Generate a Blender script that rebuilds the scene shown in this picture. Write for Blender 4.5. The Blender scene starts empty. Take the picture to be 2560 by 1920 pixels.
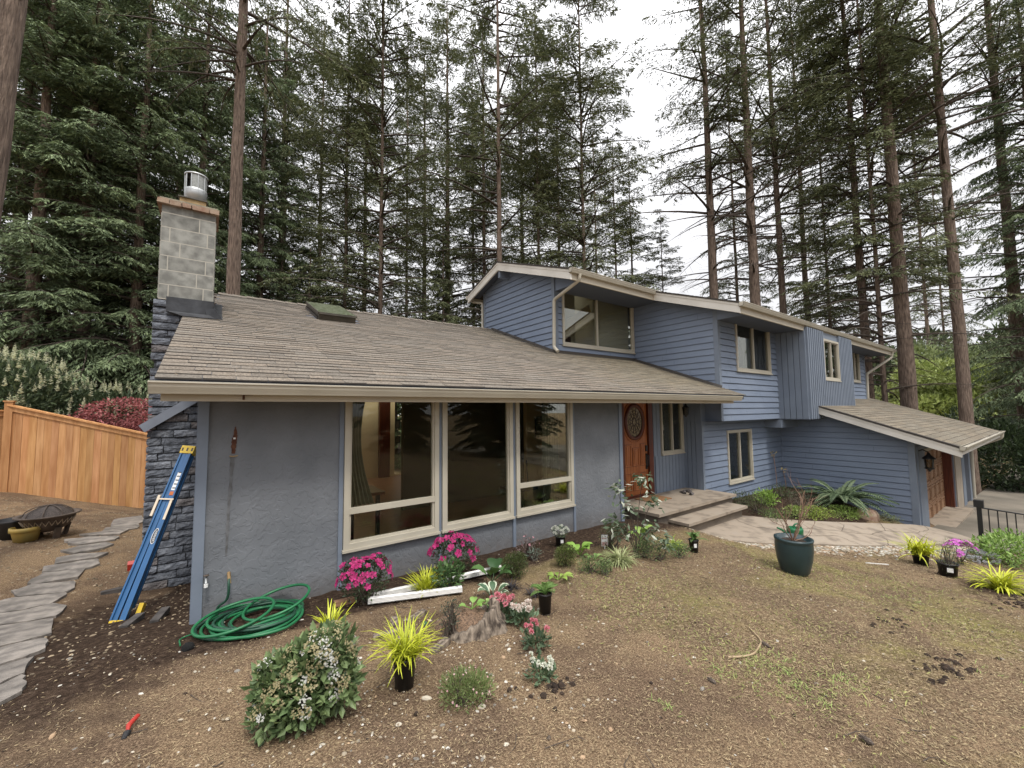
import bpy, math, random
import numpy as np
from mathutils import Vector, Matrix
PI = math.pi
R = math.radians
C = bpy.context.scene.collection
SC = bpy.context.scene
# ---------------------------------------------------------------- camera, world, sun, exposure
FPX, YAW, PITCH, ROLL = 1012.93, R(36.1987), R(3.7429), R(-0.5902)
def cam_axes():
    fwd = np.array([math.sin(YAW)*math.cos(PITCH), math.cos(YAW)*math.cos(PITCH), math.sin(PITCH)])
    right = np.array([math.cos(YAW), -math.sin(YAW), 0.0]); up = np.cross(right, fwd)
    return math.cos(ROLL)*right+math.sin(ROLL)*up, -math.sin(ROLL)*right+math.cos(ROLL)*up, fwd
CA, CB, CF = cam_axes()
cd = bpy.data.cameras.new('camera'); cam = bpy.data.objects.new('camera', cd); C.objects.link(cam)
cd.sensor_width = 36; cd.lens = FPX/2560*36; cd.clip_start = 0.05; cd.clip_end = 2000
cam.matrix_world = Matrix(((CA[0], CB[0], -CF[0], 0), (CA[1], CB[1], -CF[1], 0), (CA[2], CB[2], -CF[2], 0), (0, 0, 0, 1)))
SC.camera = cam
wd = bpy.data.worlds.new('World'); SC.world = wd; wd.use_nodes = True
nt = wd.node_tree; nt.nodes.clear()
SUN_EL, SUN_AZ = R(60), R(188)          # azimuth clockwise from +Y
sky = nt.nodes.new('ShaderNodeTexSky'); sky.sky_type = 'NISHITA'; sky.sun_disc = False
sky.sun_elevation = SUN_EL; sky.sun_rotation = SUN_AZ
sat = nt.nodes.new('ShaderNodeHueSaturation'); sat.inputs['Saturation'].default_value = 0.16
sat.inputs['Value'].default_value = 1.0
tcw = nt.nodes.new('ShaderNodeTexCoord'); nzw = nt.nodes.new('ShaderNodeTexNoise')
nzw.inputs['Scale'].default_value = 3.0; nzw.inputs['Detail'].default_value = 6
rw = nt.nodes.new('ShaderNodeMapRange'); rw.inputs['To Min'].default_value = 5.2; rw.inputs['To Max'].default_value = 8.0
sepw = nt.nodes.new('ShaderNodeSeparateXYZ'); L0 = nt.links.new; L0(tcw.outputs['Generated'], sepw.inputs[0])
pw = nt.nodes.new('ShaderNodeMath'); pw.operation = 'POWER'; pw.use_clamp = True; pw.inputs[1].default_value = 2.2; L0(sepw.outputs['Z'], pw.inputs[0])
grd = nt.nodes.new('ShaderNodeMapRange'); grd.inputs['From Min'].default_value = 0; grd.inputs['From Max'].default_value = 1; grd.inputs['To Min'].default_value = .58; grd.inputs['To Max'].default_value = 2.3; L0(pw.outputs[0], grd.inputs['Value'])
mulw = nt.nodes.new('ShaderNodeMath'); mulw.operation = 'MULTIPLY'; L0(grd.outputs[0], mulw.inputs[0]); L0(rw.outputs[0], mulw.inputs[1])
cloud = nt.nodes.new('ShaderNodeVectorMath'); cloud.operation = 'SCALE'; cloud.inputs[0].default_value = (1.0, 1.0, 1.03)
mixw = nt.nodes.new('ShaderNodeMix'); mixw.data_type = 'RGBA'; mixw.inputs['Factor'].default_value = 0.9
bgw = nt.nodes.new('ShaderNodeBackground'); bgw.inputs['Strength'].default_value = 0.15
ow = nt.nodes.new('ShaderNodeOutputWorld')
L = nt.links.new
L(sky.outputs[0], sat.inputs['Color']); L(tcw.outputs['Generated'], nzw.inputs['Vector']); L(nzw.outputs['Fac'], rw.inputs['Value'])
L(mulw.outputs[0], cloud.inputs['Scale']); L(sat.outputs[0], mixw.inputs[6]); L(cloud.outputs[0], mixw.inputs[7])
L(mixw.outputs[2], bgw.inputs['Color']); L(bgw.outputs[0], ow.inputs['Surface'])
sl = bpy.data.lights.new('sun', 'SUN'); sl.energy = 1.5; sl.angle = R(10); sl.color = (1.0, 0.95, 0.87)
so = bpy.data.objects.new('sun', sl); C.objects.link(so); so.location = (0, -5, 30)
sd = Vector((math.sin(SUN_AZ)*math.cos(SUN_EL), math.cos(SUN_AZ)*math.cos(SUN_EL), math.sin(SUN_EL)))
so.rotation_euler = sd.to_track_quat('Z', 'Y').to_euler()
SC.view_settings.view_transform = 'Standard'; SC.view_settings.look = 'None'; SC.view_settings.gamma = 1
SC.view_settings.exposure = 0.64
SC.cycles.max_bounces = 8; SC.cycles.transparent_max_bounces = 12

# ---------------------------------------------------------------- photograph pixel -> world (source pixels 2560 x 1920)
def ray(x, y): return CA*(x-1280)/FPX - CB*(y-960)/FPX + CF
def onZ(x, y, z): r = ray(x, y); return r*(z/r[2])
def onY(x, y, Y): r = ray(x, y); return r*(Y/r[1])
GP = [(-.11, 4.8, -1.9), (3, 4.8, -1.95), (5.9, 4.8, -1.99), (6.6, 4.3, -2.05), (7.0, 4.0, -2.2), (7.25, 4.1, -2.36), (7.57, 3.53, -2.38),
 (8.5, 2.8, -2.46), (9.85, 2.43, -2.63), (12.1, 1.87, -2.9), (9.3, 4.5, -2.34), (10.7, 3.28, -2.53), (12.97, 2.56, -2.78), (13.98, 5.0, -2.38),
 (11.5, 5.0, -2.33), (9.5, 5.1, -2.3), (0, 0, -1.62), (-1.5, 0, -1.62), (-3, 3, -1.75), (2, 0, -1.72), (0, 2.5, -1.74), (2.5, 2.8, -1.86), (4.2, 2.2, -1.95),
 (6.1, 2.2, -2.16), (9.2, 1.5, -2.56), (8.1, .45, -2.38), (3.5, .25, -1.88), (5, -2, -1.95), (-.7, 7.16, -2.28), (-1.2, 5, -1.93), (-1.4, 9, -2.0), (-2, 9.6, -1.93),
 (-4, 14.5, -1.7), (-1.3, 13.5, -2.3), (-5, 8, -1.75), (3, 8, -2.4), (8, 8, -2.6), (13, 8, -3), (3, 12, -2.5), (16, 0, -3.35), (14.5, 0, -3.22), (15, 2, -3.24), (20, 1, -3.5),
 (20, 6, -3.5), (12, -2, -2.9), (0, -5, -1.6), (8, -6, -2.3), (-8, 0, -1.6), (0, 20, -2.4), (25, 10, -4.2), (28, 0, -3.9), (18, -6, -3.3)]
_P = np.array(GP)
def _U(r): return np.where(r > 0, r*r*np.log(r+1e-9), 0)
_n = len(_P); _K = _U(np.hypot(_P[:, None, 0]-_P[None, :, 0], _P[:, None, 1]-_P[None, :, 1]))+np.eye(_n)*0.02
_Q = np.c_[np.ones(_n), _P[:, :2]]; _A = np.block([[_K, _Q], [_Q.T, np.zeros((3, 3))]])
_w = np.linalg.solve(_A, np.r_[_P[:, 2], 0, 0, 0])
def G(x, y):
    x = np.asarray(x, float); y = np.asarray(y, float); sh = x.shape; xf = x.ravel(); yf = y.ravel()
    d = np.hypot(xf[:, None]-_P[None, :, 0], yf[:, None]-_P[None, :, 1])
    z = _U(d)@_w[:_n]+_w[_n]+_w[_n+1]*xf+_w[_n+2]*yf
    rr = np.hypot(xf-5, yf-4); far = np.clip(-2.6-0.05*np.clip(xf-8, 0, 40), -4.6, -1.8); f = np.clip((rr-17)/10, 0, 1)
    z = np.clip(z, -4.2, -1.5)*(1-f)+far*f
    return z.reshape(sh) if sh else float(z[0])
def gp(x, y, off=0.0):
    """point of the ground seen at this pixel"""
    z = -2.0
    for _ in range(40):
        p = onZ(x, y, z); z = z*0.5+0.5*G(p[0], p[1])
    p = onZ(x, y, z); return np.array([p[0], p[1], z+off])
def fwd(p): return float(np.dot(np.array(p), CF))
def pxm(p, n): return n*fwd(p)/FPX      # metres spanned by n source pixels at point p

# ---------------------------------------------------------------- mesh builder
class MB:
    def __init__(s): s.V = []; s.n = 0; s.P = []; s.mats = []
    def mi(s, m):
        if m not in s.mats: s.mats.append(m)
        return s.mats.index(m)
    def add(s, V, F, m, col=None, smooth=False):
        V = np.asarray(V, float).reshape(-1, 3); i = s.mi(m)
        byk = {}
        for f in F: byk.setdefault(len(f), []).append(f)
        for k, fs in byk.items():
            s.P.append((np.array(fs, int)+s.n, i, col, smooth))
        s.V.append(V); s.n += len(V)
    def polys(s, V, m, col=None):          # V (n,k,3) separate polygons, col (n,3) or one colour
        V = np.asarray(V, float); n, k = V.shape[:2]
        s.P.append((np.arange(n*k).reshape(n, k)+s.n, s.mi(m), col, False)); s.V.append(V.reshape(-1, 3)); s.n += n*k
    def grid(s, Pt, m, col=None, smooth=True, closed=False):   # Pt (a,b,3)
        Pt = np.asarray(Pt, float); a, b = Pt.shape[:2]; I = np.arange(a*b).reshape(a, b)
        if closed: I = np.c_[I, I[:, :1]]
        F = np.stack([I[:-1, :-1], I[1:, :-1], I[1:, 1:], I[:-1, 1:]], -1).reshape(-1, 4)
        s.P.append((F+s.n, s.mi(m), col, smooth)); s.V.append(Pt.reshape(-1, 3)); s.n += a*b
    def box(s, a, b, m, col=None, jit=0):
        a = np.array(a, float); b = np.array(b, float)
        V = np.array([(x, y, z) for z in (a[2], b[2]) for y in (a[1], b[1]) for x in (a[0], b[0])])
        if jit: V = V+np.random.uniform(-jit, jit, V.shape)
        s.add(V, [(0, 2, 3, 1), (4, 5, 7, 6), (0, 1, 5, 4), (2, 6, 7, 3), (0, 4, 6, 2), (1, 3, 7, 5)], m, col)
    def obox(s, c, ax, ay, az, m, col=None):   # centre + half-axis vectors
        c, ax, ay, az = [np.array(v, float) for v in (c, ax, ay, az)]
        V = np.array([c+i*ax+j*ay+k*az for k in (-1, 1) for j in (-1, 1) for i in (-1, 1)])
        s.add(V, [(0, 2, 3, 1), (4, 5, 7, 6), (0, 1, 5, 4), (2, 6, 7, 3), (0, 4, 6, 2), (1, 3, 7, 5)], m, col)
    def extr(s, prof, o, u, v, w, m, col=None, caps=True):   # closed profile (a,b) extruded along w from o
        o, u, v, w = [np.array(q, float) for q in (o, u, v, w)]; n = len(prof)
        A = [o+a*u+b*v for a, b in prof]; B = [p+w for p in A]
        F = [(i, (i+1) % n, n+(i+1) % n, n+i) for i in range(n)]
        if caps: F += [tuple(range(n))[::-1], tuple(range(n, 2*n))]
        s.add(A+B, F, m, col)
    def tube(s, pts, r, m, k=8, col=None, cap=True, sq=False, smooth=True):
        pts = np.asarray(pts, float); n = len(pts); r = np.broadcast_to(np.asarray(r, float), (n,))
        T = np.gradient(pts, axis=0) if n > 2 else np.array([pts[1]-pts[0]]*2)
        T /= np.linalg.norm(T, axis=1)[:, None]+1e-12
        u = np.array([0, 0, 1.]) if abs(T[0][2]) < .9 else np.array([1., 0, 0])
        ring = []
        for i in range(n):
            u = u-T[i]*(u@T[i]); u /= np.linalg.norm(u)+1e-12; v = np.cross(T[i], u)
            a = np.arange(k)*2*PI/k+(PI/k if k == 4 else 0)
            ring.append(pts[i]+r[i]*(np.cos(a)[:, None]*u+np.sin(a)[:, None]*v))
        s.grid(ring, m, col, smooth and not k == 4, closed=True)
        if cap:
            for q in (ring[0][::-1], ring[-1]): s.add(q, [tuple(range(k))], m, col)
    def lathe(s, prof, c, m, k=24, col=None, smooth=True):
        a = np.arange(k)*2*PI/k; c = np.array(c, float)
        Pt = [[c+np.array([r*math.cos(t), r*math.sin(t), z]) for t in a] for r, z in prof]
        s.grid(Pt, m, col, smooth, closed=True)
    def build(s, name, parent=None, **props):
        me = bpy.data.meshes.new(name); V = np.concatenate(s.V) if s.V else np.zeros((0, 3))
        off = None
        if parent is not None: V = V-np.array(parent.matrix_world.translation if not parent.get('_off') else parent['_off'])
        elif props.get('origin') is not None: off = np.array(props['origin'], float); V = V-off
        props.pop('origin', None)
        me.vertices.add(len(V)); me.vertices.foreach_set('co', V.ravel())
        nl = sum(p[0].size for p in s.P); npol = sum(len(p[0]) for p in s.P)
        me.loops.add(nl); me.polygons.add(npol)
        me.loops.foreach_set('vertex_index', np.concatenate([p[0].ravel() for p in s.P]))
        ls = []; q = 0; tot = []
        for p in s.P:
            k = p[0].shape[1]; ls.append(q+np.arange(len(p[0]))*k); q += p[0].size
        me.polygons.foreach_set('loop_start', np.concatenate(ls))
        me.polygons.foreach_set('material_index', np.concatenate([np.full(len(p[0]), p[1]) for p in s.P]))
        me.polygons.foreach_set('use_smooth', np.concatenate([np.full(len(p[0]), bool(p[3])) for p in s.P]))
        if any(p[2] is not None for p in s.P):
            at = me.attributes.new('Col', 'FLOAT_COLOR', 'FACE'); cs = []
            for p in s.P:
                c = np.ones((len(p[0]), 4))
                if p[2] is not None: c[:, :3] = np.asarray(p[2])
                cs.append(c)
            at.data.foreach_set('color', np.concatenate(cs).ravel().astype(np.float32))
        for m in s.mats: me.materials.append(m)
        me.update(calc_edges=True)
        o = bpy.data.objects.new(name, me); C.objects.link(o)
        if parent is not None:
            o.parent = parent; o['_off'] = list(parent.get('_off') or parent.matrix_world.translation)
        elif off is not None: o.location = off
        for k_, v_ in props.items(): o[k_] = v_
        return o
def root(name, loc, label, cat, group=None):
    o = bpy.data.objects.new(name, None); C.objects.link(o); o.location = Vector([float(v) for v in loc]); o['_off'] = [float(v) for v in loc]
    o['label'] = label; o['category'] = cat; o.empty_display_size = .2
    if group: o['group'] = group
    return o
def setrot(o, rz=0, sc=1.0):
    o.rotation_euler = (0, 0, rz); o.scale = (sc, sc, sc)
def copy_thing(o, loc, rz=0, sc=1.0, label=None, group=None):
    def cp(a, par):
        c = a.copy(); C.objects.link(c); c.parent = par
        for ch in [x for x in a.children]: cp(ch, c)
        return c
    r = cp(o, None); r.location = Vector([float(v) for v in loc]); setrot(r, rz, sc)
    if label: r['label'] = label
    if group: r['group'] = group
    return r

# ---------------------------------------------------------------- materials
def lin(*c):
    return tuple(((v/255)/12.92 if v/255 <= .04045 else ((v/255+.055)/1.055)**2.4) for v in c)
MATS = {}
def mat(name, col, col2=None, scale=4, rough=.8, bump=0, bscale=30, attr=False, metal=0, spec=None, trans=0, stretch=None, detail=6, lo=.35, hi=.65, col3=None, bdist=.01):
    m = bpy.data.materials.new(name); m.use_nodes = True; n = m.node_tree.nodes; l = m.node_tree.links.new
    b = n['Principled BSDF']; out = n['Material Output']; b.inputs['Roughness'].default_value = rough; b.inputs['Metallic'].default_value = metal
    if spec is not None: b.inputs['Specular IOR Level'].default_value = spec
    tc = n.new('ShaderNodeTexCoord'); vec = tc.outputs['Object']
    if stretch:
        mp = n.new('ShaderNodeMapping'); mp.inputs['Scale'].default_value = stretch; l(vec, mp.inputs['Vector']); vec = mp.outputs[0]
    src = None
    if col2 is not None:
        nz = n.new('ShaderNodeTexNoise'); nz.inputs['Scale'].default_value = scale; nz.inputs['Detail'].default_value = detail; l(vec, nz.inputs['Vector'])
        rp = n.new('ShaderNodeValToRGB'); rp.color_ramp.elements[0].position = lo; rp.color_ramp.elements[1].position = hi
        rp.color_ramp.elements[0].color = (*col, 1); rp.color_ramp.elements[1].color = (*col2, 1)
        if col3 is not None:
            e = rp.color_ramp.elements.new((lo+hi)/2); e.color = (*col3, 1)
        l(nz.outputs['Fac'], rp.inputs[0]); src = rp.outputs[0]
    if attr:
        at = n.new('ShaderNodeAttribute'); at.attribute_name = 'Col'
        if src is None:
            mx = n.new('ShaderNodeMix'); mx.data_type = 'RGBA'; mx.blend_type = 'MULTIPLY'; mx.inputs[0].default_value = 1; mx.inputs[6].default_value = (*col, 1)
        else:
            mx = n.new('ShaderNodeMix'); mx.data_type = 'RGBA'; mx.blend_type = 'MULTIPLY'; mx.inputs[0].default_value = 1; l(src, mx.inputs[6])
        l(at.outputs['Color'], mx.inputs[7]); src = mx.outputs[2]
    if src is None: b.inputs['Base Color'].default_value = (*col, 1)
    else: l(src, b.inputs['Base Color'])
    if bump:
        n2 = n.new('ShaderNodeTexNoise'); n2.inputs['Scale'].default_value = bscale; n2.inputs['Detail'].default_value = 5; l(vec, n2.inputs['Vector'])
        bp = n.new('ShaderNodeBump'); bp.inputs['Strength'].default_value = bump; bp.inputs['Distance'].default_value = bdist
        l(n2.outputs['Fac'], bp.inputs['Height']); l(bp.outputs[0], b.inputs['Normal'])
    if trans:
        tr = n.new('ShaderNodeBsdfTranslucent'); ms = n.new('ShaderNodeMixShader'); ms.inputs[0].default_value = trans
        if src is None: tr.inputs['Color'].default_value = (*col, 1)
        else: l(src, tr.inputs['Color'])
        l(b.outputs[0], ms.inputs[1]); l(tr.outputs[0], ms.inputs[2]); l(ms.outputs[0], out.inputs['Surface'])
    MATS[name] = m; return m
BLUE = (.168, .208, .284); BLUE2 = (.195, .238, .318)
m_siding = mat('blue_siding_paint', BLUE, BLUE2, 1.3, .62, .15, 60, stretch=(1, 1, 2.5))
m_stucco = mat('blue_stucco', (.135, .146, .162), (.175, .187, .205), 2.2, .85)
m_bluetrim = mat('blue_trim_paint', (.158, .19, .242), (.18, .214, .268), 3, .6, .1, 40)
m_cream = mat('cream_trim_paint', (.42, .385, .31), (.48, .445, .365), 2, .5, .05, 50)
m_fascia = mat('cream_fascia_wood', (.42, .37, .285), (.48, .43, .34), 2, .6, .12, 40, stretch=(.4, 2, 2))
m_white = mat('white_fascia', (.62, .59, .53), (.70, .67, .61), 2, .55, .08, 50)
m_shingle = mat('asphalt_shingle', (.100, .083, .066), (.248, .212, .170), 60, .95, .6, 220, attr=True, bdist=.004)
m_shingedge = mat('shingle_edge', (.015, .014, .013), rough=.95)
m_cmu = mat('concrete_block', (.145, .145, .132), (.275, .275, .25), 9, .95, .4, 120, attr=True, bdist=.004)
m_mortar = mat('mortar', (.38, .36, .31), rough=.95)
m_brick = mat('rough_brick_painted', (.075, .084, .102), (.19, .205, .235), 9, .8, 1.0, 26, attr=True, col3=(.125, .138, .165), bdist=.03)
m_black = mat('black_flashing', (.012, .013, .016), (.04, .043, .05), 6, .45, .3, 20)
m_blackmetal = mat('black_metal', (.012, .012, .013), rough=.45)
m_galv = mat('galvanised_steel', (.34, .35, .35), (.50, .51, .51), 3, .45, metal=.85)
m_galvd = mat('steel_mesh_screen', (.22, .23, .22), (.3, .31, .30), 40, .6, metal=.3)
m_brass = mat('tarnished_collar', (.22, .14, .06), (.36, .25, .12), 8, .7)
m_soffit = mat('soffit_board', (.085, .10, .135), rough=.8)  # base darkened to stand in for the shade under the eaves
m_terra = mat('old_brick_cap', (.22, .125, .085), (.33, .26, .19), 7, .9, .5, 60)
m_doorwood = mat('door_wood', (.26, .075, .022), (.40, .14, .045), 5, .38, .15, 40, stretch=(6, 6, .5))
m_doordark = mat('door_jamb_wood', (.07, .014, .006), (.13, .03, .012), 5, .4, stretch=(6, 6, .5))
m_garwood = mat('garage_door_wood', (.22, .12, .065), (.36, .21, .12), 7, .6, .25, 50, stretch=(1, 1, 5))
m_cedar = mat('cedar_board', (.42, .205, .080), (.56, .31, .14), 3, .75, .3, 30, attr=True, stretch=(5, 5, .5))
m_conc = mat('walk_concrete', (.19, .155, .12), (.31, .26, .205), 3.2, .9, .35, 90, col3=(.31, .255, .195))
m_drive = mat('driveway_concrete', (.13, .115, .09), (.22, .19, .15), .8, .92, .3, 60)
m_stone = mat('flagstone', (.12, .108, .095), (.28, .25, .215), 7, .9, 1.0, 30, attr=True)
m_interior = mat('interior_wall', (.72, .58, .34), rough=.8)
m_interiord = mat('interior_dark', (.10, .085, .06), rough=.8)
m_floor = mat('wood_floor', (.16, .07, .03), (.24, .12, .055), 3, .3, stretch=(1, 8, 1))
m_beige = mat('upper_room_wall', (.62, .57, .42), rough=.9)
m_curtain = mat('curtain_fabric', (.20, .21, .15), (.27, .28, .2), 10, .9, trans=.3)
m_rust = mat('rust_stain', (.055, .018, .01), (.13, .055, .03), 30, .9)
m_mildew = mat('mildew_streak', (.085, .085, .085), (.15, .155, .165), 14, .9)
m_bark = mat('fir_bark', (.095, .066, .050), (.25, .185, .142), 22, .95, 1.0, 30, stretch=(1, 1, .18), bdist=.05, attr=True)
m_leaf = mat('leaf', (1, 1, 1), rough=.5, attr=True, trans=.22, spec=.4)
m_needle = mat('needles', (1, 1, 1), rough=.65, attr=True, trans=.15, spec=.25)
m_twig = mat('twig_bark', (.055, .04, .03), (.09, .07, .055), 8, .9)
m_petal = mat('petal', (1, 1, 1), rough=.6, attr=True, trans=.3)
m_pot = mat('black_nursery_plastic', (.010, .010, .011), (.018, .018, .019), 6, .5)
m_tag = mat('white_plastic_tag', (.75, .75, .74), rough=.5)
m_hose = mat('green_hose_rubber', (.012, .115, .045), (.018, .16, .06), 4, .4)
m_hosed = mat('dark_green_hose_rubber', (.012, .05, .03), (.015, .07, .04), 4, .5)
m_teal = mat('teal_glazed_ceramic', (.018, .036, .040), (.028, .052, .056), 3, .28, .05, 20)
m_soil = mat('potting_soil', (.018, .011, .007), (.045, .028, .018), 30, 1, .8, 80)
m_whitealu = mat('white_painted_aluminium', (.66, .65, .62), (.74, .73, .70), 4, .4)
m_lblue = mat('blue_fibreglass', (.010, .085, .22), (.014, .105, .27), 4, .35)
m_yellow = mat('yellow_plastic', (.62, .42, .015), rough=.4)
m_alu = mat('bare_aluminium', (.5, .42, .32), rough=.4, metal=.6)
m_stump = mat('weathered_stump_wood', (.045, .033, .025), (.26, .21, .16), 26, .95, 1.0, 22, stretch=(1, 1, .25), bdist=.03)
m_red = mat('red_plastic', (.38, .03, .02), rough=.5)
m_yelpot = mat('yellow_glazed_pot', (.42, .28, .06), (.30, .24, .08), 5, .5)
m_iron = mat('fire_bowl_iron', (.06, .045, .035), (.11, .08, .06), 8, .7)
m_coir = mat('coir_mat', (.22, .115, .05), (.28, .15, .07), 40, 1)
m_lead = mat('lead_came', (.03, .012, .008), rough=.5)
m_green = mat('green_plastic', (.01, .12, .045), rough=.4)
m_pebble = mat('pebble', (1, 1, 1), rough=.8, attr=True)
m_straw = mat('thatch_straw', (1, 1, 1), rough=.95, attr=True)

def glass(name, tint, refl=1.0):
    m = bpy.data.materials.new(name); m.use_nodes = True; n = m.node_tree.nodes; l = m.node_tree.links.new
    n.remove(n['Principled BSDF']); out = n['Material Output']
    fr = n.new('ShaderNodeFresnel'); fr.inputs['IOR'].default_value = 1.5
    mu = n.new('ShaderNodeMath'); mu.operation = 'MULTIPLY'; mu.inputs[1].default_value = refl; l(fr.outputs[0], mu.inputs[0])
    tr = n.new('ShaderNodeBsdfTransparent'); tr.inputs['Color'].default_value = (*tint, 1)
    gl = n.new('ShaderNodeBsdfGlossy'); gl.inputs['Roughness'].default_value = .015
    mx = n.new('ShaderNodeMixShader'); l(mu.outputs[0], mx.inputs[0]); l(tr.outputs[0], mx.inputs[1]); l(gl.outputs[0], mx.inputs[2]); l(mx.outputs[0], out.inputs['Surface'])
    return m
m_glass = glass('window_glass', (.88, .89, .84), .7)
m_glassd = glass('door_glass', (.55, .5, .4), 1.2)
# stucco relief: knocked-down trowel marks
def stucco_nodes(m):
    n = m.node_tree.nodes; l = m.node_tree.links.new; b = n['Principled BSDF']; tc = n.new('ShaderNodeTexCoord')
    w = n.new('ShaderNodeTexNoise'); w.inputs['Scale'].default_value = 12; w.inputs['Detail'].default_value = 5; w.inputs['Distortion'].default_value = .9; l(tc.outputs['Object'], w.inputs['Vector'])
    r = n.new('ShaderNodeValToRGB'); r.color_ramp.elements[0].position = .47; r.color_ramp.elements[1].position = .53; l(w.outputs['Fac'], r.inputs[0])
    f = n.new('ShaderNodeTexNoise'); f.inputs['Scale'].default_value = 70; l(tc.outputs['Object'], f.inputs['Vector'])
    a = n.new('ShaderNodeMath'); a.operation = 'MULTIPLY_ADD'; a.inputs[1].default_value = .35; l(f.outputs['Fac'], a.inputs[0]); l(r.outputs[0], a.inputs[2])
    # soil splashed up the foot of the wall
    sx = n.new('ShaderNodeSeparateXYZ'); l(tc.outputs['Object'], sx.inputs[0]); mr = n.new('ShaderNodeMapRange'); mr.inputs['From Min'].default_value = .30; mr.inputs['From Max'].default_value = -.05; l(sx.outputs['Z'], mr.inputs['Value'])
    nd = n.new('ShaderNodeTexNoise'); nd.inputs['Scale'].default_value = 14; nd.inputs['Detail'].default_value = 7; l(tc.outputs['Object'], nd.inputs['Vector'])
    md = n.new('ShaderNodeMath'); md.operation = 'MULTIPLY'; l(mr.outputs[0], md.inputs[0]); l(nd.outputs['Fac'], md.inputs[1])
    src_ = b.inputs['Base Color'].links[0].from_socket; mxd = n.new('ShaderNodeMix'); mxd.data_type = 'RGBA'; l(md.outputs[0], mxd.inputs[0]); l(src_, mxd.inputs[6]); mxd.inputs[7].default_value = (.10, .075, .055, 1); l(mxd.outputs[2], b.inputs['Base Color'])
    bp = n.new('ShaderNodeBump'); bp.inputs['Strength'].default_value = .36; bp.inputs['Distance'].default_value = .008; l(a.outputs[0], bp.inputs['Height']); l(bp.outputs[0], b.inputs['Normal'])
stucco_nodes(m_stucco)
# ---------------------------------------------------------------- ground sheet
def ground_mat():
    m = bpy.data.materials.new('bare_lawn_soil'); m.use_nodes = True; n = m.node_tree.nodes; l = m.node_tree.links.new; b = n['Principled BSDF']
    b.inputs['Roughness'].default_value = 1; b.inputs['Specular IOR Level'].default_value = .1
    tc = n.new('ShaderNodeTexCoord'); v = tc.outputs['Object']
    def noise(s, d=6, dist=0):
        q = n.new('ShaderNodeTexNoise'); q.inputs['Scale'].default_value = s; q.inputs['Detail'].default_value = d; q.inputs['Distortion'].default_value = dist; l(v, q.inputs['Vector']); return q.outputs['Fac']
    def ramp(f, stops):
        r = n.new('ShaderNodeValToRGB'); cr = r.color_ramp
        cr.elements[0].position = stops[0][0]; cr.elements[0].color = (*stops[0][1], 1); cr.elements[1].position = stops[-1][0]; cr.elements[1].color = (*stops[-1][1], 1)
        for p, c in stops[1:-1]: e = cr.elements.new(p); e.color = (*c, 1)
        l(f, r.inputs[0]); return r.outputs[0]
    def mix(f, a, c):
        x = n.new('ShaderNodeMix'); x.data_type = 'RGBA'; l(f, x.inputs[0]); l(a, x.inputs[6]); l(c, x.inputs[7]); return x.outputs[2]
    tA = ramp(noise(90, 8), [(.3, (.125, .082, .050)), (.5, (.235, .162, .100)), (.66, (.40, .295, .18))]); tB = ramp(noise(90, 8), [(.3, (.085, .056, .038)), (.5, (.158, .108, .070)), (.68, (.29, .205, .135))])
    thatch = mix(ramp(noise(1.6, 6, .6), [(.42, (0, 0, 0)), (.58, (1, 1, 1))]), tA, tB)
    dark = ramp(noise(26, 8), [(.3, (.028, .018, .012)), (.55, (.065, .043, .030)), (.75, (.12, .085, .06))])
    moss = ramp(noise(80, 8), [(.35, (.15, .135, .045)), (.65, (.36, .33, .11))])
    g = (0, 0, 0); w_ = (1, 1, 1)
    fm = ramp(noise(1.1, 6, .5), [(.5, g), (.66, (.65, .65, .65))])
    # moss grows only on the open lawn in front of the walk
    sx = n.new('ShaderNodeSeparateXYZ'); l(v, sx.inputs[0])
    def rng(o, a, b_): r = n.new('ShaderNodeMapRange'); r.inputs['From Min'].default_value = a; r.inputs['From Max'].default_value = b_; l(o, r.inputs['Value']); return r.outputs[0]
    def mul(a, b_): q = n.new('ShaderNodeMath'); q.operation = 'MULTIPLY'; l(a, q.inputs[0]); l(b_, q.inputs[1]); return q.outputs[0]
    fm2 = mul(fm, rng(sx.outputs['X'], 2.0, 4.5))
    c = mix(fm2, thatch, moss)
    at = n.new('ShaderNodeAttribute'); at.attribute_name = 'wet'; at.attribute_type = 'GEOMETRY'
    nn = noise(4, 5); ad = n.new('ShaderNodeMath'); ad.operation = 'MULTIPLY_ADD'; ad.inputs[1].default_value = .9; l(nn, ad.inputs[0]); 
    sb = n.new('ShaderNodeMath'); sb.operation = 'ADD'; sb.inputs[1].default_value = -.45; l(at.outputs['Fac'], sb.inputs[0]); l(sb.outputs[0], ad.inputs[2])
    fd = rng(ad.outputs[0], .25, .75)
    c = mix(fd, c, dark); l(c, b.inputs['Base Color'])
    bp = n.new('ShaderNodeBump'); bp.inputs['Strength'].default_value = .9; bp.inputs['Distance'].default_value = .03; l(noise(110, 8), bp.inputs['Height']); l(bp.outputs[0], b.inputs['Normal'])
    return m
m_ground = ground_mat()
def clamp01(v): return np.clip(v, 0, 1)
def dark_soil(x, y):
    """damp dark planting beds along the walls and beside the chimney"""
    d1 = clamp01(1-np.abs(y-4.35)/.62)*((x > -.3) & (x < 7)); d1 = np.maximum(d1, ((y > 4.0) & (x > -.3) & (x < 7))*.95)
    d2 = clamp01(1.5-np.hypot((x+.75)/.75, (y-5.3)/1.9))
    d3 = ((x > 9.3) & (x < 14) & (y > 2.9))*1.0
    d4 = clamp01(1.3-np.hypot((x-2.0)/.9, (y-3.35)/.55))*.55
    d5 = clamp01(1.4-np.hypot((x-8.4)/.8, (y-.75)/.3))
    return np.clip(np.maximum.reduce([d1, d2, d3, d4, d5]), 0, 1)
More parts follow.
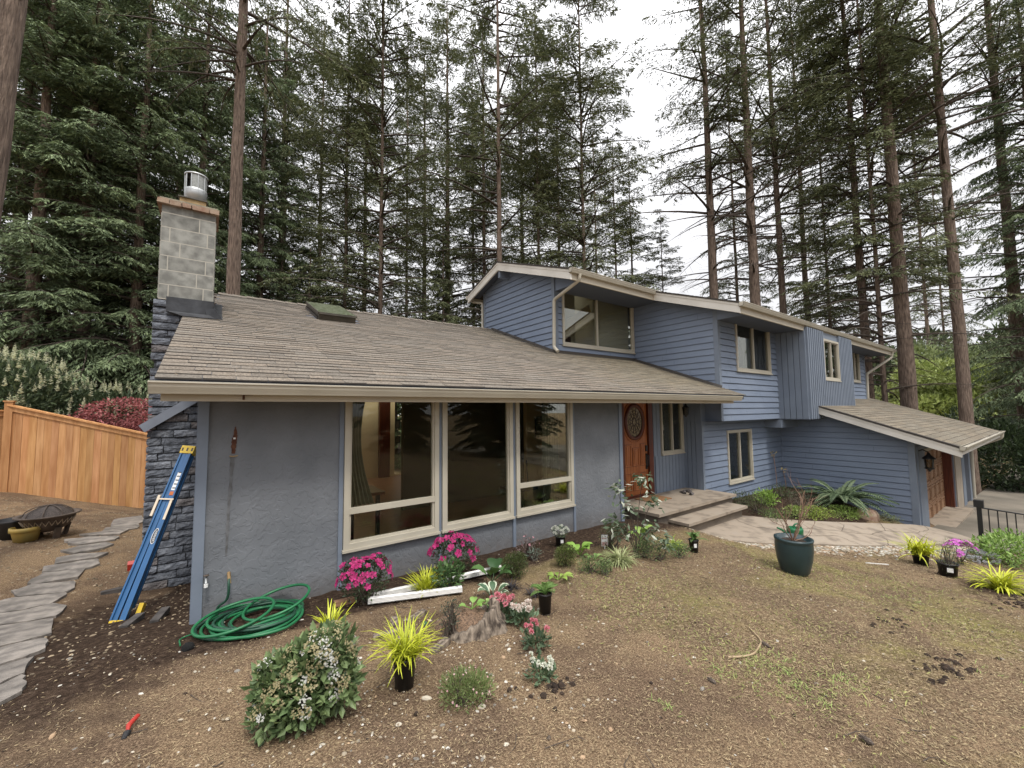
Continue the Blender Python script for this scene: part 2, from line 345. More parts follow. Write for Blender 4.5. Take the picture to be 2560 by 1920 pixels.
k = 420; u = np.linspace(-1, 1, k); wv = np.sinh(u*5.2)/np.sinh(5.2)
gx = 4.0+wv*450; gy = 3.0+wv*450
X, Y = np.meshgrid(gx, gy, indexing='ij'); Z = G(X, Y)
rs = np.random.RandomState(3)
Z += rs.normal(0, .006, Z.shape)*(np.hypot(X-4, Y-3) < 14)
mb = MB(); mb.grid(np.stack([X, Y, Z], -1)[:, ::-1], m_ground); g = mb.build('ground', kind='structure')
wa = g.data.attributes.new('wet', 'FLOAT', 'POINT'); wa.data.foreach_set('value', dark_soil(X, Y)[:, ::-1].ravel().astype(np.float32))

def smoothline(P, n=60):
    P = np.array(P, float); t = np.r_[0, np.cumsum(np.linalg.norm(np.diff(P, axis=0), axis=1))]; t /= t[-1]; q = np.linspace(0, 1, n)
    m_ = np.gradient(P, t, axis=0); out = []
    for s in q:
        i = min(np.searchsorted(t, s, side='right')-1, len(t)-2); i = max(i, 0); h = t[i+1]-t[i]; a = (s-t[i])/h
        out.append((2*a**3-3*a*a+1)*P[i]+(a**3-2*a*a+a)*h*m_[i]+(-2*a**3+3*a*a)*P[i+1]+(a**3-a*a)*h*m_[i+1])
    return np.array(out)
# concrete walk from the steps to the garage
near = smoothline([(7.1, 4.25, -2.31), (7.3, 3.95, -2.325), (7.62, 3.5, -2.35), (8.1, 3.1, -2.38), (8.75, 2.8, -2.44), (9.85, 2.43, -2.59), (11.0, 2.12, -2.73), (12.3, 1.72, -2.86), (13.6, 1.28, -2.96)])
far_ = smoothline([(9.0, 4.45, -2.31), (9.3, 4.3, -2.325), (9.6, 4.0, -2.35), (10.1, 3.62, -2.41), (10.72, 3.28, -2.47), (11.8, 2.9, -2.6), (12.97, 2.5, -2.74), (13.75, 2.15, -2.85), (14.1, 1.75, -2.97)])
mb = MB(); rows = [near+(far_-near)*t for t in np.linspace(0, 1, 9)]; mb.grid(rows, m_conc)
lowr = near-np.array([0, 0, .16]); mb.grid([lowr, near], m_conc); mb.grid([far_, far_-np.array([0, 0, .2])], m_conc)
mb.grid([np.array([near[-1]+(far_[-1]-near[-1])*t for t in (0, 1)]), np.array([near[-1]+(far_[-1]-near[-1])*t-np.array([0, 0, .3]) for t in (0, 1)])], m_conc, smooth=False)
# stone joints cut into the slab: thin dark strips 4 mm proud
m_joint = mat('path_joint', (.11, .085, .065), rough=1)
rs = np.random.RandomState(5)
def wpt(a, b):
    i = a*(len(near)-1); i0 = int(min(i, len(near)-2)); f = i-i0; n_ = near[i0]*(1-f)+near[i0+1]*f; q = far_[i0]*(1-f)+far_[i0+1]*f; return n_+(q-n_)*b+np.array([0, 0, .005])
for pl in ([(.02, .9), (.12, .55), (.2, .48), (.27, .30), (.25, .0)], [(.2, .48), (.3, .62), (.42, .55), (.45, .85), (.42, 1)], [(.27, .3), (.4, .32), (.47, .0)], [(.42, .55), (.55, .45), (.6, .2), (.58, 0)], [(.55, .45), (.64, .62), (.66, 1)], [(.64, .62), (.78, .5), (.8, .05)], [(.78, .5), (.88, .7), (.9, 1)]):
    pts = []
    for (a, b), (c_, d) in zip(pl[:-1], pl[1:]):
        for t in np.linspace(0, 1, 7)[:-1]: pts.append(wpt(a+(c_-a)*t+rs.normal(0, .002), b+(d-b)*t+rs.normal(0, .012)))
    pts.append(wpt(*pl[-1])); pts = np.array(pts); T = np.gradient(pts, axis=0); N = np.c_[-T[:, 1], T[:, 0], 0*T[:, 0]]; N /= np.linalg.norm(N, axis=1)[:, None]
    mb.grid([pts-N*.0055, pts+N*.0055], m_joint, smooth=False)
mb.build('walkway', kind='structure')
# driveway slab
mb = MB(); xs = np.linspace(13.9, 60, 60); ys = np.linspace(-22, 2.3, 40); XX, YY = np.meshgrid(xs, ys, indexing='ij')
mb.grid(np.stack([XX, YY, np.maximum(G(XX, YY)+.02, -3.2-.03*(XX-13.9))], -1)[:, ::-1], m_drive); mb.build('driveway', kind='structure')
# ---------------------------------------------------------------- house
house = root('split_level_house', (0, 4.8, -1.95), 'blue split level house with brown shingle roofs, cream gutters and a block chimney', 'house')
H = house
def clip(poly, f):
    out = []
    for i in range(len(poly)):
        a, b = poly[i], poly[(i+1) % len(poly)]; fa, fb = f(a), f(b)
        if fa >= 0: out.append(a)
        if (fa > 0) != (fb > 0) and abs(fa-fb) > 1e-9:
            t = fa/(fa-fb); out.append((a[0]+t*(b[0]-a[0]), a[1]+t*(b[1]-a[1])))
    return out if len(out) > 2 else []
def cut(poly, holes):
    pieces = [poly]
    for (s0, s1, z0, z1) in holes:
        new = []
        for p in pieces:
            for q in (clip(p, lambda v: s0-v[0]), clip(p, lambda v: v[0]-s1), clip(clip(clip(p, lambda v: v[0]-s0), lambda v: s1-v[0]), lambda v: z0-v[1]) if clip(clip(p, lambda v: v[0]-s0), lambda v: s1-v[0]) else [],
                      clip(clip(clip(p, lambda v: v[0]-s0), lambda v: s1-v[0]), lambda v: v[1]-z1) if clip(clip(p, lambda v: v[0]-s0), lambda v: s1-v[0]) else []):
                if q: new.append(q)
        pieces = new
    return pieces
# plane kinds: 'F' faces -Y at given Y (s = X); 'W' faces -X at given X (s = Y)
def P3(kind, at, s, z, off): return (s, at-off, z) if kind == 'F' else (at-off, s, z)
JR = np.random.RandomState(17); m_joint2 = mat('siding_joint', (.05, .06, .08), rough=.9)
def lap_siding(mb, kind, at, poly, holes=(), z0=-3.6, h=.153, m=None):
    m = m or m_siding; zs = [p[1] for p in poly]; zz = z0+math.floor((min(zs)-z0)/h)*h
    while zz < max(zs):
        band = clip(clip(poly, lambda v: v[1]-zz), lambda v: zz+h-v[1]) if clip(poly, lambda v: v[1]-zz) else []
        if band:
            zg = zz+h-.016
            for p in cut(clip(band, lambda v: v[1]-zg) or [], holes) if max(q[1] for q in band) > zg+.002 else []:
                if len(p) < 3: continue
                V = [P3(kind, at, s, z, -.012) for s, z in p]; mb.add(V, [tuple(range(len(V)))], m)
                a0, a1 = min(q[0] for q in p), max(q[0] for q in p); mb.add([P3(kind, at, a0, zg, -.012), P3(kind, at, a1, zg, -.012), P3(kind, at, a1, zg, .008), P3(kind, at, a0, zg, .008)], [(0, 1, 2, 3)], m)
            for p in cut(clip(band, lambda v: zg-v[1]), holes):
                if len(p) < 3: continue
                V = [P3(kind, at, s, z, .006+.022*(1-(z-zz)/h)) for s, z in p]
                F = tuple(range(len(V))) if kind == 'F' else tuple(range(len(V)))[::-1]
                mb.add(V, [F], m)
                sm_, sM_ = min(q[0] for q in p), max(q[0] for q in p)
                if sM_-sm_ > .6 and JR.rand() < .7:
                    sj = JR.uniform(sm_+.25, sM_-.25); mb.add([P3(kind, at, a_, b_, .0068+.022*(1-(b_-zz)/h)) for a_, b_ in ((sj, zz+.001), (sj+.005, zz+.001), (sj+.005, zg-.03), (sj, zg-.03))], [(0, 1, 2, 3)], m_joint2)
                lo = [(s, z) for s, z in p if abs(z-zz) < 1e-4]
                if len(lo) >= 2:
                    a, b = min(lo), max(lo)
                    V = [P3(kind, at, a[0], zz, .028), P3(kind, at, b[0], zz, .028), P3(kind, at, b[0], zz, -.012), P3(kind, at, a[0], zz, -.012)]
                    mb.add(V, [(0, 1, 2, 3)], m)
        zz += h
def flat_wall(mb, kind, at, poly, holes=(), m=None, off=0.0, rev=0.10):
    for p in cut(poly, holes):
        V = [P3(kind, at, s, z, off) for s, z in p]; mb.add(V, [tuple(range(len(V)))], m)
    for (s0, s1, z0, z1) in holes:      # reveals
        for a, b in (((s0, z0), (s1, z0)), ((s1, z0), (s1, z1)), ((s1, z1), (s0, z1)), ((s0, z1), (s0, z0))):
            mb.add([P3(kind, at, *a, off), P3(kind, at, *b, off), P3(kind, at, *b, -rev), P3(kind, at, *a, -rev)], [(0, 1, 2, 3)], m)
def battens(mb, kind, at, s0, s1, zb, zt, step=.2, m=None, w=.012, groove=True):
    m = m or m_bluetrim; s = s0+step*.5; zt = zt if callable(zt) else (lambda q, z=zt: z)
    while s < s1:
        a = P3(kind, at, max(s-step/2+w/2, s0), zb, .0); b = P3(kind, at, min(s+step/2-w/2, s1), zt(s), .026)
        mb.box(np.minimum(a, b), np.maximum(a, b), m); s += step
def frame_rect(mb, kind, at, s0, s1, z0, z1, w, d0, d1, m):
    for (a, b, c_, d) in ((s0, s1, z0, z0+w), (s0, s1, z1-w, z1), (s0, s0+w, z0+w, z1-w), (s1-w, s1, z0+w, z1-w)):
        p = P3(kind, at, a, c_, d0); q = P3(kind, at, b, d, d1); mb.box(np.minimum(p, q), np.maximum(p, q), m)
def window(kind, at, s0, s1, z0, z1, vbars=(), hbars=(), w=.05, d=.045, sill=True, pane=m_glass, label=None, inner=None):
    mb = MB(); frame_rect(mb, kind, at, s0, s1, z0, z1, w, -.03, d, m_cream)
    frame_rect(mb, kind, at, s0+w, s1-w, z0+w, z1-w, .022, -.03, d-.022, m_cream)
    for v in vbars:
        p = P3(kind, at, v-.02, z0+w, -.02); q = P3(kind, at, v+.02, z1-w, d-.012); mb.box(np.minimum(p, q), np.maximum(p, q), m_cream)
    for v in hbars:
        p = P3(kind, at, s0+w, v-.032, -.02); q = P3(kind, at, s1-w, v+.032, d-.004); mb.box(np.minimum(p, q), np.maximum(p, q), m_cream)
    if sill:
        p = P3(kind, at, s0-.012, z0-.028, -.02); q = P3(kind, at, s1+.012, z0-.001, d+.018); mb.box(np.minimum(p, q), np.maximum(p, q), m_cream)
    o = mb.build('window', H)
    if label: o['label'] = label
    ms = MB(); p = P3(kind, at, s0+w, z0+w, -.012); q = P3(kind, at, s1-w, z1-w, -.006); ms.box(np.minimum(p, q), np.maximum(p, q), pane); ms.build('pane', o)
    return o
RS, RZ, RY = .372, .2625, 4.2
def roofz(y): return RZ+RS*(y-RY)
MS = .36
def uroofz(y): return 2.31+MS*(y-4.05)
# --- main stucco wall
WIN = [(1.19, 2.31, -1.50, .36), (2.38, 3.48, -1.50, .36), (3.56, 4.69, -1.50, .36)]
mb = MB(); flat_wall(mb, 'F', 4.8, [(-.11, -2.6), (5.94, -2.6), (5.94, .42), (-.11, .42)], WIN, m_stucco)
mb.add([(-.11, 4.8, -2.6), (-.11, 9.9, -2.9), (-.11, 9.9, 2.2), (-.11, 4.8, .42)], [(0, 1, 2, 3)], m_stucco)
mb.add([(5.94, 4.8, -2.6), (5.94, 5.65, -2.6), (5.94, 5.65, .66), (5.94, 4.8, .36)], [(0, 1, 2, 3)], m_stucco)
mb.build('stucco_wall', H)
mb = MB()
for x0, x1, z0, dd in ((-.125, -.045, -1.99, .022), (1.125, 1.17, -1.98, .02), (2.325, 2.365, -2.0, .022), (3.495, 3.545, -2.0, .022), (4.71, 4.755, -2.0, .02), (5.88, 5.96, -2.05, .022)):
    mb.box((x0, 4.8-dd, z0), (x1, 4.799, .41), m_bluetrim)
mb.box((-.132, 4.79, -2.1), (-.111, 4.9, .41), m_bluetrim)
mb.build('wall_batten', H)
window('F', 4.8, 1.175, 2.32, -1.51, .34, hbars=(-1.10,), w=.058)
window('F', 4.8, 2.37, 3.49, -1.51, .34, w=.058)
window('F', 4.8, 3.55, 4.70, -1.51, .34, hbars=(-1.10,), w=.058)
# rust and streak where the old downspout hung
def blob_strip(name, pts, m, y, par):
    mb = MB(); rs = np.random.RandomState(8); Lf = []; Rt = []
    for x, z, w in smoothline([(a, b, c_) for a, b, c_ in pts], 40): 
        Lf.append((x-w*(1+rs.uniform(-.25, .25)), y, z)); Rt.append((x+w*(1+rs.uniform(-.25, .25)), y, z))
    mb.grid([Lf, Rt], m, smooth=False); return mb.build(name, par)
blob_strip('rust_stain', [(.165, -.13, .004), (.165, -.19, .014), (.16, -.25, .02), (.155, -.32, .02), (.155, -.39, .013)], m_rust, 4.7965, H)
blob_strip('mildew_streak', [(.15, -.4, .02), (.148, -.5, .018), (.142, -.6, .011), (.138, -.75, .016), (.132, -.9, .01), (.13, -1.05, .013), (.125, -1.35, .006)], m_mildew, 4.7968, H)
mb = MB(); mb.tube([(.125, 4.79, -.41), (.155, 4.775, -.415), (.19, 4.79, -.41)], .005, m_brass, 6); mb.build('old_bracket', H); mb = MB(); mb.box((.15, 4.787, -.25), (.168, 4.797, -.235), m_tag); mb.build('paint_chip', H)
mb = MB(); mb.tube([(-.02, 4.79, -1.50), (-.02, 4.73, -1.5), (-.02, 4.70, -1.54)], .012, m_galv, 10); mb.lathe([(0, .02), (.022, .018), (.022, .012), (0, .01)], (-.02, 4.73, -1.49), m_iron, 10); mb.tube([(-.02, 4.7, -1.54), (-.02, 4.7, -1.57)], .016, m_tag, 10); mb.build('spigot', H)
# --- interior of the front room
def room(name, x0, x1, y0, y1, z0, z1, mw, mf, back_hole=None, parent=H, slope=None, cl=None, holes=()):
    mb = MB(); 
    zt0 = z1 if slope is None else slope(y0); zt1 = z1 if slope is None else slope(y1)
    mb.add([(x0, y0, z0), (x1, y0, z0), (x1, y1, z0), (x0, y1, z0)], [(0, 1, 2, 3)], mf)
    yc_ = cl or y1; ztc = zt1 if cl is None else slope(cl)
    for p in cut([(x0, y0), (x1, y0), (x1, yc_), (x0, yc_)], holes): mb.add([(a_, b_, zt0+(ztc-zt0)*(b_-y0)/(yc_-y0)) for a_, b_ in p], [tuple(range(len(p)))], mw)
    mb.add([(x0, y0, z0), (x0, y1, z0), (x0, y1, zt1), (x0, y0, zt0)], [(0, 1, 2, 3)], mw)
    mb.add([(x1, y0, z0), (x1, y1, z0), (x1, y1, zt1), (x1, y0, zt0)], [(0, 1, 2, 3)], mw)
    for p in cut([(x0, z0), (x1, z0), (x1, zt1), (x0, zt1)], [back_hole] if back_hole else []):
        mb.add([(s, y1, z) for s, z in p], [tuple(range(len(p)))], mw)
    return mb.build(name, parent)
room('room_shell', -.02, 5.86, 4.93, 11.5, -1.82, .6, m_interior, m_floor, (4.2, 5.7, -1.8, .45), slope=lambda y: min(roofz(y)-.22, 2.0), cl=9.5)  # short ceiling and back wall hole are unseen openings added to light the room
mb = MB()
mb.box((3.7, 11.3, -1.82), (4.0, 11.4, .5), m_doordark)
mb.box((2.85, 7.35, -1.82), (6, 7.45, 1.1), m_interiord)
mb.build('partition_wall', H)
mb = MB(); mb.box((5.15, 6.55, -1.82), (5.8, 6.65, .8), m_interior); mb.build('partition_wall', H)
m_pic = mat('landscape_picture', (.05, .08, .04), (.35, .36, .25), 9, .6)
for (x, y, z, w, h_) in ((5.5, 6.53, -.35, .15, .22), (4.25, 11.4, -.35, .07, .13), (4.25, 11.4, -.8, .07, .10)):
    mb = MB(); frame_rect(mb, 'F', y, x-w, x+w, z-h_, z+h_, .02, 0, .02, m_blackmetal); mb.box((x-w+.02, y-.008, z-h_+.02), (x+w-.02, y-.001, z+h_-.02), m_pic if w > .1 else m_interiord); mb.build('picture_frame', H)
def curtain(x0, x1, y, z0, z1, sweep=0):
    mb = MB(); n = 60; s = np.linspace(0, 1, n); rows = []
    for t in np.linspace(0, 1, 12):
        z = z1+(z0-z1)*t; xx = x0+(x1-x0)*(s*(1-sweep*math.sin(t*PI)*.5))+(sweep*.12*t)
        rows.append(np.c_[xx, y+.035*np.sin(s*38+.8*np.sin(t*2)), np.full(n, z)])
    mb.grid(rows, m_curtain); return mb.build('curtain', H)
curtain(1.2, 1.5, 5.02, -1.1, .3, .8); curtain(4.28, 4.62, 5.02, -1.75, .3, .1)
mb = MB(); mb.box((1.45, 5.7, -1.15), (1.95, 6.3, -1.11), m_doordark); mb.box((1.5, 5.75, -1.82), (1.55, 5.8, -1.15), m_blackmetal); mb.box((1.85, 5.75, -1.82), (1.9, 5.8, -1.15), m_blackmetal)
mb.build('side_table', H); mb = MB()
mb.tube([(4.3, 5.6, -1.8), (4.3, 5.62, -1.1), (4.36, 5.65, -.85)], .018, m_blackmetal, 6); mb.tube([(4.15, 5.6, -1.35), (4.5, 5.7, -1.35), (4.55, 5.8, -.9)], .016, m_blackmetal, 6); mb.box((4.1, 5.55, -1.38), (4.6, 6.0, -1.33), m_blackmetal)
mb.build('chair', H)
# --- entry recess
mb = MB(); DW = 5.68
flat_wall(mb, 'F', DW, [(5.94, -2.0), (9.44, -2.0), (9.44, .68), (5.94, .68)], [(7.05, 8.10, -1.93, .33), (8.47, 9.40, -1.05, .32)], m_bluetrim, rev=.12)
battens(mb, 'F', DW, 8.2, 9.44, -1.94, -1.09, .135); battens(mb, 'F', DW, 8.15, 8.45, -1.09, .65, .135); battens(mb, 'F', DW, 6.0, 7.0, -1.94, .65, .135)
mb.build('entry_wall', H)
mb = MB(); flat_wall(mb, 'W', 9.42, [(5.24, -2.0), (DW, -2.0), (DW, .66), (5.24, .5)], (), m_bluetrim); battens(mb, 'W', 9.42, 5.24, DW, -2.0, .5, .11)
mb.add([(9.42, 4.9, -.3), (9.64, 4.9, -.3), (9.64, 5.24, -.3), (9.42, 5.24, -.3)], [(0, 1, 2, 3)], m_bluetrim)
mb.box((9.40, 5.2, -.31), (9.64, 5.68, .5), m_bluetrim); mb.build('entry_wall', H)
window('F', DW, 8.46, 9.38, -1.06, .33, vbars=(8.92,), w=.045)
mb = MB(); mb.box((8.45, DW+.25, -1.1), (9.4, DW+.3, .4), m_curtain); mb.build('blind', H)
# door
dr = MB(); D0, D1, DZ0, DZ1, DY = 7.12, 7.97, -1.88, .3, DW+.02
dr.box((D0, DY, DZ0), (D1, DY+.045, DZ1), m_doorwood)
ocx, ocz, oa, ob = 7.52, -.28, .27, .335
def ring(mb, a0, b0, a1, b1, y0, y1, m, n=40):
    t = np.arange(n)*2*PI/n
    A = np.c_[ocx+a0*np.cos(t), np.full(n, y0), ocz+b0*np.sin(t)]; B = np.c_[ocx+a0*np.cos(t), np.full(n, y1), ocz+b0*np.sin(t)]
    C_ = np.c_[ocx+a1*np.cos(t), np.full(n, y1), ocz+b1*np.sin(t)]; D = np.c_[ocx+a1*np.cos(t), np.full(n, y0), ocz+b1*np.sin(t)]
    mb.grid([A, B, C_, D], m, closed=True)
ring(dr, oa+.07, ob+.07, oa, ob, DY, DY-.03, m_doordark); ring(dr, oa+.13, ob+.13, oa+.11, ob+.11, DY, DY-.014, m_doorwood)
for (a, b, z0, z1) in ((D0+.05, D0+.26, -1.25, -.78), (D0+.315, D0+.535, -1.25, -.86), (D0+.59, D0+.8, -1.25, -.78), (D0+.05, D0+.26, -1.78, -1.42), (D0+.315, D0+.535, -1.78, -1.42), (D0+.59, D0+.8, -1.78, -1.42)):
    frame_rect(dr, 'F', DY, a, b, z0, z1, .018, 0, .012, m_doorwood); dr.box((a+.045, DY-.01, z0+.045), (b-.045, DY-.0005, z1-.045), m_doorwood)
    frame_rect(dr, 'F', DY, a-.01, b+.01, z0-.01, z1+.01, .008, 0, .004, m_doordark)
door = dr.build('front_door', H)
og = MB(); t = np.arange(40)*2*PI/40; og.add(np.c_[ocx+oa*np.cos(t), np.full(40, DY-.006), ocz+ob*np.sin(t)], [tuple(range(40))], mat('leaded_glass', (.34, .27, .17), (.16, .13, .09), 30, .15)); 
for sc_ in (.22, .55, .97):
    og.tube(np.array([(ocx+oa*sc_*math.cos(q), DY-.01, ocz+ob*sc_*math.sin(q)) for q in np.linspace(0, 2*PI, 41)]), .006, m_lead, 4, cap=False)
for i in range(12):
    q = i*PI/6; c_ = np.array([math.cos(q)*oa, math.sin(q)*ob]); n_ = np.array([-math.sin(q)*oa, math.cos(q)*ob])
    loop = [(.22, 0), (.4, .13), (.58, .17), (.74, .1), (.78, 0), (.74, -.1), (.58, -.17), (.4, -.13), (.22, 0)]
    og.tube([(ocx+(c_*r_+n_*s_)[0], DY-.01, ocz+(c_*r_+n_*s_)[1]) for r_, s_ in loop], .005, m_lead, 4, cap=False)
    c2 = np.array([math.cos(q+PI/12)*oa, math.sin(q+PI/12)*ob]); og.tube([(ocx+c2[0]*r_, DY-.01, ocz+c2[1]*r_) for r_ in (.6, .97)], .005, m_lead, 4, cap=False)
og.build('oval_glass', door)
hd = MB(); hd.box((7.885, DY-.03, -.95), (7.945, DY, -.82), m_blackmetal); hd.box((7.89, DY-.02, -1.35), (7.94, DY, -1.0), m_blackmetal); hd.tube([(7.915, DY-.02, -1.02), (7.915, DY-.07, -1.06), (7.915, DY-.07, -1.25), (7.915, DY-.02, -1.3)], .012, m_blackmetal, 8); hd.build('handle', door)
mb = MB(); mb.box((D1+.005, DW-.03, -1.95), (8.13, DW+.06, .5), m_doordark); mb.box((6.98, DW-.03, -1.95), (D0-.005, DW+.06, .5), m_doordark); mb.box((D0-.01, DW-.02, -1.95), (D1+.01, DW+.05, DZ0-.005), m_doordark); mb.box((D0, DW-.02, DZ1), (D1, DW+.05, .5), m_doordark); mb.build('door_jamb', H)
mb = MB(); mb.box((8.19, DW-.012, -.62), (8.225, DW, -.48), m_tag); mb.build('doorbell', H)
mb = MB(); mb.box((9.402, 5.32, -1.45), (9.418, 5.42, -1.28), m_bluetrim); mb.build('outlet_cover', H)
# porch slab and step
mb = MB(); mb.box((6.62, 4.52, -1.985), (9.55, 5.66, -1.93), m_conc); mb.box((6.68, 4.6, -2.6), (9.5, 5.66, -1.985), mat('porch_riser', (.14, .115, .09), (.2, .165, .13), 4, .9)); mb.build('porch', H)
mb = MB(); mb.box((7.0, 4.17, -2.14), (9.28, 4.60, -2.09), m_conc); mb.box((7.06, 4.26, -2.5), (9.2, 4.6, -2.14), MATS['porch_riser']); mb.build('porch_step', H)
# --- lower siding wall, upper blocks
mb = MB(); lap_siding(mb, 'F', 5.22, [(9.45, -2.75), (13.98, -2.75), (13.98, -.3), (9.45, -.3)], [(10.62, 11.98, -1.9, -.58)]); mb.box((9.40, 5.185, -2.75), (9.48, 5.25, -.3), m_bluetrim); mb.build('lower_wall', H)
window('F', 5.22, 10.62, 11.98, -1.92, -.57, vbars=(11.3,), w=.055)
mb = MB(); flat_wall(mb, 'W', 9.64, [(4.84, -.3), (7.22, -.3), (7.22, 3.1), (4.84, 2.45)], (), m_siding); lap_siding(mb, 'W', 9.64, [(4.9, .4), (7.22, .4), (7.22, uroofz(7.22)-.12), (4.9, uroofz(4.9)-.12)])
lap_siding(mb, 'F', 4.84, [(9.72, -.3), (12.93, -.3), (12.93, uroofz(4.84)-.1), (9.72, uroofz(4.84)-.1)], [(10.5, 12.47, .95, 2.2)], z0=-.3)
mb.box((9.615, 4.81, -.3), (9.72, 4.845, uroofz(4.84)-.1), m_bluetrim); mb.box((9.61, 4.812, .38), (9.64, 4.92, uroofz(4.84)-.1), m_bluetrim)
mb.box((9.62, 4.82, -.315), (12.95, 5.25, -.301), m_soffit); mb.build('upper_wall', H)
window('F', 4.84, 10.5, 12.47, .94, 2.21, vbars=(11.47,), w=.06)
# bay with vertical boards
mb = MB(); BY = 4.11
flat_wall(mb, 'W', 12.92, [(BY, -.31), (4.84, -.31), (4.84, uroofz(4.84)-.1), (BY, uroofz(BY)-.16)], (), m_bluetrim); battens(mb, 'W', 12.92, BY, 4.84, -.31, lambda s: uroofz(s)-.2, .145, w=.014)
flat_wall(mb, 'F', BY, [(12.92, -.31), (16.75, -.31), (16.75, 2.2), (12.92, 2.2)], [(14.28, 15.5, .83, 2.0)], m_bluetrim)
s = 12.95
while s < 16.73:
    if not (14.2 < s < 15.52): mb.box((s, BY-.05, -.31), (s+.085, BY, 2.2), m_bluetrim)
    else: mb.box((s, BY-.05, -.31), (s+.085, BY, .80), m_bluetrim)
    s += .145
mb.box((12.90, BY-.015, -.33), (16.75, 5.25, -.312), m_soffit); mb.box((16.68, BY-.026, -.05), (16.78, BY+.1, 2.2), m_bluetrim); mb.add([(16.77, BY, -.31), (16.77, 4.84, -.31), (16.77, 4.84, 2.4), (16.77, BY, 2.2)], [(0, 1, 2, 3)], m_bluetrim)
mb.build('bay_wall', H)
window('F', BY, 14.2, 15.52, .80, 2.0, vbars=(14.86,), w=.06)
mb = MB(); mb.box((12.86, 4.78, -.56), (15, 5.215, -.334), m_bluetrim); battens(mb, 'F', 4.78, 12.9, 14.6, -.56, -.34, .1); mb.build('bay_beam', H)
mb = MB(); lap_siding(mb, 'F', 4.84, [(16.8, .2), (21.5, .2), (21.5, uroofz(4.84)-.1), (16.8, uroofz(4.84)-.1)], [(19.6, 20.75, 1.0, 2.2)], z0=-.3); mb.box((21.42, 4.81, .2), (21.54, 4.86, 2.5), m_bluetrim)
mb.add([(21.52, 4.84, .2), (21.52, 10.4, .2), (21.52, 10.4, 4), (21.52, 4.84, 2.5)], [(0, 1, 2, 3)], m_siding); mb.build('upper_wall', H)
window('F', 4.84, 19.6, 20.75, .98, 2.22, vbars=(20.2,), w=.06)
# gable block with the big window
mb = MB(); gt = lambda y: (uroofz(y) if y < 9.1 else uroofz(9.1)-.34*(y-9.1))-.1
lap_siding(mb, 'W', 6.59, [(7.28, 1.2), (10.32, 1.2), (10.32, gt(10.32)), (9.1, gt(9.1)), (7.28, gt(7.28))]); flat_wall(mb, 'W', 6.6, [(7.25, 1.0), (10.4, 1.0), (10.4, gt(10.4)), (9.1, gt(9.1)), (7.25, gt(7.25))], (), m_siding)
lap_siding(mb, 'F', 7.22, [(6.68, 1.2), (9.64, 1.2), (9.64, gt(7.22)), (6.68, gt(7.22))], [(6.84, 9.58, 1.62, 3.17)])
mb.box((6.565, 7.19, 1.2), (6.68, 7.235, gt(7.22)), m_bluetrim); mb.box((6.56, 7.195, 1.2), (6.59, 7.29, gt(7.25)), m_bluetrim); mb.box((6.56, 10.31, 1.2), (6.60, 10.42, gt(10.4)), m_bluetrim)
mb.build('gable_wall', H)
window('F', 7.22, 6.82, 9.60, 1.59, 3.19, vbars=(8.08,), w=.06)
mb = MB(); mb.box((6.25, 9.04, 3.68), (6.6, 9.14, 3.88), m_bluetrim); mb.build('ridge_beam', H)
room('room_shell', 6.68, 9.55, 7.36, 10.2, 1.0, 4, m_beige, m_floor, None, slope=lambda y: uroofz(y)-.25, cl=9.05)  # ceiling stops short below an unseen roof gap added to light this room
mb = MB(); mb.box((6.7, 8.05, 1.0), (8.12, 8.12, 3.45), m_beige); mb.build('partition_wall', H)
mb = MB(); mb.box((8.1, 7.34, 1.4), (9.55, 7.36, 3.2), m_beige); mb.build('window_shade', H)
mb = MB(); mb.obox((7.75, 7.95, 2.35), (.85, 0, .55), (0, .03, 0), (-.06, 0, .10), m_interior); mb.build('stair_rail', H)
mb = MB(); mb.box((7.3, 7.96, 1.0), (7.85, 8.04, 2.0), m_doordark); mb.build('cabinet', H)
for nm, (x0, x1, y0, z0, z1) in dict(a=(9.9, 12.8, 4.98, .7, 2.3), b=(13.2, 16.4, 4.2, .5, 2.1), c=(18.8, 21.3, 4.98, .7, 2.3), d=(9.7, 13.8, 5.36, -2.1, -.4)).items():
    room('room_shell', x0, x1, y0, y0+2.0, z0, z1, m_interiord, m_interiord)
for a_, b_ in (((10.7, 5.5, -1.9), (11.28, 5.53, -.6)), ((14.25, 4.35, .82), (14.85, 4.38, 2.0)), ((11.55, 5.1, .95), (11.9, 5.13, 1.9))): mb = MB(); mb.box(a_, b_, m_curtain); mb.build('blind', H)
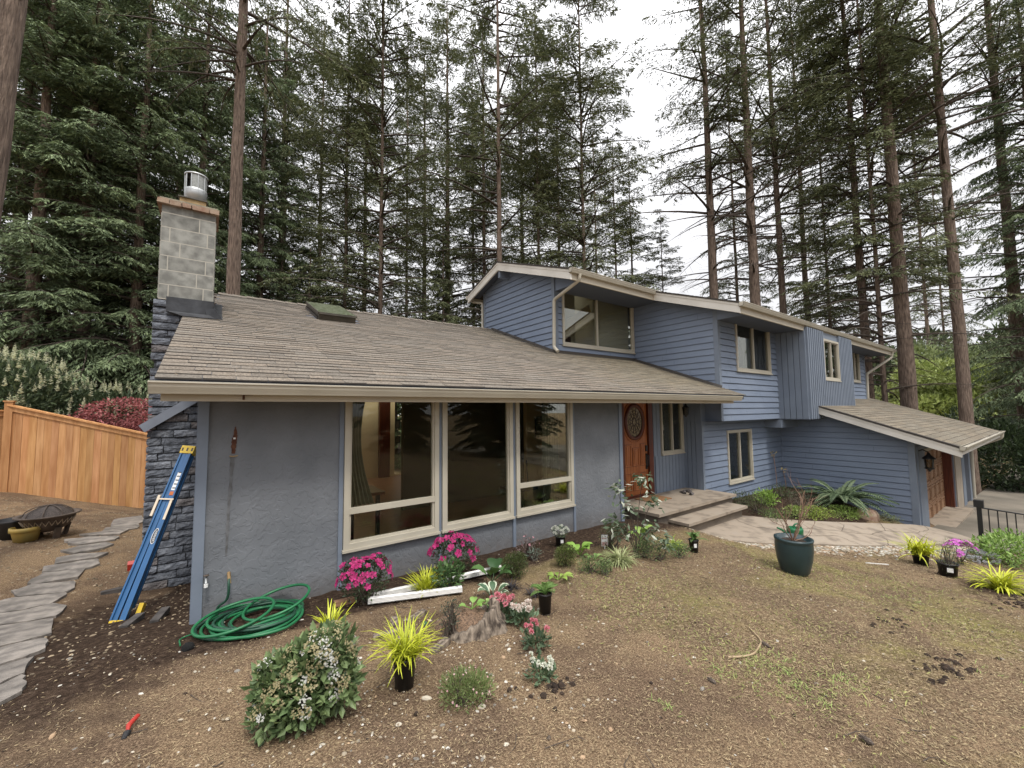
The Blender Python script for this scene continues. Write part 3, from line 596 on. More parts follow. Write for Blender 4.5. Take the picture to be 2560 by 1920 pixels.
# --- roofs
def shingle_roof(x0, x1, y0, y1, zf, slope, skip=None, course=.125, xr=None, seed=1, tabw=(.18, .48)):
    rs = np.random.RandomState(seed); mb = MB(); c = 1/math.sqrt(1+slope**2); n = int((y1-y0)/(course*c)); dy = (y1-y0)/n
    VV = []; cols = []; VS = []
    for i in range(n):
        ya = y0+i*dy-.004; yb = y0+(i+1)*dy+.02
        xa, xb = (x0, x1) if xr is None else xr((ya+yb)/2)
        x = xa
        while x < xb-.01:
            w = rs.uniform(*tabw); w = min(w, xb-x)
            if xb-x-w < .05: w = xb-x
            if not (skip and skip(x+w/2, (ya+yb)/2)):
                th = .007+rs.choice([0, .004])+rs.uniform(0, .002); sh = rs.choice([0, 0, 0, -.006])
                a = (x+.002, ya+sh); b = (x+w-.002, yb); zt0 = zf(a[1])+th; zt1 = zf(b[1])+.001
                VV.append([(a[0], a[1], zt0), (b[0], a[1], zt0), (b[0], b[1], zt1), (a[0], b[1], zt1)])
                v = rs.uniform(.84, 1.10)*(1-.14*(rs.rand() < .15)); q = rs.uniform(-.03, .03); ly = float(np.clip((x-4.6)/3.2, 0, 1))*float(np.clip((yb-4.2)/1.5+.35, .35, 1)) if xr is None and x0 < 1 else .55; cols.append((v*(1+q+.10*ly*.7), v*(1+.07*ly), v*(1-q-.08*ly)))
                VS.append([(a[0], a[1], zt0-th-.004), (b[0], a[1], zt0-th-.004), (b[0], a[1], zt0), (a[0], a[1], zt0)])
            x += w
    mb.polys(VV, m_shingle, np.array(cols)); mb.polys(VS, m_shingledark, None)
    return mb
m_shingledark = mat('shingle_butt', (.05, .043, .037), rough=.95)
def deck(mb, pts, m, th=.10, skirt=None):
    T = [np.array(p, float) for p in pts]; B = [p-np.array([0, 0, th]) for p in T]; n = len(T)
    mb.add(T+B, [tuple(range(n)), tuple(range(2*n-1, n-1, -1))]+[(i, i+n, (i+1) % n+n, (i+1) % n) for i in range(n)], m)
RIDGE = 9.92
SKY = (1.50, 2.16, 8.12, 9.46)
def skipm(x, y): return (x > 6.62 and y > 7.2) or (SKY[0]-.0 < x < SKY[1] and SKY[2] < y < SKY[3]) or (x < -.05 and y > 7.12)
mb = shingle_roof(-.40, 9.68, 4.27, RIDGE, roofz, RS, skipm)
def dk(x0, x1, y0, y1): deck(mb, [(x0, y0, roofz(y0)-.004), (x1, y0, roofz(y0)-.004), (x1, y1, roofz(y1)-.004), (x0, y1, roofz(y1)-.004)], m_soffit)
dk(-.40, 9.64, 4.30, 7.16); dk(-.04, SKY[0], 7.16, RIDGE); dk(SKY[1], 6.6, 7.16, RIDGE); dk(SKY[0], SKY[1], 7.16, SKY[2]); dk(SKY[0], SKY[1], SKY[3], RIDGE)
rb = lambda y: roofz(RIDGE)-.01-.3*(y-RIDGE)
for x0_, x1_, y0_, y1_ in ((-.1, 6.58, RIDGE, 10.0), (-.1, .3, 10.0, 11.6), (5.9, 6.58, 10.0, 11.6), (-.1, 6.58, 11.6, 14.5)): deck(mb, [(x0_, y0_, rb(y0_)), (x1_, y0_, rb(y0_)), (x1_, y1_, rb(y1_)), (x0_, y1_, rb(y1_))], m_shingle)  # gap in the unseen rear slope added to let daylight into the front room
# step flashing along the upper walls, dark line
def rl(y, dx=0): return roofz(y)+.012
mb.add([(6.54, 7.15, rl(7.15)+.055), (6.54, 9.92, rl(9.92)+.055), (6.50, 9.92, rl(9.92)), (6.50, 7.15, rl(7.15))], [(0, 1, 2, 3)], m_shingledark)
mb.box((6.5, 7.15, rl(7.15)-.02), (9.64, 7.2, rl(7.2)+.045), m_shingledark)
mb.add([(9.60, 4.75, rl(4.75)+.055), (9.60, 7.2, rl(7.2)+.055), (9.555, 7.2, rl(7.2)), (9.555, 4.75, rl(4.75))], [(0, 1, 2, 3)], m_shingledark)
x = -.02; rs = np.random.RandomState(4)
while x < 6.55:      # ridge caps
    h_ = rs.uniform(.0, .008); zz_ = roofz(RIDGE)+.012+h_
    mb.add([(x, RIDGE-.13, zz_-.13*RS+.004), (x+.29, RIDGE-.13, zz_-.13*RS-.006), (x+.29, RIDGE, zz_+.006), (x, RIDGE, zz_+.022), (x, RIDGE+.13, zz_-.04), (x+.29, RIDGE+.13, zz_-.05)], [(0, 1, 2, 3), (3, 2, 5, 4)], m_shingle, (.9, .9, .9)); 
    mb.add([(x, RIDGE-.13, zz_-.13*RS-.02), (x, RIDGE-.13, zz_-.13*RS+.004), (x, RIDGE, zz_+.022), (x, RIDGE, zz_-.01)], [(0, 1, 2, 3)], m_shingledark)
    x += .235
main_roof = mb.build('roof', H)
rs = np.random.RandomState(63); n_ = 2600; x_ = rs.uniform(-.3, 9.5, n_); y_ = 4.3+5.4*rs.rand(n_)**1.3; ok = ~((x_ > 6.5) & (y_ > 7.1)) & ~((x_ < .05) & (y_ > 7)); x_, y_ = x_[ok], y_[ok]; n_ = len(x_)
q_ = rs.uniform(0, 6.28, n_); d_ = np.c_[np.cos(q_), np.sin(q_), np.sin(q_)*RS]; w_ = np.c_[-np.sin(q_), np.cos(q_), np.cos(q_)*RS]; c_ = np.c_[x_, y_, roofz(y_)+.02]; l_ = rs.uniform(.012, .06, n_)[:, None]; t_ = rs.uniform(.001, .004, n_)[:, None]
mb = MB(); mb.polys(np.stack([c_, c_+d_*l_*.5+w_*t_, c_+d_*l_, c_+d_*l_*.5-w_*t_], 1), m_straw, np.array((.16, .11, .06))*rs.uniform(.4, 1.8, (n_, 1))); mb.build('needle_litter', main_roof, kind='stuff')
sk = MB(); 
def rq(x, y, h): return (x, y-h*RS*.93, roofz(y)+h*.93)
a = [rq(SKY[0], SKY[2], 0), rq(SKY[1], SKY[2], 0), rq(SKY[1], SKY[3], 0), rq(SKY[0], SKY[3], 0)]; b_ = [rq(SKY[0], SKY[2], .13), rq(SKY[1], SKY[2], .13), rq(SKY[1], SKY[3], .13), rq(SKY[0], SKY[3], .13)]
m_bronze = mat('bronze_frame', (.035, .03, .02), (.06, .05, .035), 6, .5)
sk.add(a+b_, [(0, 1, 5, 4), (1, 2, 6, 5), (2, 3, 7, 6), (3, 0, 4, 7)], m_bronze)
for i in range(4):
    p, q = np.array(b_[i]), np.array(b_[(i+1) % 4]); sk.tube([p, q], .028, m_bronze, 4)
for i in range(12): y_ = SKY[2]+.05+i*.105; sk.box((SKY[0]-.02, y_, roofz(y_)), (SKY[0]-.002, y_+.08, roofz(y_)+.07), m_shingledark)
sky_o = sk.build('skylight', main_roof)
sp = MB(); sp.add([tuple(np.array(v)+np.array([0, -.008, .02])) for v in b_], [(0, 1, 2, 3)], mat('mossy_skylight_glass', (.16, .19, .10), (.34, .38, .27), 14, .25, trans=.55)); sp.build('skylight_pane', sky_o)
def gutter(x0, x1, y, ztop, name='gutter', hgt=.10, dep=.11, parent=H, endcap=True):
    prof = [(0, 0), (-.012, -.002), (-.012, -.014), (.0, -.02), (.004, -.045), (.022, -hgt*.82), (.03, -hgt), (dep-.004, -hgt), (dep, -hgt), (dep, .0), (dep-.006, .0), (dep-.006, -hgt*.9), (.03, -hgt*.9), (.012, -.045), (.006, -.012)]
    g = MB(); g.extr(prof, (x0, y, ztop), (0, 1, 0), (0, 0, 1), (x1-x0, 0, 0), m_cream)
    if endcap:
        for x in (x0, x1-.003): g.extr([(0, 0), (-.012, -.01), (.004, -.045), (.022, -hgt*.82), (.03, -hgt), (dep, -hgt), (dep, 0)], (x, y, ztop), (0, 1, 0), (0, 0, 1), (.003, 0, 0), m_cream)
    return g.build(name, parent)
gutter(-.43, 9.36, 4.2, .2625)
mb = MB(); mb.box((-.36, 4.315, .105), (9.18, 4.355, .27), m_fascia); mb.box((6.05, 4.3135, .11), (6.053, 4.3155, .17), m_shingledark)
mb.add([(-.40, 4.36, roofz(4.36)-.02), (-.40, 7.14, roofz(7.14)-.02), (-.40, 7.14, roofz(7.14)-.15), (-.40, 4.36, roofz(4.36)-.15), (-.37, 4.36, roofz(4.36)-.02), (-.37, 7.14, roofz(7.14)-.02), (-.37, 7.14, roofz(7.14)-.15), (-.37, 4.36, roofz(4.36)-.15)], [(0, 3, 2, 1), (4, 5, 6, 7), (3, 7, 6, 2)], m_fascia)
mb.build('fascia_board', H)
mb = MB(); mb.tube([(.2, 4.312, .17), (.2, 4.305, .12)], .008, m_rust, 6); mb.box((.13, 4.311, .16), (.27, 4.3145, .168), m_rust); mb.build('old_bracket', H)
# upper roof
mb = MB(); UX0, UX1, UX2 = 6.2, 9.25, 22.35
def ud(x0, x1, y0, y1, z=uroofz): deck(mb, [(x0, y0, z(y0)), (x1, y0, z(y0)), (x1, y1, z(y1)), (x0, y1, z(y1))], m_shingledark, .06)
ud(UX0, UX1, 6.28, 9.1); ud(UX1, UX2, 4.13, 9.1)
bz = lambda y: uroofz(9.1)-.34*(y-9.1)
for x0_, x1_, y0_, y1_ in ((UX0, UX2, 9.1, 9.2), (UX0, 6.75, 9.2, 10.2), (9.5, UX2, 9.2, 10.2), (UX0, UX2, 10.2, 10.75)): deck(mb, [(x0_, y0_, bz(y0_)), (x1_, y0_, bz(y0_)), (x1_, y1_, bz(y1_)), (x0_, y1_, bz(y1_))], m_shingledark, .06)  # unseen rear gap above the big window's room, added to brighten it
for x, y0 in ((UX0, 6.28), (UX1, 4.13)):   # ragged shingle edge seen on the rakes
    y = y0
    while y < 9.1: ya_ = min(y+.142, 9.1); q_ = rs.uniform(.006, .014); deck(mb, [(x-.03, y, uroofz(y)+q_), (x+.3, y, uroofz(y)+q_), (x+.3, ya_, uroofz(ya_)+q_), (x-.03, ya_, uroofz(ya_)+q_)], m_shingledark, .035); y += .14
rs = np.random.RandomState(2); y = 9.1
while y < 10.75: ya_ = min(y+.142, 10.75); q_ = rs.uniform(.006, .014); deck(mb, [(UX0-.03, y, bz(y)+q_), (UX0+.3, y, bz(y)+q_), (UX0+.3, ya_, bz(ya_)+q_), (UX0-.03, ya_, bz(ya_)+q_)], m_shingledark, .035); y += .14
mb2 = shingle_roof(UX0, UX1, 6.28, 9.1, lambda y: uroofz(y)+.004, MS, seed=5); mb2b = shingle_roof(UX1, UX2, 4.13, 9.1, lambda y: uroofz(y)+.004, MS, seed=6, tabw=(.3, .9))
for q in (mb2, mb2b):
    for P_, i_, c_, s_ in q.P: mb.P.append((P_+mb.n, mb.mi(q.mats[i_]), c_, s_))
    mb.V += q.V; mb.n += q.n
mb.build('roof', H)
def rake(name, x, y0, z0, y1, z1, w, m, th=.045):
    mb = MB(); q = [(y0, z0), (y1, z1), (y1, z1-w), (y0, z0-w)]
    mb.add([(x, y, z) for y, z in q]+[(x+th, y, z) for y, z in q], [(0, 1, 2, 3)[::-1], (4, 5, 6, 7), (0, 4, 5, 1), (1, 5, 6, 2), (2, 6, 7, 3), (3, 7, 4, 0)], m)
    mb.add([(x-.012, y, z-.0) for y, z in ((y0, z0), (y1, z1))]+[(x-.012, y, z-.05) for y, z in ((y1, z1), (y0, z0))], [(0, 1, 2, 3)], m); mb.add([(x-.012, y0, z0-.05), (x-.012, y1, z1-.05), (x, y1, z1-.05), (x, y0, z0-.05)], [(0, 1, 2, 3)], m)
    return mb.build(name, H)
rake('rake_board', UX0, 6.26, uroofz(6.26)-.03, 9.1, uroofz(9.1)-.03, .215, m_white)
rake('rake_board', UX0, 9.1, uroofz(9.1)-.03, 10.75, bz(10.75)-.03, .215, m_white)
rake('rake_board', UX1, 4.12, uroofz(4.12)-.03, 6.28, uroofz(6.28)-.03, .215, m_white)
mb = MB()
mb.box((UX0+.02, 6.27, uroofz(6.27)-.24), (UX1+.03, 6.31, uroofz(6.27)-.02), m_fascia); mb.box((UX1+.03, 4.12, uroofz(4.12)-.24), (UX2-.1, 4.16, uroofz(4.12)-.02), m_fascia)
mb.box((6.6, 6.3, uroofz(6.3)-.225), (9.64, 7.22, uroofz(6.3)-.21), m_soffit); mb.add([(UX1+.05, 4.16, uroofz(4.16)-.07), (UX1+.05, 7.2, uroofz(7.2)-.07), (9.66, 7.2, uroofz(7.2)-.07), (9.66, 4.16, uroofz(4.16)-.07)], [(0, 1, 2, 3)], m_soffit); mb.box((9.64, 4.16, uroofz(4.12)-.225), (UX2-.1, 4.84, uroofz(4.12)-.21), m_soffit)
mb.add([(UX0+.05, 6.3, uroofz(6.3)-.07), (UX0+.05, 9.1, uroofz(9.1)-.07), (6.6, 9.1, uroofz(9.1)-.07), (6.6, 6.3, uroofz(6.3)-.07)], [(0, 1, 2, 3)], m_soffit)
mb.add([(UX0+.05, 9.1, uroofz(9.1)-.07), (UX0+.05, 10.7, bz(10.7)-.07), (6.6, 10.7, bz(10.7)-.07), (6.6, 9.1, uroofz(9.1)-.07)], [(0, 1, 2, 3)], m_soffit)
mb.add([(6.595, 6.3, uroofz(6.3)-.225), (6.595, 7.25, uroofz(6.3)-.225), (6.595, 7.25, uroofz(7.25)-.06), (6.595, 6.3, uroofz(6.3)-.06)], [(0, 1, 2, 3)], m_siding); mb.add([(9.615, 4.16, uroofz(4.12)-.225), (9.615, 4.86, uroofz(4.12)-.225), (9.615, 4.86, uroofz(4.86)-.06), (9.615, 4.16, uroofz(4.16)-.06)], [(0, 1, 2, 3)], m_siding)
mb.build('fascia_board', H)
gutter(UX0-.03, 9.5, 6.17, uroofz(6.2)+.02); gutter(UX1-.03, 22.6, 4.02, uroofz(4.05)+.02); 
mb = MB(); mb.box((UX0+.0, 10.75, bz(10.75)-.12), (9, 10.86, bz(10.75)+.0), m_cream); mb.build('gutter', H)
def downspout(pts, r=.042, m=m_cream):
    mb = MB(); P_ = smoothline(pts, 6*len(pts)) if len(pts) > 3 else np.array(pts, float)
    mb.tube(P_, r, m, 8); return mb.build('downspout', H)
def dsp(pts, r=.04):
    mb = MB(); P_ = [np.array(p, float) for p in pts]; out = [P_[0]]
    for a, b, c_ in zip(P_[:-2], P_[1:-1], P_[2:]):
        u = (a-b)/np.linalg.norm(a-b); v = (c_-b)/np.linalg.norm(c_-b); d = .06
        for t in np.linspace(0, 1, 5): out.append((b+u*d)*(1-t)**2+2*b*t*(1-t)+(b+v*d)*t*t)
    out.append(P_[-1]); mb.tube(out, r, m_cream, 8); return mb.build('downspout', H)
dsp([(6.45, 6.22, 3.02), (6.45, 6.24, 2.88), (6.50, 7.13, 2.65), (6.50, 7.16, 1.50), (6.47, 7.0, 1.38)])
dsp([(6.35, 10.78, 3.50), (6.35, 10.75, 3.38), (6.53, 10.42, 3.3), (6.53, 10.42, 2.55), (6.5, 10.3, 2.45)], .035)
dsp([(22.35, 4.1, 2.25), (22.35, 4.15, 2.0), (21.56, 4.78, 1.35), (21.56, 4.8, .35)], .05)
# --- chimney
ch = MB(); rs = np.random.RandomState(11)
z = -2.6; row = 0
ch.box((-.68, 7.19, -2.7), (-.08, 7.9, 1.56), m_brick, (.35, .35, .35))
while z < 1.54:
    hh = .098; x = -.715-(rs.uniform(0, .2) if row % 2 else 0); 
    while x < -.075:
        w = rs.choice([.18, .28, .36, .42])*rs.uniform(.85, 1.15); x0 = max(x, -.715); x1 = x+w-.012
        if x1 > -.66:
            o_ = rs.uniform(0, .028); v = rs.uniform(.75, 1.2); wm = rs.rand() < .12
            col = (v*1.1, v*.92, v*.78) if wm else (v, v, v)
            n = 5; xs = np.linspace(x0, min(x1, -.075), n); zs = np.linspace(z+.004, z+hh-.006, 4); Pt = []
            for i, zz_ in enumerate(zs): Pt.append([(xx+(rs.uniform(-.004, .004)), 7.178-o_+rs.uniform(-.007, .007)+(.006 if (i in (0, 3)) else 0)+(.004 if (j in (0, n-1)) else 0), zz_+rs.uniform(-.004, .004)) for j, xx in enumerate(xs)])
            ch.grid(Pt, m_brick, col, smooth=False)
            Pt = np.array(Pt); bk = Pt.copy(); bk[:, :, 1] = 7.21
            for e in ((Pt[0], bk[0]), (Pt[-1], bk[-1]), (Pt[:, 0], bk[:, 0]), (Pt[:, -1], bk[:, -1])): ch.grid([e[0], e[1]], m_brick, col, smooth=False)
            if x0 < -.70: ch.box((-.715, 7.19, z+.004), (-.67, 7.9, z+hh-.006), m_brick, col)
        x += w
    z += hh+.006; row += 1
chim = ch.build('chimney', H)
cb = MB(); cb.box((-.672, 7.1608, 1.56), (-.078, 7.752, 2.875), m_mortar); z = 1.575
for r_ in range(7):
    hh = .196 if r_ < 6 else .10
    cuts = [(-.675, -.57, -.075-.115), (-.675, -.27, None), (-.675, -.59, -.075-.10), (-.675, -.465, None), (-.675, -.58, -.075-.09), (-.675, -.26, None), (-.675, -.27, None)][r_]
    xs = [c_ for c_ in cuts if c_ is not None]+[-.075]
    if r_ == 6: z = 2.775; 
    zt = min(z+.187, 2.872)
    for a, b in zip(xs[:-1], xs[1:]): v = rs.uniform(.85, 1.1); cb.box((a+.006, 7.16, z), (b-.006, 7.2, zt), m_cmu, (v, v, v))
    for a, b in ((7.16, 7.45), (7.46, 7.76)): v = rs.uniform(.85, 1.1); cb.box((-.68, a+.004, z), (-.64, b, zt), m_cmu, (v, v, v)); cb.box((-.11, a+.004, z), (-.07, b, zt), m_cmu, (v, v, v))
    z += .2
    if r_ == 5: break
cb.box((-.675, 7.16, 2.778), (-.075, 7.2, 2.872), m_cmu, (.9, .9, .9))
cb.build('block_stack', chim)
cp = MB(); x = -.72
for w in (.13, .13, .11, .2, .11): cp.box((x, 7.10, 2.875), (x+w-.004, 7.82, 2.94+rs.uniform(-.004, .006)), m_terra, None, .006); x += w
cp.box((-.70, 7.12, 2.93), (-.06, 7.80, 2.965), m_cmu, (1.25, 1.15, .95)); cp.build('brick_cap', chim)
fl = MB(); fl.box((-.50, 7.28, 2.965), (-.2, 7.58, 3.09), m_brass); fl.box((-.52, 7.26, 3.09), (-.18, 7.60, 3.105), m_bronze)
cx, cy = -.33, 7.43
fl.lathe([(.09, 3.1), (.11, 3.14), (.155, 3.18), (.155, 3.24), (.157, 3.26), (.157, 3.29), (.15, 3.295)], (cx, cy, 0), m_galv, 28)
t = np.arange(28)*2*PI/28
for i in range(28):
    q0, q1 = t[i], t[(i+1) % 28]; 
    if i in (17, 18): continue
    fl.add([(cx+.15*math.cos(q), cy+.15*math.sin(q), z_) for q, z_ in ((q0, 3.27), (q1, 3.27), (q1, 3.50), (q0, 3.50))], [(0, 1, 2, 3)], m_galvd)
for q in (16.8, 19.2, 22, 14, 25, 2, 6, 10): q *= 2*PI/28; fl.tube([(cx+.152*math.cos(q), cy+.152*math.sin(q), 3.24), (cx+.152*math.cos(q), cy+.152*math.sin(q), 3.51)], .007, m_galv, 6)
fl.lathe([(.16, 3.495), (.165, 3.5), (.165, 3.515), (.15, 3.52), (0.0, 3.535)], (cx, cy, 0), m_galv, 28); fl.lathe([(.07, 3.1), (.07, 3.45)], (cx, cy, 0), m_black, 16)
for V_ in fl.V:
    k_ = V_[:, 2] > 3.109; V_[k_, 0] = cx+(V_[k_, 0]-cx)*.86; V_[k_, 1] = cy+(V_[k_, 1]-cy)*.86
fl.build('flue_cap', chim)
ff = MB(); ff.box((-.585, 7.142, 1.485), (-.06, 7.16, 1.60), m_black); ff.box((-.58, 7.125, 1.385), (-.06, 7.142, 1.49), m_black)
ff.add([(-.58, 7.12, 1.40), (-.05, 7.08, 1.39), (0.03, 7.02, roofz(7.02)+.02), (-.40, 7.02, roofz(7.02)+.02)], [(0, 1, 2, 3)], m_black)
ff.add([(-.16, 7.12, 1.47), (-.05, 7.05, 1.48), (.05, 6.98, roofz(6.98)+.02), (-.13, 7.09, 1.36)], [(0, 1, 2, 3)], m_black)
for y in np.arange(7.1, 8.3, .17): ff.add([(-.065, y, roofz(y)), (-.065, y+.19, roofz(y+.19)), (-.06, y+.19, roofz(y)+.27+rs.uniform(-.02, .03)), (-.06, y, roofz(y)+.25)], [(0, 1, 2, 3)], m_black); ff.add([(-.065, y, roofz(y)+.012), (.04, y, roofz(y)+.018), (.04, y+.17, roofz(y+.17)+.018), (-.065, y+.17, roofz(y+.17)+.012)], [(0, 1, 2, 3)], m_black)
ff.build('flashing', chim)
mb = MB(); mb.obox((-.45, 7.12, .045), np.array([.315, 0, .235]), (0, .02, 0), (-.03, 0, .045), mat('grey_brace_paint', (.17, .19, .23), (.21, .235, .28), 5, .8)); mb.build('brace_board', H)
# --- garage
def gz(y): return -.94+.37*(y-1.42)
mb = MB(); lap_siding(mb, 'W', 13.98, [(2.40, -3.4), (5.22, -3.4), (5.22, gz(5.22)-.16), (2.40, gz(2.4)-.16)]); mb.box((13.945, 2.28, -3.5), (13.985, 2.41, gz(2.3)-.14), m_bluetrim); mb.build('garage_wall', H)
mb = MB(); flat_wall(mb, 'F', 2.29, [(13.96, -3.8), (22.7, -3.8), (22.7, gz(2.29)-.16), (13.96, gz(2.29)-.16)], [(15.05, 19.45, -3.7, -1.2), (21.3, 22.3, -3.5, -1.2)], m_bluetrim, rev=.35)
battens(mb, 'F', 2.29, 14.15, 15.0, -3.6, -1.0, .09); mb.box((20.7, 2.25, -3.8), (21.3, 2.289, -.85), m_bluetrim); mb.box((22.3, 2.25, -3.8), (22.7, 2.289, -.85), m_bluetrim)
mb.box((19.5, 2.26, -3.8), (20.7, 2.289, -.85), mat('tan_garage_panel', (.30, .25, .2), (.35, .3, .24), 3, .8))
mb.box((14.95, 2.27, -1.2), (19.5, 2.32, -1.12), m_cream)
mb.add([(22.7, 2.29, -3.8), (22.7, 9, -3.8), (22.7, 9, 1.2), (22.7, 2.29, gz(2.29)-.16)], [(0, 1, 2, 3)], m_siding)
mb.build('garage_wall', H)
gd = MB(); gd.box((15.05, 2.55, -3.42), (19.3, 2.6, -1.2), m_garwood)
for r_ in range(4):
    za = -3.38+r_*.55; gd.box((15.05, 2.53, za+.5), (19.3, 2.55, za+.545), m_garwood)
    for c_ in range(6): xa = 15.12+c_*.7; frame_rect(gd, 'F', 2.55, xa, xa+.6, za+.03, za+.48, .05, 0, .03, m_garwood); gd.box((xa+.12, 2.528, za+.14), (xa+.48, 2.545, za+.38), m_garwood)
gd.build('garage_door', H)
mb = MB(); mb.box((19.3, 2.32, -3.5), (19.5, 2.6, -1.1), m_doordark); mb.build('garage_jamb', H)
gd = MB(); gd.box((21.3, 2.5, -3.6), (22.3, 2.55, -1.2), m_garwood); frame_rect(gd, 'F', 2.5, 21.3, 22.3, -3.6, -1.2, .08, 0, .1, m_white); gd.build('garage_door', H)
mb = MB(); mb.box((15.0, 1.95, -3.5), (19.6, 2.55, -3.26), m_conc); mb.box((19.8, 2.0, -3.8), (21, 2.28, -3.4), m_stone, (.8, .8, .8)); mb.build('apron', H)
mb = MB(); mb.box((14.0, 5.2, -3.5), (14.05, 5.25, -.5), m_bluetrim); mb.box((15, 2.9, -1.1), (22.6, 6, -1.05), m_interiord); mb.build('garage_ceiling', H)
mb = shingle_roof(13.55, 22.75, 1.47, 4.84, gz, .37, skip=lambda x, y: (x < 16.72 and y > 4.1), seed=9, tabw=(.5, .95), course=.15)
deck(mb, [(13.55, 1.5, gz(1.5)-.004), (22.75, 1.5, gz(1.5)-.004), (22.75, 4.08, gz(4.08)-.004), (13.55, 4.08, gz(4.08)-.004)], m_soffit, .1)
deck(mb, [(16.72, 4.08, gz(4.08)-.004), (22.75, 4.08, gz(4.08)-.004), (22.75, 8.5, gz(8.5)-.004), (16.72, 8.5, gz(8.5)-.004)], m_shingle, .1)
y = 1.47
while y < 4.06: ya_ = min(y+.142, 4.08); q_ = rs.uniform(.008, .014); deck(mb, [(13.47, y, gz(y)+q_), (13.62, y, gz(y)+q_), (13.62, ya_, gz(ya_)+q_), (13.47, ya_, gz(ya_)+q_)], m_shingledark, .04); y += .14
mb.build('garage_roof', H)
rake('rake_board', 13.50, 1.45, gz(1.45)-.035, 4.08, gz(4.08)-.035, .19, m_white)
gutter(13.46, 22.95, 1.37, gz(1.42)+.03); mb = MB(); mb.box((13.54, 1.47, gz(1.47)-.2), (22.7, 1.51, gz(1.47)-.02), m_white); mb.build('fascia_board', H)
dsp([(22.7, 1.43, -1.0), (22.7, 1.45, -1.15), (22.72, 1.9, -1.4), (22.75, 2.2, -1.5), (22.75, 2.22, -3.4)], .05)
def lantern(loc, label, hang=False, s=1.0):
    t = root('wall_lantern' if not hang else 'hanging_lantern', loc, label, 'lantern'); x, y, z = loc; mb = MB()
    if not hang:
        mb.box((x-.04*s, y+.16*s, z-.1*s), (x+.04*s, y+.19*s, z+.2*s), m_blackmetal); mb.tube([(x, y+.17*s, z+.17*s), (x, y+.08*s, z+.22*s), (x, y, z+.17*s)], .012*s, m_blackmetal, 6)
    else: mb.tube([(x, y, z+.15*s), (x, y, z+.42*s)], .008, m_blackmetal, 6)
    mb.lathe([(0, .17*s), (.02*s, .16*s), (.035*s, .12*s), (.10*s, .06*s), (.105*s, .04*s), (.085*s, .04*s)], loc, m_blackmetal, 8)
    for q in range(4): a = q*PI/2+PI/4; mb.tube([(x+.085*s*math.cos(a), y+.085*s*math.sin(a), z+.05*s), (x+.065*s*math.cos(a), y+.065*s*math.sin(a), z-.14*s)], .009*s, m_blackmetal, 4)
    mb.lathe([(.075*s, -.13*s), (.075*s, -.15*s), (.03*s, -.17*s), (.015*s, -.2*s), (0, -.21*s)], loc, m_blackmetal, 8); mb.build('frame', t)
    g = MB(); g.lathe([(.075*s, .05*s), (.06*s, -.135*s)], loc, m_glassd, 8); g.build('lamp_glass', t)
lantern((8.43, 5.0, -.02), 'small black lantern hanging under the eave above the porch', True, .8)
lantern((14.25, 2.09, -1.35), 'black wall lantern on the corner of the garage beside the wooden door', s=1.25)
# door mat, shoes
mb = MB(); mb.box((7.32, 5.14, -1.928), (8.0, 5.6, -1.912), m_coir, None, .004); mb.build('door_mat', origin=(7.66, 5.37, -1.93), label='brown coir mat on the porch in front of the wooden door', category='door mat')
for i, (x, y, r_) in enumerate(((8.74, 5.12, .4), (8.72, 5.32, .9), (8.92, 5.33, 1.2))):
    mb = MB(); a = np.array([math.cos(r_), math.sin(r_), 0]); n_ = np.array([-a[1], a[0], 0]); c_ = np.array([x, y, -1.93]); rows = []
    for t_, w, h_ in ((-1, .02, .05), (-.9, .035, .085), (-.5, .04, .08), (0, .04, .055), (.5, .048, .04), (.9, .035, .03), (1, .01, .015)):
        rows.append([c_+a*t_*.13+n_*w*math.cos(q)+np.array([0, 0, max(0, h_*math.sin(q))]) for q in np.linspace(0, PI, 9)])
    mb.grid(rows, mat('worn_shoe', (.04, .035, .035), (.18, .16, .15), 30, .8)); mb.build('shoe', origin=c_, label=['dark shoe lying nearest the porch edge', 'dark shoe behind the one nearest the porch edge', 'grey shoe against the blue entry wall'][i], category='shoe', group='shoes left on the porch')
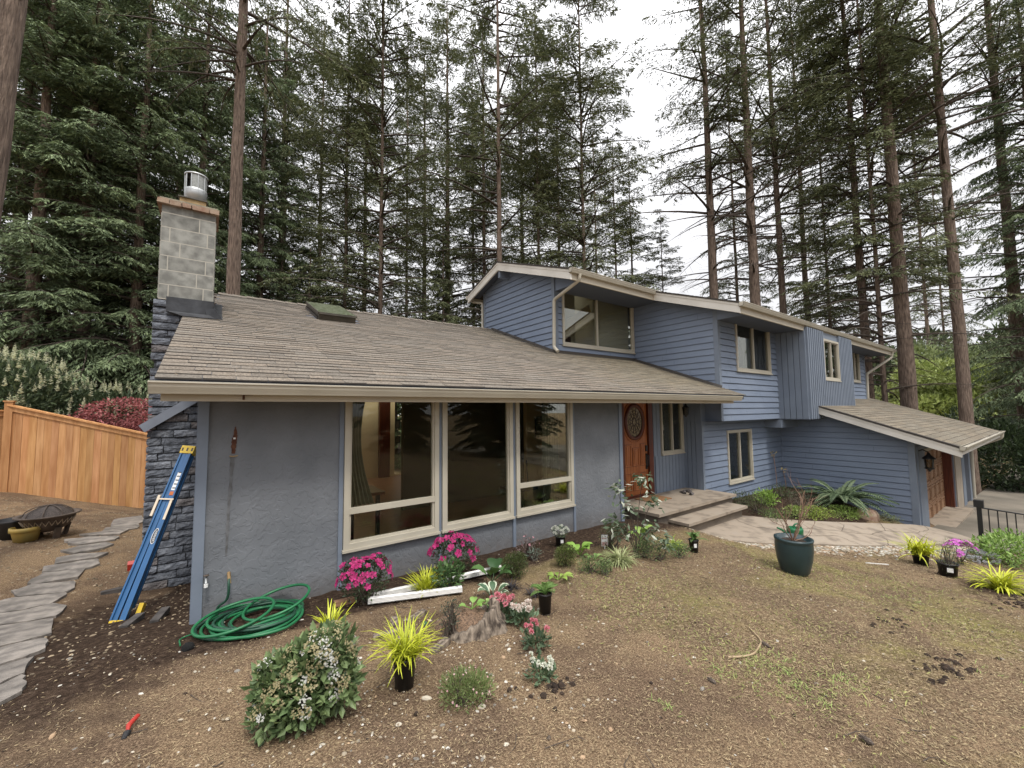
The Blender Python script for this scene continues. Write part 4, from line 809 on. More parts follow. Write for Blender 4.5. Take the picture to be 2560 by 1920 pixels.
# ---------------------------------------------------------------- trees
def sprays(mb, c, d, wdir, L_, W_, m, col):
    """diamond shaped leaf faces: c start (n,3), d unit dir, wdir unit width dir"""
    L_ = np.broadcast_to(L_, (len(c),))[:, None]; W_ = np.broadcast_to(W_, (len(c),))[:, None]
    V = np.stack([c, c+d*L_*.45+wdir*W_, c+d*L_, c+d*L_*.45-wdir*W_], 1); mb.polys(V, m, col)
def norm(v): return v/(np.linalg.norm(v, axis=-1, keepdims=True)+1e-12)
def trunk_mb(H_, r0, seed, taper=.85, k=14, flare=1.25, bend=.25, stubs=0):
    rs = np.random.RandomState(seed); n = 34; t = np.linspace(0, 1, n)**1.15; zz_ = t*H_
    bx = bend*np.cumsum(rs.normal(0, 1, n))/n; by = bend*np.cumsum(rs.normal(0, 1, n))/n
    r = r0*(1-taper*t); r *= 1+(flare-1)*np.exp(-zz_/.7)
    ang = np.arange(k)*2*PI/k; rings = []
    for i in range(n): rr = r[i]*(1+.05*np.sin(ang*3+seed)+rs.uniform(-.035, .035, k)); rings.append(np.c_[bx[i]+rr*np.cos(ang), by[i]+rr*np.sin(ang), np.full(k, zz_[i]-(.6 if i == 0 else 0))])
    mb = MB(); mb.grid(rings, m_bark, (1, 1, 1), True, closed=True)
    for i in range(stubs):
        z_ = rs.uniform(1.5, H_*.55); q = rs.uniform(0, 2*PI); i0 = np.searchsorted(zz_, z_); rr = r[min(i0, n-1)]; b = np.array([bx[min(i0, n-1)], by[min(i0, n-1)], z_]); d = np.array([math.cos(q), math.sin(q), rs.uniform(-.3, .3)])
        mb.tube([b+d*rr*.8, b+d*(rr+rs.uniform(.04, .16))], [.022, .01], m_twig, 4)
    return mb, (zz_, bx, by, r)
GREENS = dict(fir=((.10, .118, .060), (.22, .24, .12)), hem=((.10, .135, .075), (.23, .29, .15)), deep=((.026, .038, .022), (.055, .072, .036)), light=((.16, .21, .055), (.30, .36, .10)), mid=((.085, .12, .05), (.15, .19, .075)))
def crown_mb(H_, z0, Rmax, nb, seed, tr, kind='fir', K=16, S=7, sL=.17, sW=.017, droop=.35, e0=.15, hang=.35, shape=1.0, dead=0, tipfrac=.12):
    rs = np.random.RandomState(seed); mb = MB(); zz_, bx, by, rr = tr; c0, c1 = [np.array(v) for v in GREENS[kind]]
    zs = z0+(H_-z0)*np.sort(rs.uniform(0, 1, nb)**1.05)
    for i, z in enumerate(zs):
        t = (z-z0)/(H_-z0); prof = (min(1, (t+.10)/.22)**.6)*((1-t)**(.75*shape)); Lb = max(.35, Rmax*prof*rs.uniform(.6, 1.15)); phi = rs.uniform(0, 2*PI)
        b = np.array([np.interp(z, zz_, bx), np.interp(z, zz_, by), z]); dh = np.array([math.cos(phi), math.sin(phi), 0.]); pr = np.array([-dh[1], dh[0], 0.])
        el = e0+.5*t*rs.uniform(.3, 1.0)+rs.normal(0, .08); dr_ = droop*rs.uniform(.6, 1.3)*(1-.5*t)
        ts = np.linspace(0, 1, 7); cv = rs.normal(0, .12)*Lb
        P_ = b+dh*(Lb*ts)[:, None]+pr*(cv*ts**2)[:, None]+np.array([0, 0, 1.])*(Lb*(math.sin(el)*ts-dr_*ts**2))[:, None]
        mb.tube(P_, np.linspace(.012+.014*Lb, .004, 7), m_twig, 3, cap=False)
        isdead = i < dead
        K_ = max(3, int(round(K*min(1, Lb/(.55*Rmax))))); tt = np.repeat(np.linspace(.16, 1.0, K_), 2); tt = tt+rs.normal(0, .015, len(tt)); tt = np.clip(tt, .05, 1); side = np.tile([1, -1], K_)
        base = np.stack([np.interp(tt, ts, P_[:, j]) for j in range(3)], 1)
        tang = norm(np.stack([np.interp(tt, ts, np.gradient(P_[:, j])) for j in range(3)], 1))
        td = norm(tang*.75+pr[None]*side[:, None]*rs.uniform(.5, 1.1, (len(tt), 1))+rs.normal(0, .14, (len(tt), 3))-np.array([0, 0, hang*.5])); Lt = Lb*.34*(1.05-tt)**.65*rs.uniform(.5, 1.15, len(tt))+.16
        if isdead:
            for a, d_, l_ in zip(base[::3], td[::3], Lt[::3]): mb.tube([a, a+d_*l_*1.2], [.006, .002], m_twig, 3, cap=False)
            continue
        keep = rs.rand(len(tt)) > .12; base, td, Lt = base[keep], td[keep], Lt[keep]
        n = len(base); s = rs.uniform(.05, 1, (n, S)); sg = rs.choice([-1, 1], (n, S, 1))
        pos = base[:, None]+td[:, None]*(Lt[:, None]*s)[..., None]-np.array([0, 0, 1.])*(hang*.45*Lt[:, None]*s**2)[..., None]
        pe = norm(np.cross(td, [0, 0, 1.]))[:, None]*sg
        d = norm(td[:, None]*.8+pe*.6+rs.normal(0, .22, (n, S, 3))-np.array([0, 0, hang]))
        wv_ = norm(np.cross(d, norm(rs.normal(0, .5, (n, S, 3))+np.array([0, 0, 1.]))))
        u_ = rs.uniform(0, 1, (n, S, 1))**1.6; clump = rs.uniform(.75, 1.2); tip = (tt[keep] > .8)[:, None, None]*tipfrac*2
        col = (c0+(c1-c0)*np.clip(u_+tip*rs.rand(n, S, 1), 0, 1.2))*clump*rs.uniform(.8, 1.2, (n, S, 1))
        col = np.clip(col, 0, 1).reshape(-1, 3)
        f = rs.uniform(.6, 1.35, n*S)
        sprays(mb, pos.reshape(-1, 3), d.reshape(-1, 3), wv_.reshape(-1, 3), sL*f, sW*f, m_needle, col)
    return mb
PROTO = {}
def make_tree(key, loc, label, cat='tree', group=None, H_=28, r0=.28, z0=9, Rmax=3.6, nb=150, seed=1, name='fir_tree', stubs=14, bend=.3, k=14, **kw):
    t = root(name, loc, label, cat, group); t0 = t['_off']; t['_off'] = [0, 0, 0]
    tm, tr = trunk_mb(H_, r0, seed, stubs=stubs, bend=bend, k=k); o = tm.build('trunk'); o.parent = t
    cm = crown_mb(H_, z0, Rmax, nb, seed+50, tr, **kw); o = cm.build('crown'); o.parent = t
    PROTO[key] = t; t['r0_'] = r0; return t
def at(px, d):
    """ground point d metres away in the direction of this pixel column, sampled at the horizon"""
    r = ray(px, 1015); h = np.array([r[0], r[1]]); h /= np.linalg.norm(h); p = h*d; return (float(p[0]), float(p[1]), G(p[0], p[1])-.05)
def place(key, px, d, rz, rad, hz, label, group='conifers behind the house'):
    """rad: trunk radius at the base; hz: height factor"""
    pr = PROTO[key]; sr = rad/pr['r0_']
    if not pr.get('used'):
        o = pr; pr['used'] = 1; o.location = Vector(at(px, d)); setrot(o, rz, 1); o['label'] = label; o['group'] = group
    else: o = copy_thing(pr, at(px, d), rz, 1, label, group)
    cs = min(1.3, max(sr, 1.12)) if key not in 'SHIN' else max(sr, .8) if key != 'S' else max(.9, sr)
    o.scale = (cs, cs, hz)
    for ch in o.children:
        if ch.name.startswith('trunk'): ch.scale = (sr/cs, sr/cs, 1)
    return o
def wr(px, w, d): r = ray(px, 1015); return w*.5/FPX*d/float(np.hypot(r[0], r[1]))
O = (0, 0, 0)
make_tree('A', O, 'fir', H_=31, r0=.27, z0=5.5, Rmax=4.3, nb=170, seed=1, K=18, S=13, dead=8, shape=.6, e0=.3)
make_tree('B', O, 'fir', H_=31, r0=.30, z0=7, Rmax=4.6, nb=100, seed=2, K=18, S=13, dead=16, droop=.3, shape=.6, e0=.25)
make_tree('P', O, 'fir', H_=32, r0=.32, z0=10, Rmax=4.4, nb=92, seed=12, K=18, S=13, dead=22, droop=.3, shape=.6, e0=.22)
make_tree('C', O, 'fir', H_=27, r0=.22, z0=3.5, Rmax=3.7, nb=165, seed=3, K=17, S=12, dead=24, shape=.7)
make_tree('D', O, 'fir', H_=24, r0=.16, z0=3.5, Rmax=3.0, nb=150, seed=4, K=16, S=11, dead=20)
make_tree('S', O, 'spruce', H_=13.5, r0=.16, z0=.6, Rmax=2.3, nb=190, seed=5, K=15, S=14, kind='fir', droop=.45, e0=.02, hang=.7, shape=1.15, sL=.16, name='spruce_tree')
make_tree('H', O, 'hemlock', H_=19, r0=.24, z0=1.0, Rmax=4.0, nb=210, seed=6, K=20, S=16, kind='hem', droop=.34, e0=.12, hang=.42, shape=.8, sL=.15, sW=.018, name='hemlock_tree', tipfrac=.3)
make_tree('I', O, 'hemlock', H_=22, r0=.28, z0=2.2, Rmax=4.2, nb=210, seed=7, K=20, S=16, kind='hem', droop=.42, e0=.2, hang=.5, shape=.75, sL=.15, sW=.018, name='hemlock_tree', tipfrac=.3)
make_tree('N', O, 'fir', H_=32, r0=.36, z0=13, Rmax=4.4, nb=110, seed=8, K=18, S=9, dead=8, hang=.5, droop=.4)
make_tree('X', O, 'dark', H_=17, r0=.2, z0=.5, Rmax=3.6, nb=230, seed=9, K=16, S=16, kind='deep', sL=.24, sW=.035, shape=.6, stubs=0, name='cedar_tree')
m_needle_ = m_needle
# trunks one can tell apart, left to right: key, px, distance, rotation, scale, label
T = [
 ('N', -172, 8.2, .3, 128, 1.0, 'massive furrowed trunk cut off by the left edge of the photo'),
 ('N', 571, 14.2, 1.9, 37, .95, 'tall reddish trunk rising right behind the block chimney'),
 ('C', 856, 24, .5, 12, 1.15, 'thin fir left of the fir above the skylight'),
 ('A', 948, 21, 2.5, 15, 1.0, 'slim fir standing above the roof to the right of the skylight'),
 ('S', 1110, 21, .9, 10, .98, 'short pointed spruce with drooping boughs, foliage down to the roof ridge'),
 ('B', 1250, 19.5, 3.6, 19, 1.0, 'forked reddish fir rising behind the apex of the upper gable'),
 ('C', 1350, 24, 1.1, 12, 1.1, 'dark thin fir above the upper gutter downspout'),
 ('A', 1468, 22, 4.4, 13, 1.0, 'straight fir with a pale trunk over the big upper window'),
 ('D', 1549, 25, 2.2, 10, .88, 'small topped fir on the left side of the open sky gap'),
 ('D', 1668, 30, .2, 7, .74, 'short thin fir inside the open sky gap'),
 ('P', 1797, 24, 5.2, 28, 1.05, 'tan trunk leftmost of the three behind the upper roof, right of the sky gap'),
 ('P', 1903, 24, 3.3, 31, 1.05, 'tan trunk middle of the three behind the upper roof, dotted with knots'),
 ('P', 1970, 26, .4, 20, 1.1, 'dark trunk rightmost of the three behind the upper roof'),
 ('D', 2088, 30, 1.4, 9, 1.25, 'very thin dark fir behind the right half of the upper gutter'),
 ('C', 2178, 26, 2.8, 22, 1.25, 'dark mossy trunk above the far end of the upper roof'),
 ('C', 2212, 25, 5.9, 13, 1.1, 'pale narrow trunk crossing the dark mossy one'),
 ('P', 2272, 25, .9, 36, 1.15, 'thick red brown trunk at the upper end of the garage roof'),
 ('P', 2412, 26, 1.8, 28, 1.15, 'stout trunk above the right end of the garage roof'),
]
for k_, px, d, rz, w_, hz, lb in T:
    o = place(k_, px, d, rz, wr(px, w_, d), hz, lb)
    if px < 0: o.rotation_euler = (Matrix.Rotation(R(2.6), 3, Vector((-CF[0], -CF[1], 0))).inverted() @ Matrix.Rotation(rz, 3, 'Z')).to_euler()
Lh = [('H', 60, 22.5, 1.0, .27, 1.15), ('I', 190, 22.5, 2.2, .28, 1.1), ('H', 330, 21.5, 3.9, .24, 1.15), ('I', 20, 26, 5.0, .3, 1.2), ('H', 480, 23, 5.5, .25, 1.25), ('I', 640, 25, .6, .24, 1.15), ('H', 770, 24, 2.9, .2, .62), ('I', 255, 28, 3.0, .3, 1.4), ('H', 420, 33, .3, .3, 1.6), ('I', 110, 33, 1.7, .3, 1.6), ('H', 560, 34, 1.2, .3, 1.5)]
HL = ['layered hemlock nearest the left edge behind the flowering laurel', 'dark hemlock between the left edge and the chimney', 'dense hemlock whose boughs hang over the red maple', 'tall hemlock behind the massive left trunk',
 'hemlock filling the space behind the chimney top', 'hemlock right of the reddish trunk behind the chimney', 'low hemlock above the skylight', 'background hemlock far behind the fence post', 'background hemlock far behind the chimney', 'background hemlock far behind the laurel', 'background hemlock seen past the chimney trunk']
for (k_, px, d, rz, r_, hz), lb in zip(Lh, HL): place(k_, px, d, rz, r_, hz, lb)
rs = np.random.RandomState(77)
BG = [('D', 700, 33, 1.3), ('A', 790, 34, 1.1), ('C', 905, 34, 1.3), ('S', 870, 27, .75), ('D', 1015, 33, 1.5), ('S', 990, 25, .6), ('B', 1060, 36, 1.15), ('D', 1185, 31, 1.4), ('A', 1310, 34, 1.1), ('S', 1420, 28, .7), ('C', 1405, 31, 1.2), ('S', 1545, 27, .55), ('D', 1500, 36, 1.3), ('S', 1650, 34, .7), ('S', 1755, 36, .9),
 ('D', 1855, 33, 1.4), ('A', 1120, 29, 1.1), ('C', 1210, 27, 1.2), ('A', 690, 28, 1.1), ('D', 1590, 30, .95), ('C', 2035, 34, 1.3), ('C', 2335, 60, 1.9), ('S', 2545, 44, .9), ('I', 2640, 30, 1.1), ('B', 2560, 31, 1.1), ('D', 2375, 64, 1.6)]
names_bg_x = ['tall feathery fir behind the pointed spruce top', 'fir left of the upper gable apex', 'tall fir between the chimney trunk and the skylight', 'fir filling the left flank of the open sky gap']
names_bg = ['thin background fir directly left of the skylight', 'distant fir above the skylight', 'distant fir between the skylight and the pointed spruce', 'bushy young spruce over the ridge right of the skylight', 'distant thin fir left of the pointed spruce', 'bushy spruce hugging the left of the pointed spruce', 'distant tall fir behind the pointed spruce', 'thin fir between the pointed spruce and the upper gable', 'distant fir right of the upper gable apex', 'young spruce just over the left of the big upper window', 'distant fir over the first downspout', 'bright green young spruce over the big upper window', 'faint distant fir over the big upper window', 'young spruce low in the open sky gap', 'low spruce left of the three tan trunks', 'distant fir between the first two tan trunks', 'distant fir right of the dark trunk of three', 'distant fir between the two thick right trunks', 'spruce low behind the garage roof end', 'hemlock reaching in from the right edge', 'tall fir near the right edge', 'distant fir over the bright leafy trees']
names_bg = names_bg[:16]+names_bg_x+names_bg[16:]; assert len(BG) == len(names_bg)
for (k_, px, d, hz), lb in zip(BG, names_bg): place(k_, px, d, rs.uniform(0, 6), PROTO[k_]['r0_']*rs.uniform(.8, 1.05), hz, lb)
# woods across the street (they show in the window glass)
for i, (x, y) in enumerate([(3, -13), (9, -14.5), (14, -12), (19, -15), (25, -13), (31, -16), (38, -12), (45, -15), (12, -20), (22, -22), (34, -23), (50, -8), (-4, -16)]):
    lb = 'dark cedar across the street behind the viewer'
    if not PROTO['X'].get('used'): o = PROTO['X']; o['used'] = 1; o.location = Vector((x, y, G(x, y))); setrot(o, i*1.7, .7); o['label'] = lb; o['group'] = 'cedars across the street'
    else: copy_thing(PROTO['X'], (x, y, G(x, y)), i*1.7, rs.uniform(.5, .8), lb, 'cedars across the street')
# ---- broadleaf crowns
def leafcloud(mb, n, fc, rs, size, c0, c1, m=None, droop=.2, aspect=.42, shell=.55, up=.5, lump=0, flat=1.0):
    """leaves spread through lobes; fc: list of (centre, radii)"""
    m = m or m_leaf; c0, c1 = np.array(c0), np.array(c1)
    w = np.array([r[0]*r[1]*r[2] for _, r in fc])**.67; w /= w.sum(); idx = rs.choice(len(fc), n, p=w)
    ce = np.array([c for c, _ in fc])[idx]; ra = np.array([r for _, r in fc])[idx]
    v = norm(rs.normal(0, 1, (n, 3))); rad = (shell+(1-shell)*rs.rand(n, 1)**.5)
    pos = ce+v*ra*rad; d = norm(v*.9+rs.normal(0, .55, (n, 3))+np.array([0, 0, up])-np.array([0, 0, droop])*rs.rand(n, 1)); d[:, 2] *= flat
    d = norm(d); wd = norm(np.cross(d, norm(rs.normal(0, .45, (n, 3))+np.array([0, 0, 1.]))))
    nrm = np.cross(d, wd); f = rs.uniform(.65, 1.3, (n, 1))*size; a = aspect*f
    u_ = rs.rand(n, 1); lobe = rs.uniform(.82, 1.18, (len(fc), 1))[idx]; col = np.clip((c0+(c1-c0)*u_)*lobe*rs.uniform(.85, 1.15, (n, 1)), 0, 1)
    tip = pos+d*f-nrm*f*.12; mid = pos+d*f*.5
    # two half-blades folded on the midrib
    V1 = np.stack([pos, mid+wd*a*.5+nrm*f*.06, tip, mid-nrm*f*.02], 1); V2 = np.stack([pos, mid-nrm*f*.02, tip, mid-wd*a*.5+nrm*f*.06], 1)
    mb.polys(np.concatenate([V1, V2]), m, np.concatenate([col, col*.93])); return pos, d
def bush(name, loc, label, cat, lobes, n, size, c0, c1, seed=0, stems=8, group=None, aspect=.42, flowers=None, shell=.5, **kw):
    rs = np.random.RandomState(seed+900); loc = np.array(loc, float); t = root(name, loc, label, cat, group)
    fc = [(loc+np.array(c), np.array(r)) for c, r in lobes]
    mb = MB()
    for i in range(stems):
        c, r = fc[rs.randint(len(fc))]; e = c+norm(rs.normal(0, 1, 3))*r*.7; s = loc+rs.normal(0, .04, 3)*np.array([1, 1, 0]); mb.tube([s, s*.5+e*.5+rs.normal(0, .02, 3), e], [.008+size*.04, .006, .003], m_twig, 4, cap=False)
    mb.build('stems', t); mb = MB(); leafcloud(mb, n, fc, rs, size, c0, c1, aspect=aspect, shell=shell, **kw); mb.build('foliage', t)
    if flowers:
        for fi, (nf, fs, fc0, fc1, kind, top) in enumerate(flowers):
            mb = MB(); w = np.array([r[0]*r[1] for _, r in fc]); w /= w.sum()
            for q in range(nf):
                c, r = fc[rs.choice(len(fc), p=w)]; v = norm(rs.normal(0, 1, 3)); v[2] = abs(v[2])*(1 if rs.rand() < top else -.3); v = norm(v); pt = c+v*r*rs.uniform(1.0, 1.1)
                if any(np.sum(((pt-c2)/r2)**2) < .95 for c2, r2 in fc): continue
                flower(mb, pt, norm(v+np.array([0, -.25, .35])), fs*rs.uniform(.8, 1.2), fc0, fc1, rs, kind)
            mb.build('flowers', t)
    return t
def flower(mb, p, nrm_, s, c0, c1, rs, kind):
    c0, c1 = np.array(c0), np.array(c1); a = norm(np.cross(nrm_, [.3, .5, .8])); b = np.cross(nrm_, a); p = np.array(p)
    if kind == 'five':      # open funnel of five petals
        for i in range(5):
            q = i*2*PI/5+rs.rand()*.3; d = a*math.cos(q)+b*math.sin(q); e = a*math.cos(q+1.57)+b*math.sin(q+1.57); c = c0+(c1-c0)*rs.rand()
            mb.polys([[p, p+d*s*.6+e*s*.36+nrm_*s*.25, p+d*s+nrm_*s*.2, p+d*s*.6-e*s*.36+nrm_*s*.25]], m_petal, np.array([c]))
    elif kind == 'umbel':   # flat cluster of tiny florets
        n = 26; V = []; C_ = []
        for i in range(n):
            rr_ = s*math.sqrt(rs.rand()); q = rs.rand()*6.28; o_ = p+(a*math.cos(q)+b*math.sin(q))*rr_+nrm_*(s*.35*(1-(rr_/s)**2)+rs.uniform(0, .1)*s); f = s*.16
            for h in (0, 1.05): d = a*math.cos(q+h)+b*math.sin(q+h); e = a*math.cos(q+h+1.57)+b*math.sin(q+h+1.57); V.append([o_-d*f, o_-e*f, o_+d*f, o_+e*f]); C_.append(c0+(c1-c0)*rs.rand())
        mb.polys(V, m_petal, np.array(C_))
    elif kind == 'pom':     # round daisy head
        n = 46; v = norm(rs.normal(0, 1, (n, 3))+nrm_*.8); V = []; C_ = []
        for d in v: e = norm(np.cross(d, rs.normal(0, 1, 3))); V.append([p+d*s*.2, p+d*s*.7+e*s*.22, p+d*s, p+d*s*.7-e*s*.22]); C_.append(c0+(c1-c0)*rs.rand())
        mb.polys(V, m_petal, np.array(C_))
    elif kind == 'spike':   # upright candle
        n = 40; V = []; C_ = []
        for i in range(n): h = rs.rand(); q = rs.rand()*6.28; d = norm(np.array([math.cos(q), math.sin(q), .5])); o_ = p+np.array([0, 0, s*h*1.6]); f = s*.36*(1.2-h); e = np.cross(d, [0, 0, 1.]); V.append([o_, o_+d*f*.6+e*f*.4, o_+d*f, o_+d*f*.6-e*f*.4]); C_.append(c0+(c1-c0)*rs.rand())
        mb.polys(V, m_petal, np.array(C_))
# flowering laurel, red maple, hedges and the bright trees of the right gap
p = np.array([-3.75, 16.0, -1.7])
bush('flowering_laurel', p, 'big glossy laurel covered in cream flower candles behind the cedar fence', 'shrub', [((-1.0, 0, 1.6), (1.7, 1.3, 1.7)), ((.6, .3, 1.2), (1.3, 1.2, 1.3)), ((-2.6, 0, 2.1), (1.6, 1.4, 1.8)), ((-.2, -.2, 2.2), (1.0, 1.0, .9)), ((1.5, .5, 1.6), (.9, .9, .8))], 15000, .17, (.045, .07, .035), (.13, .17, .085), seed=1, stems=20, aspect=.36, flowers=[(1000, .16, (.62, .62, .42), (.78, .78, .6), 'spike', .95)], up=.6)
p = np.array([-1.95, 15.0, -2.25])
bush('japanese_maple', p, 'red leaved maple behind the cedar fence left of the chimney', 'tree', [((0, 0, 2.2), (.95, .8, .5)), ((-.7, .1, 1.9), (.75, .7, .4)), ((.7, 0, 2.0), (.7, .7, .45)), ((.2, 0, 1.6), (1.1, .9, .45)), ((-.5, 0, 1.4), (.8, .7, .35))], 9000, .085, (.24, .06, .065), (.50, .19, .18), seed=2, stems=24, aspect=.5, droop=.9, up=.1)
def hedge(name, loc, lb, lobes, n, size, c0, c1, seed, **kw): return bush(name, loc, lb, 'shrub', lobes, n, size, c0, c1, seed=seed, stems=14, **kw)
hedge('rhododendron_hedge', at(2500, 28), 'dark rhododendron hedge behind the iron railing', [((0, 0, 1.5), (1.8, 1.4, 1.6)), ((.5, -2, 1.6), (2.0, 1.7, 1.7)), ((1, -5, 1.5), (2.2, 2.2, 1.7)), ((2, -8, 1.4), (2.4, 2.6, 1.7)), ((3, -12, 1.5), (2.4, 2.6, 1.8))], 26000, .24, (.028, .045, .022), (.085, .125, .05), 3, aspect=.4)
hedge('evergreen_shrub', at(2420, 34), 'dark evergreen shrub over the far corner of the garage roof', [((0, 0, 1.8), (2.2, 1.5, 2.2)), ((-1, 1.8, 1.6), (2, 1.3, 1.9)), ((2, -3, 2.6), (2.2, 2.2, 3.0)), ((3, -6.5, 2.8), (2.2, 2.4, 3.4))], 14000, .2, (.022, .036, .02), (.06, .09, .04), 4, aspect=.35)
brt = [(at(2345, 58)[:2], 10.0, (.17, .215, .08), (.32, .37, .15), 'bright spring green leafy tree between the two right trunks'), (at(2385, 48)[:2], 8.5, (.23, .28, .08), (.40, .46, .16), 'yellow green leafy tree left of the stout right trunk'), (at(2255, 62)[:2], 11.5, (.14, .18, .085), (.27, .31, .16), 'soft green leafy tree beyond the thick red brown trunk'), (at(2470, 56)[:2], 11, (.16, .2, .085), (.3, .35, .16), 'pale green leafy tree right of the stout right trunk')]
for i, ((x, y), h_, c0, c1, lb) in enumerate(brt):
    r_ = np.random.RandomState(i+40); lobes = [((r_.uniform(-.42, .42)*h_, r_.uniform(-.3, .3)*h_, h_*r_.uniform(.3, .9)), (h_*r_.uniform(.16, .3),)*2+(h_*r_.uniform(.12, .2),)) for _ in range(13)]
    bush('leafy_tree', (x, y, G(x, y)), lb, 'tree', lobes, 11000, .34, c0, c1, seed=10+i, stems=26, aspect=.6, group='bright trees beyond the garage')
# far woodland mass closing the view
mb = MB(); r_ = np.random.RandomState(5); fc = []
for i in range(150):
    a = math.atan2(CF[0], CF[1])+r_.uniform(-1.1, 1.15); d = r_.uniform(58, 95); h_ = r_.uniform(5, 15); x, y = math.sin(a)*d, math.cos(a)*d
    fc.append((np.array([x, y, G(x, y)+h_*.45]), np.array([3.5, 3.5, h_*.6])))
leafcloud(mb, 60000, fc, r_, .95, (.05, .075, .035), (.12, .16, .07), m_needle, shell=.7, aspect=.5)
mb.build('distant_woodland', kind='stuff', label='far wooded slope seen between the trunks')
# ---------------------------------------------------------------- fence, ladder, small things, plants
rs = np.random.RandomState(21)
def seg_fence(P0, P1, label, posts, h0, h1):
    t = root('cedar_fence', P0, label, 'fence'); P0 = np.array(P0); P1 = np.array(P1); Ld = np.linalg.norm((P1-P0)[:2]); u = (P1-P0)/Ld; n_ = np.array([u[1], -u[0], 0]); n_ /= np.linalg.norm(n_)
    if n_[1] > 0: n_ = -n_
    mb = MB(); s = 0
    while s < Ld:
        w = rs.uniform(.13, .148); w = min(w, Ld-s); a = P0+u*s; b = P0+u*(s+w-.004); hh = h0+(h1-h0)*s/Ld; v = rs.uniform(.78, 1.15); o_ = n_*rs.uniform(0, .008)
        mb.add([a+o_-[0, 0, .1], b+o_-[0, 0, .1], b+o_+[0, 0, hh], a+o_+[0, 0, hh], a-n_*.02-[0, 0, .1], b-n_*.02-[0, 0, .1], b-n_*.02+[0, 0, hh], a-n_*.02+[0, 0, hh]], [(0, 1, 2, 3), (4, 7, 6, 5), (0, 3, 7, 4), (1, 5, 6, 2), (3, 2, 6, 7)], m_cedar, (v, v*rs.uniform(.93, 1.03), v*rs.uniform(.85, 1.05))); s += w
    mb.build('board', t)
    def rail(za, zb, w, dd, dp, m_=m_cedar, c=(1, 1, 1)):
        q = MB(); A_ = P0+[0, 0, h0+za]; B_ = P1+[0, 0, h1+za]; U = np.array([0, 0, 1.]); V = [A_+n_*dd, B_+n_*dd, B_+n_*dd+U*(zb-za), A_+n_*dd+U*(zb-za), A_-n_*dp, B_-n_*dp, B_-n_*dp+U*(zb-za), A_-n_*dp+U*(zb-za)]
        q.add(V, [(0, 1, 2, 3), (4, 7, 6, 5), (0, 3, 7, 4), (1, 5, 6, 2), (3, 2, 6, 7), (0, 4, 5, 1)], m_, c); return q
    rail(-.11, -.005, 0, .035, .02).build('rail', t); rail(0, .035, 0, .075, .06, c=(1.1, 1.05, .95)).build('cap_board', t)
    for s in posts:
        a = P0+u*s; q = MB(); q.box(a+[-.065, -.065, -.3], a+[.065, .065, h0+(h1-h0)*s/Ld+.09], m_cedar, (.85, .8, .75)); q.box(a+[-.085, -.085, h0+(h1-h0)*s/Ld+.09], a+[.085, .085, h0+(h1-h0)*s/Ld+.12], m_cedar, (1, 1, 1)); q.build('post', t)
    return t
seg_fence((-3.86, 14.5, -1.72), (-1.05, 13.35, -2.42), 'new cedar board fence running from the corner post down to the chimney', (0.0,), 1.95, 1.83)
seg_fence((-3.95, 14.55, -1.7), (-7.5, 12.4, -1.5), 'cedar fence section leaving the corner post past the left edge', (), 1.8, 1.8)
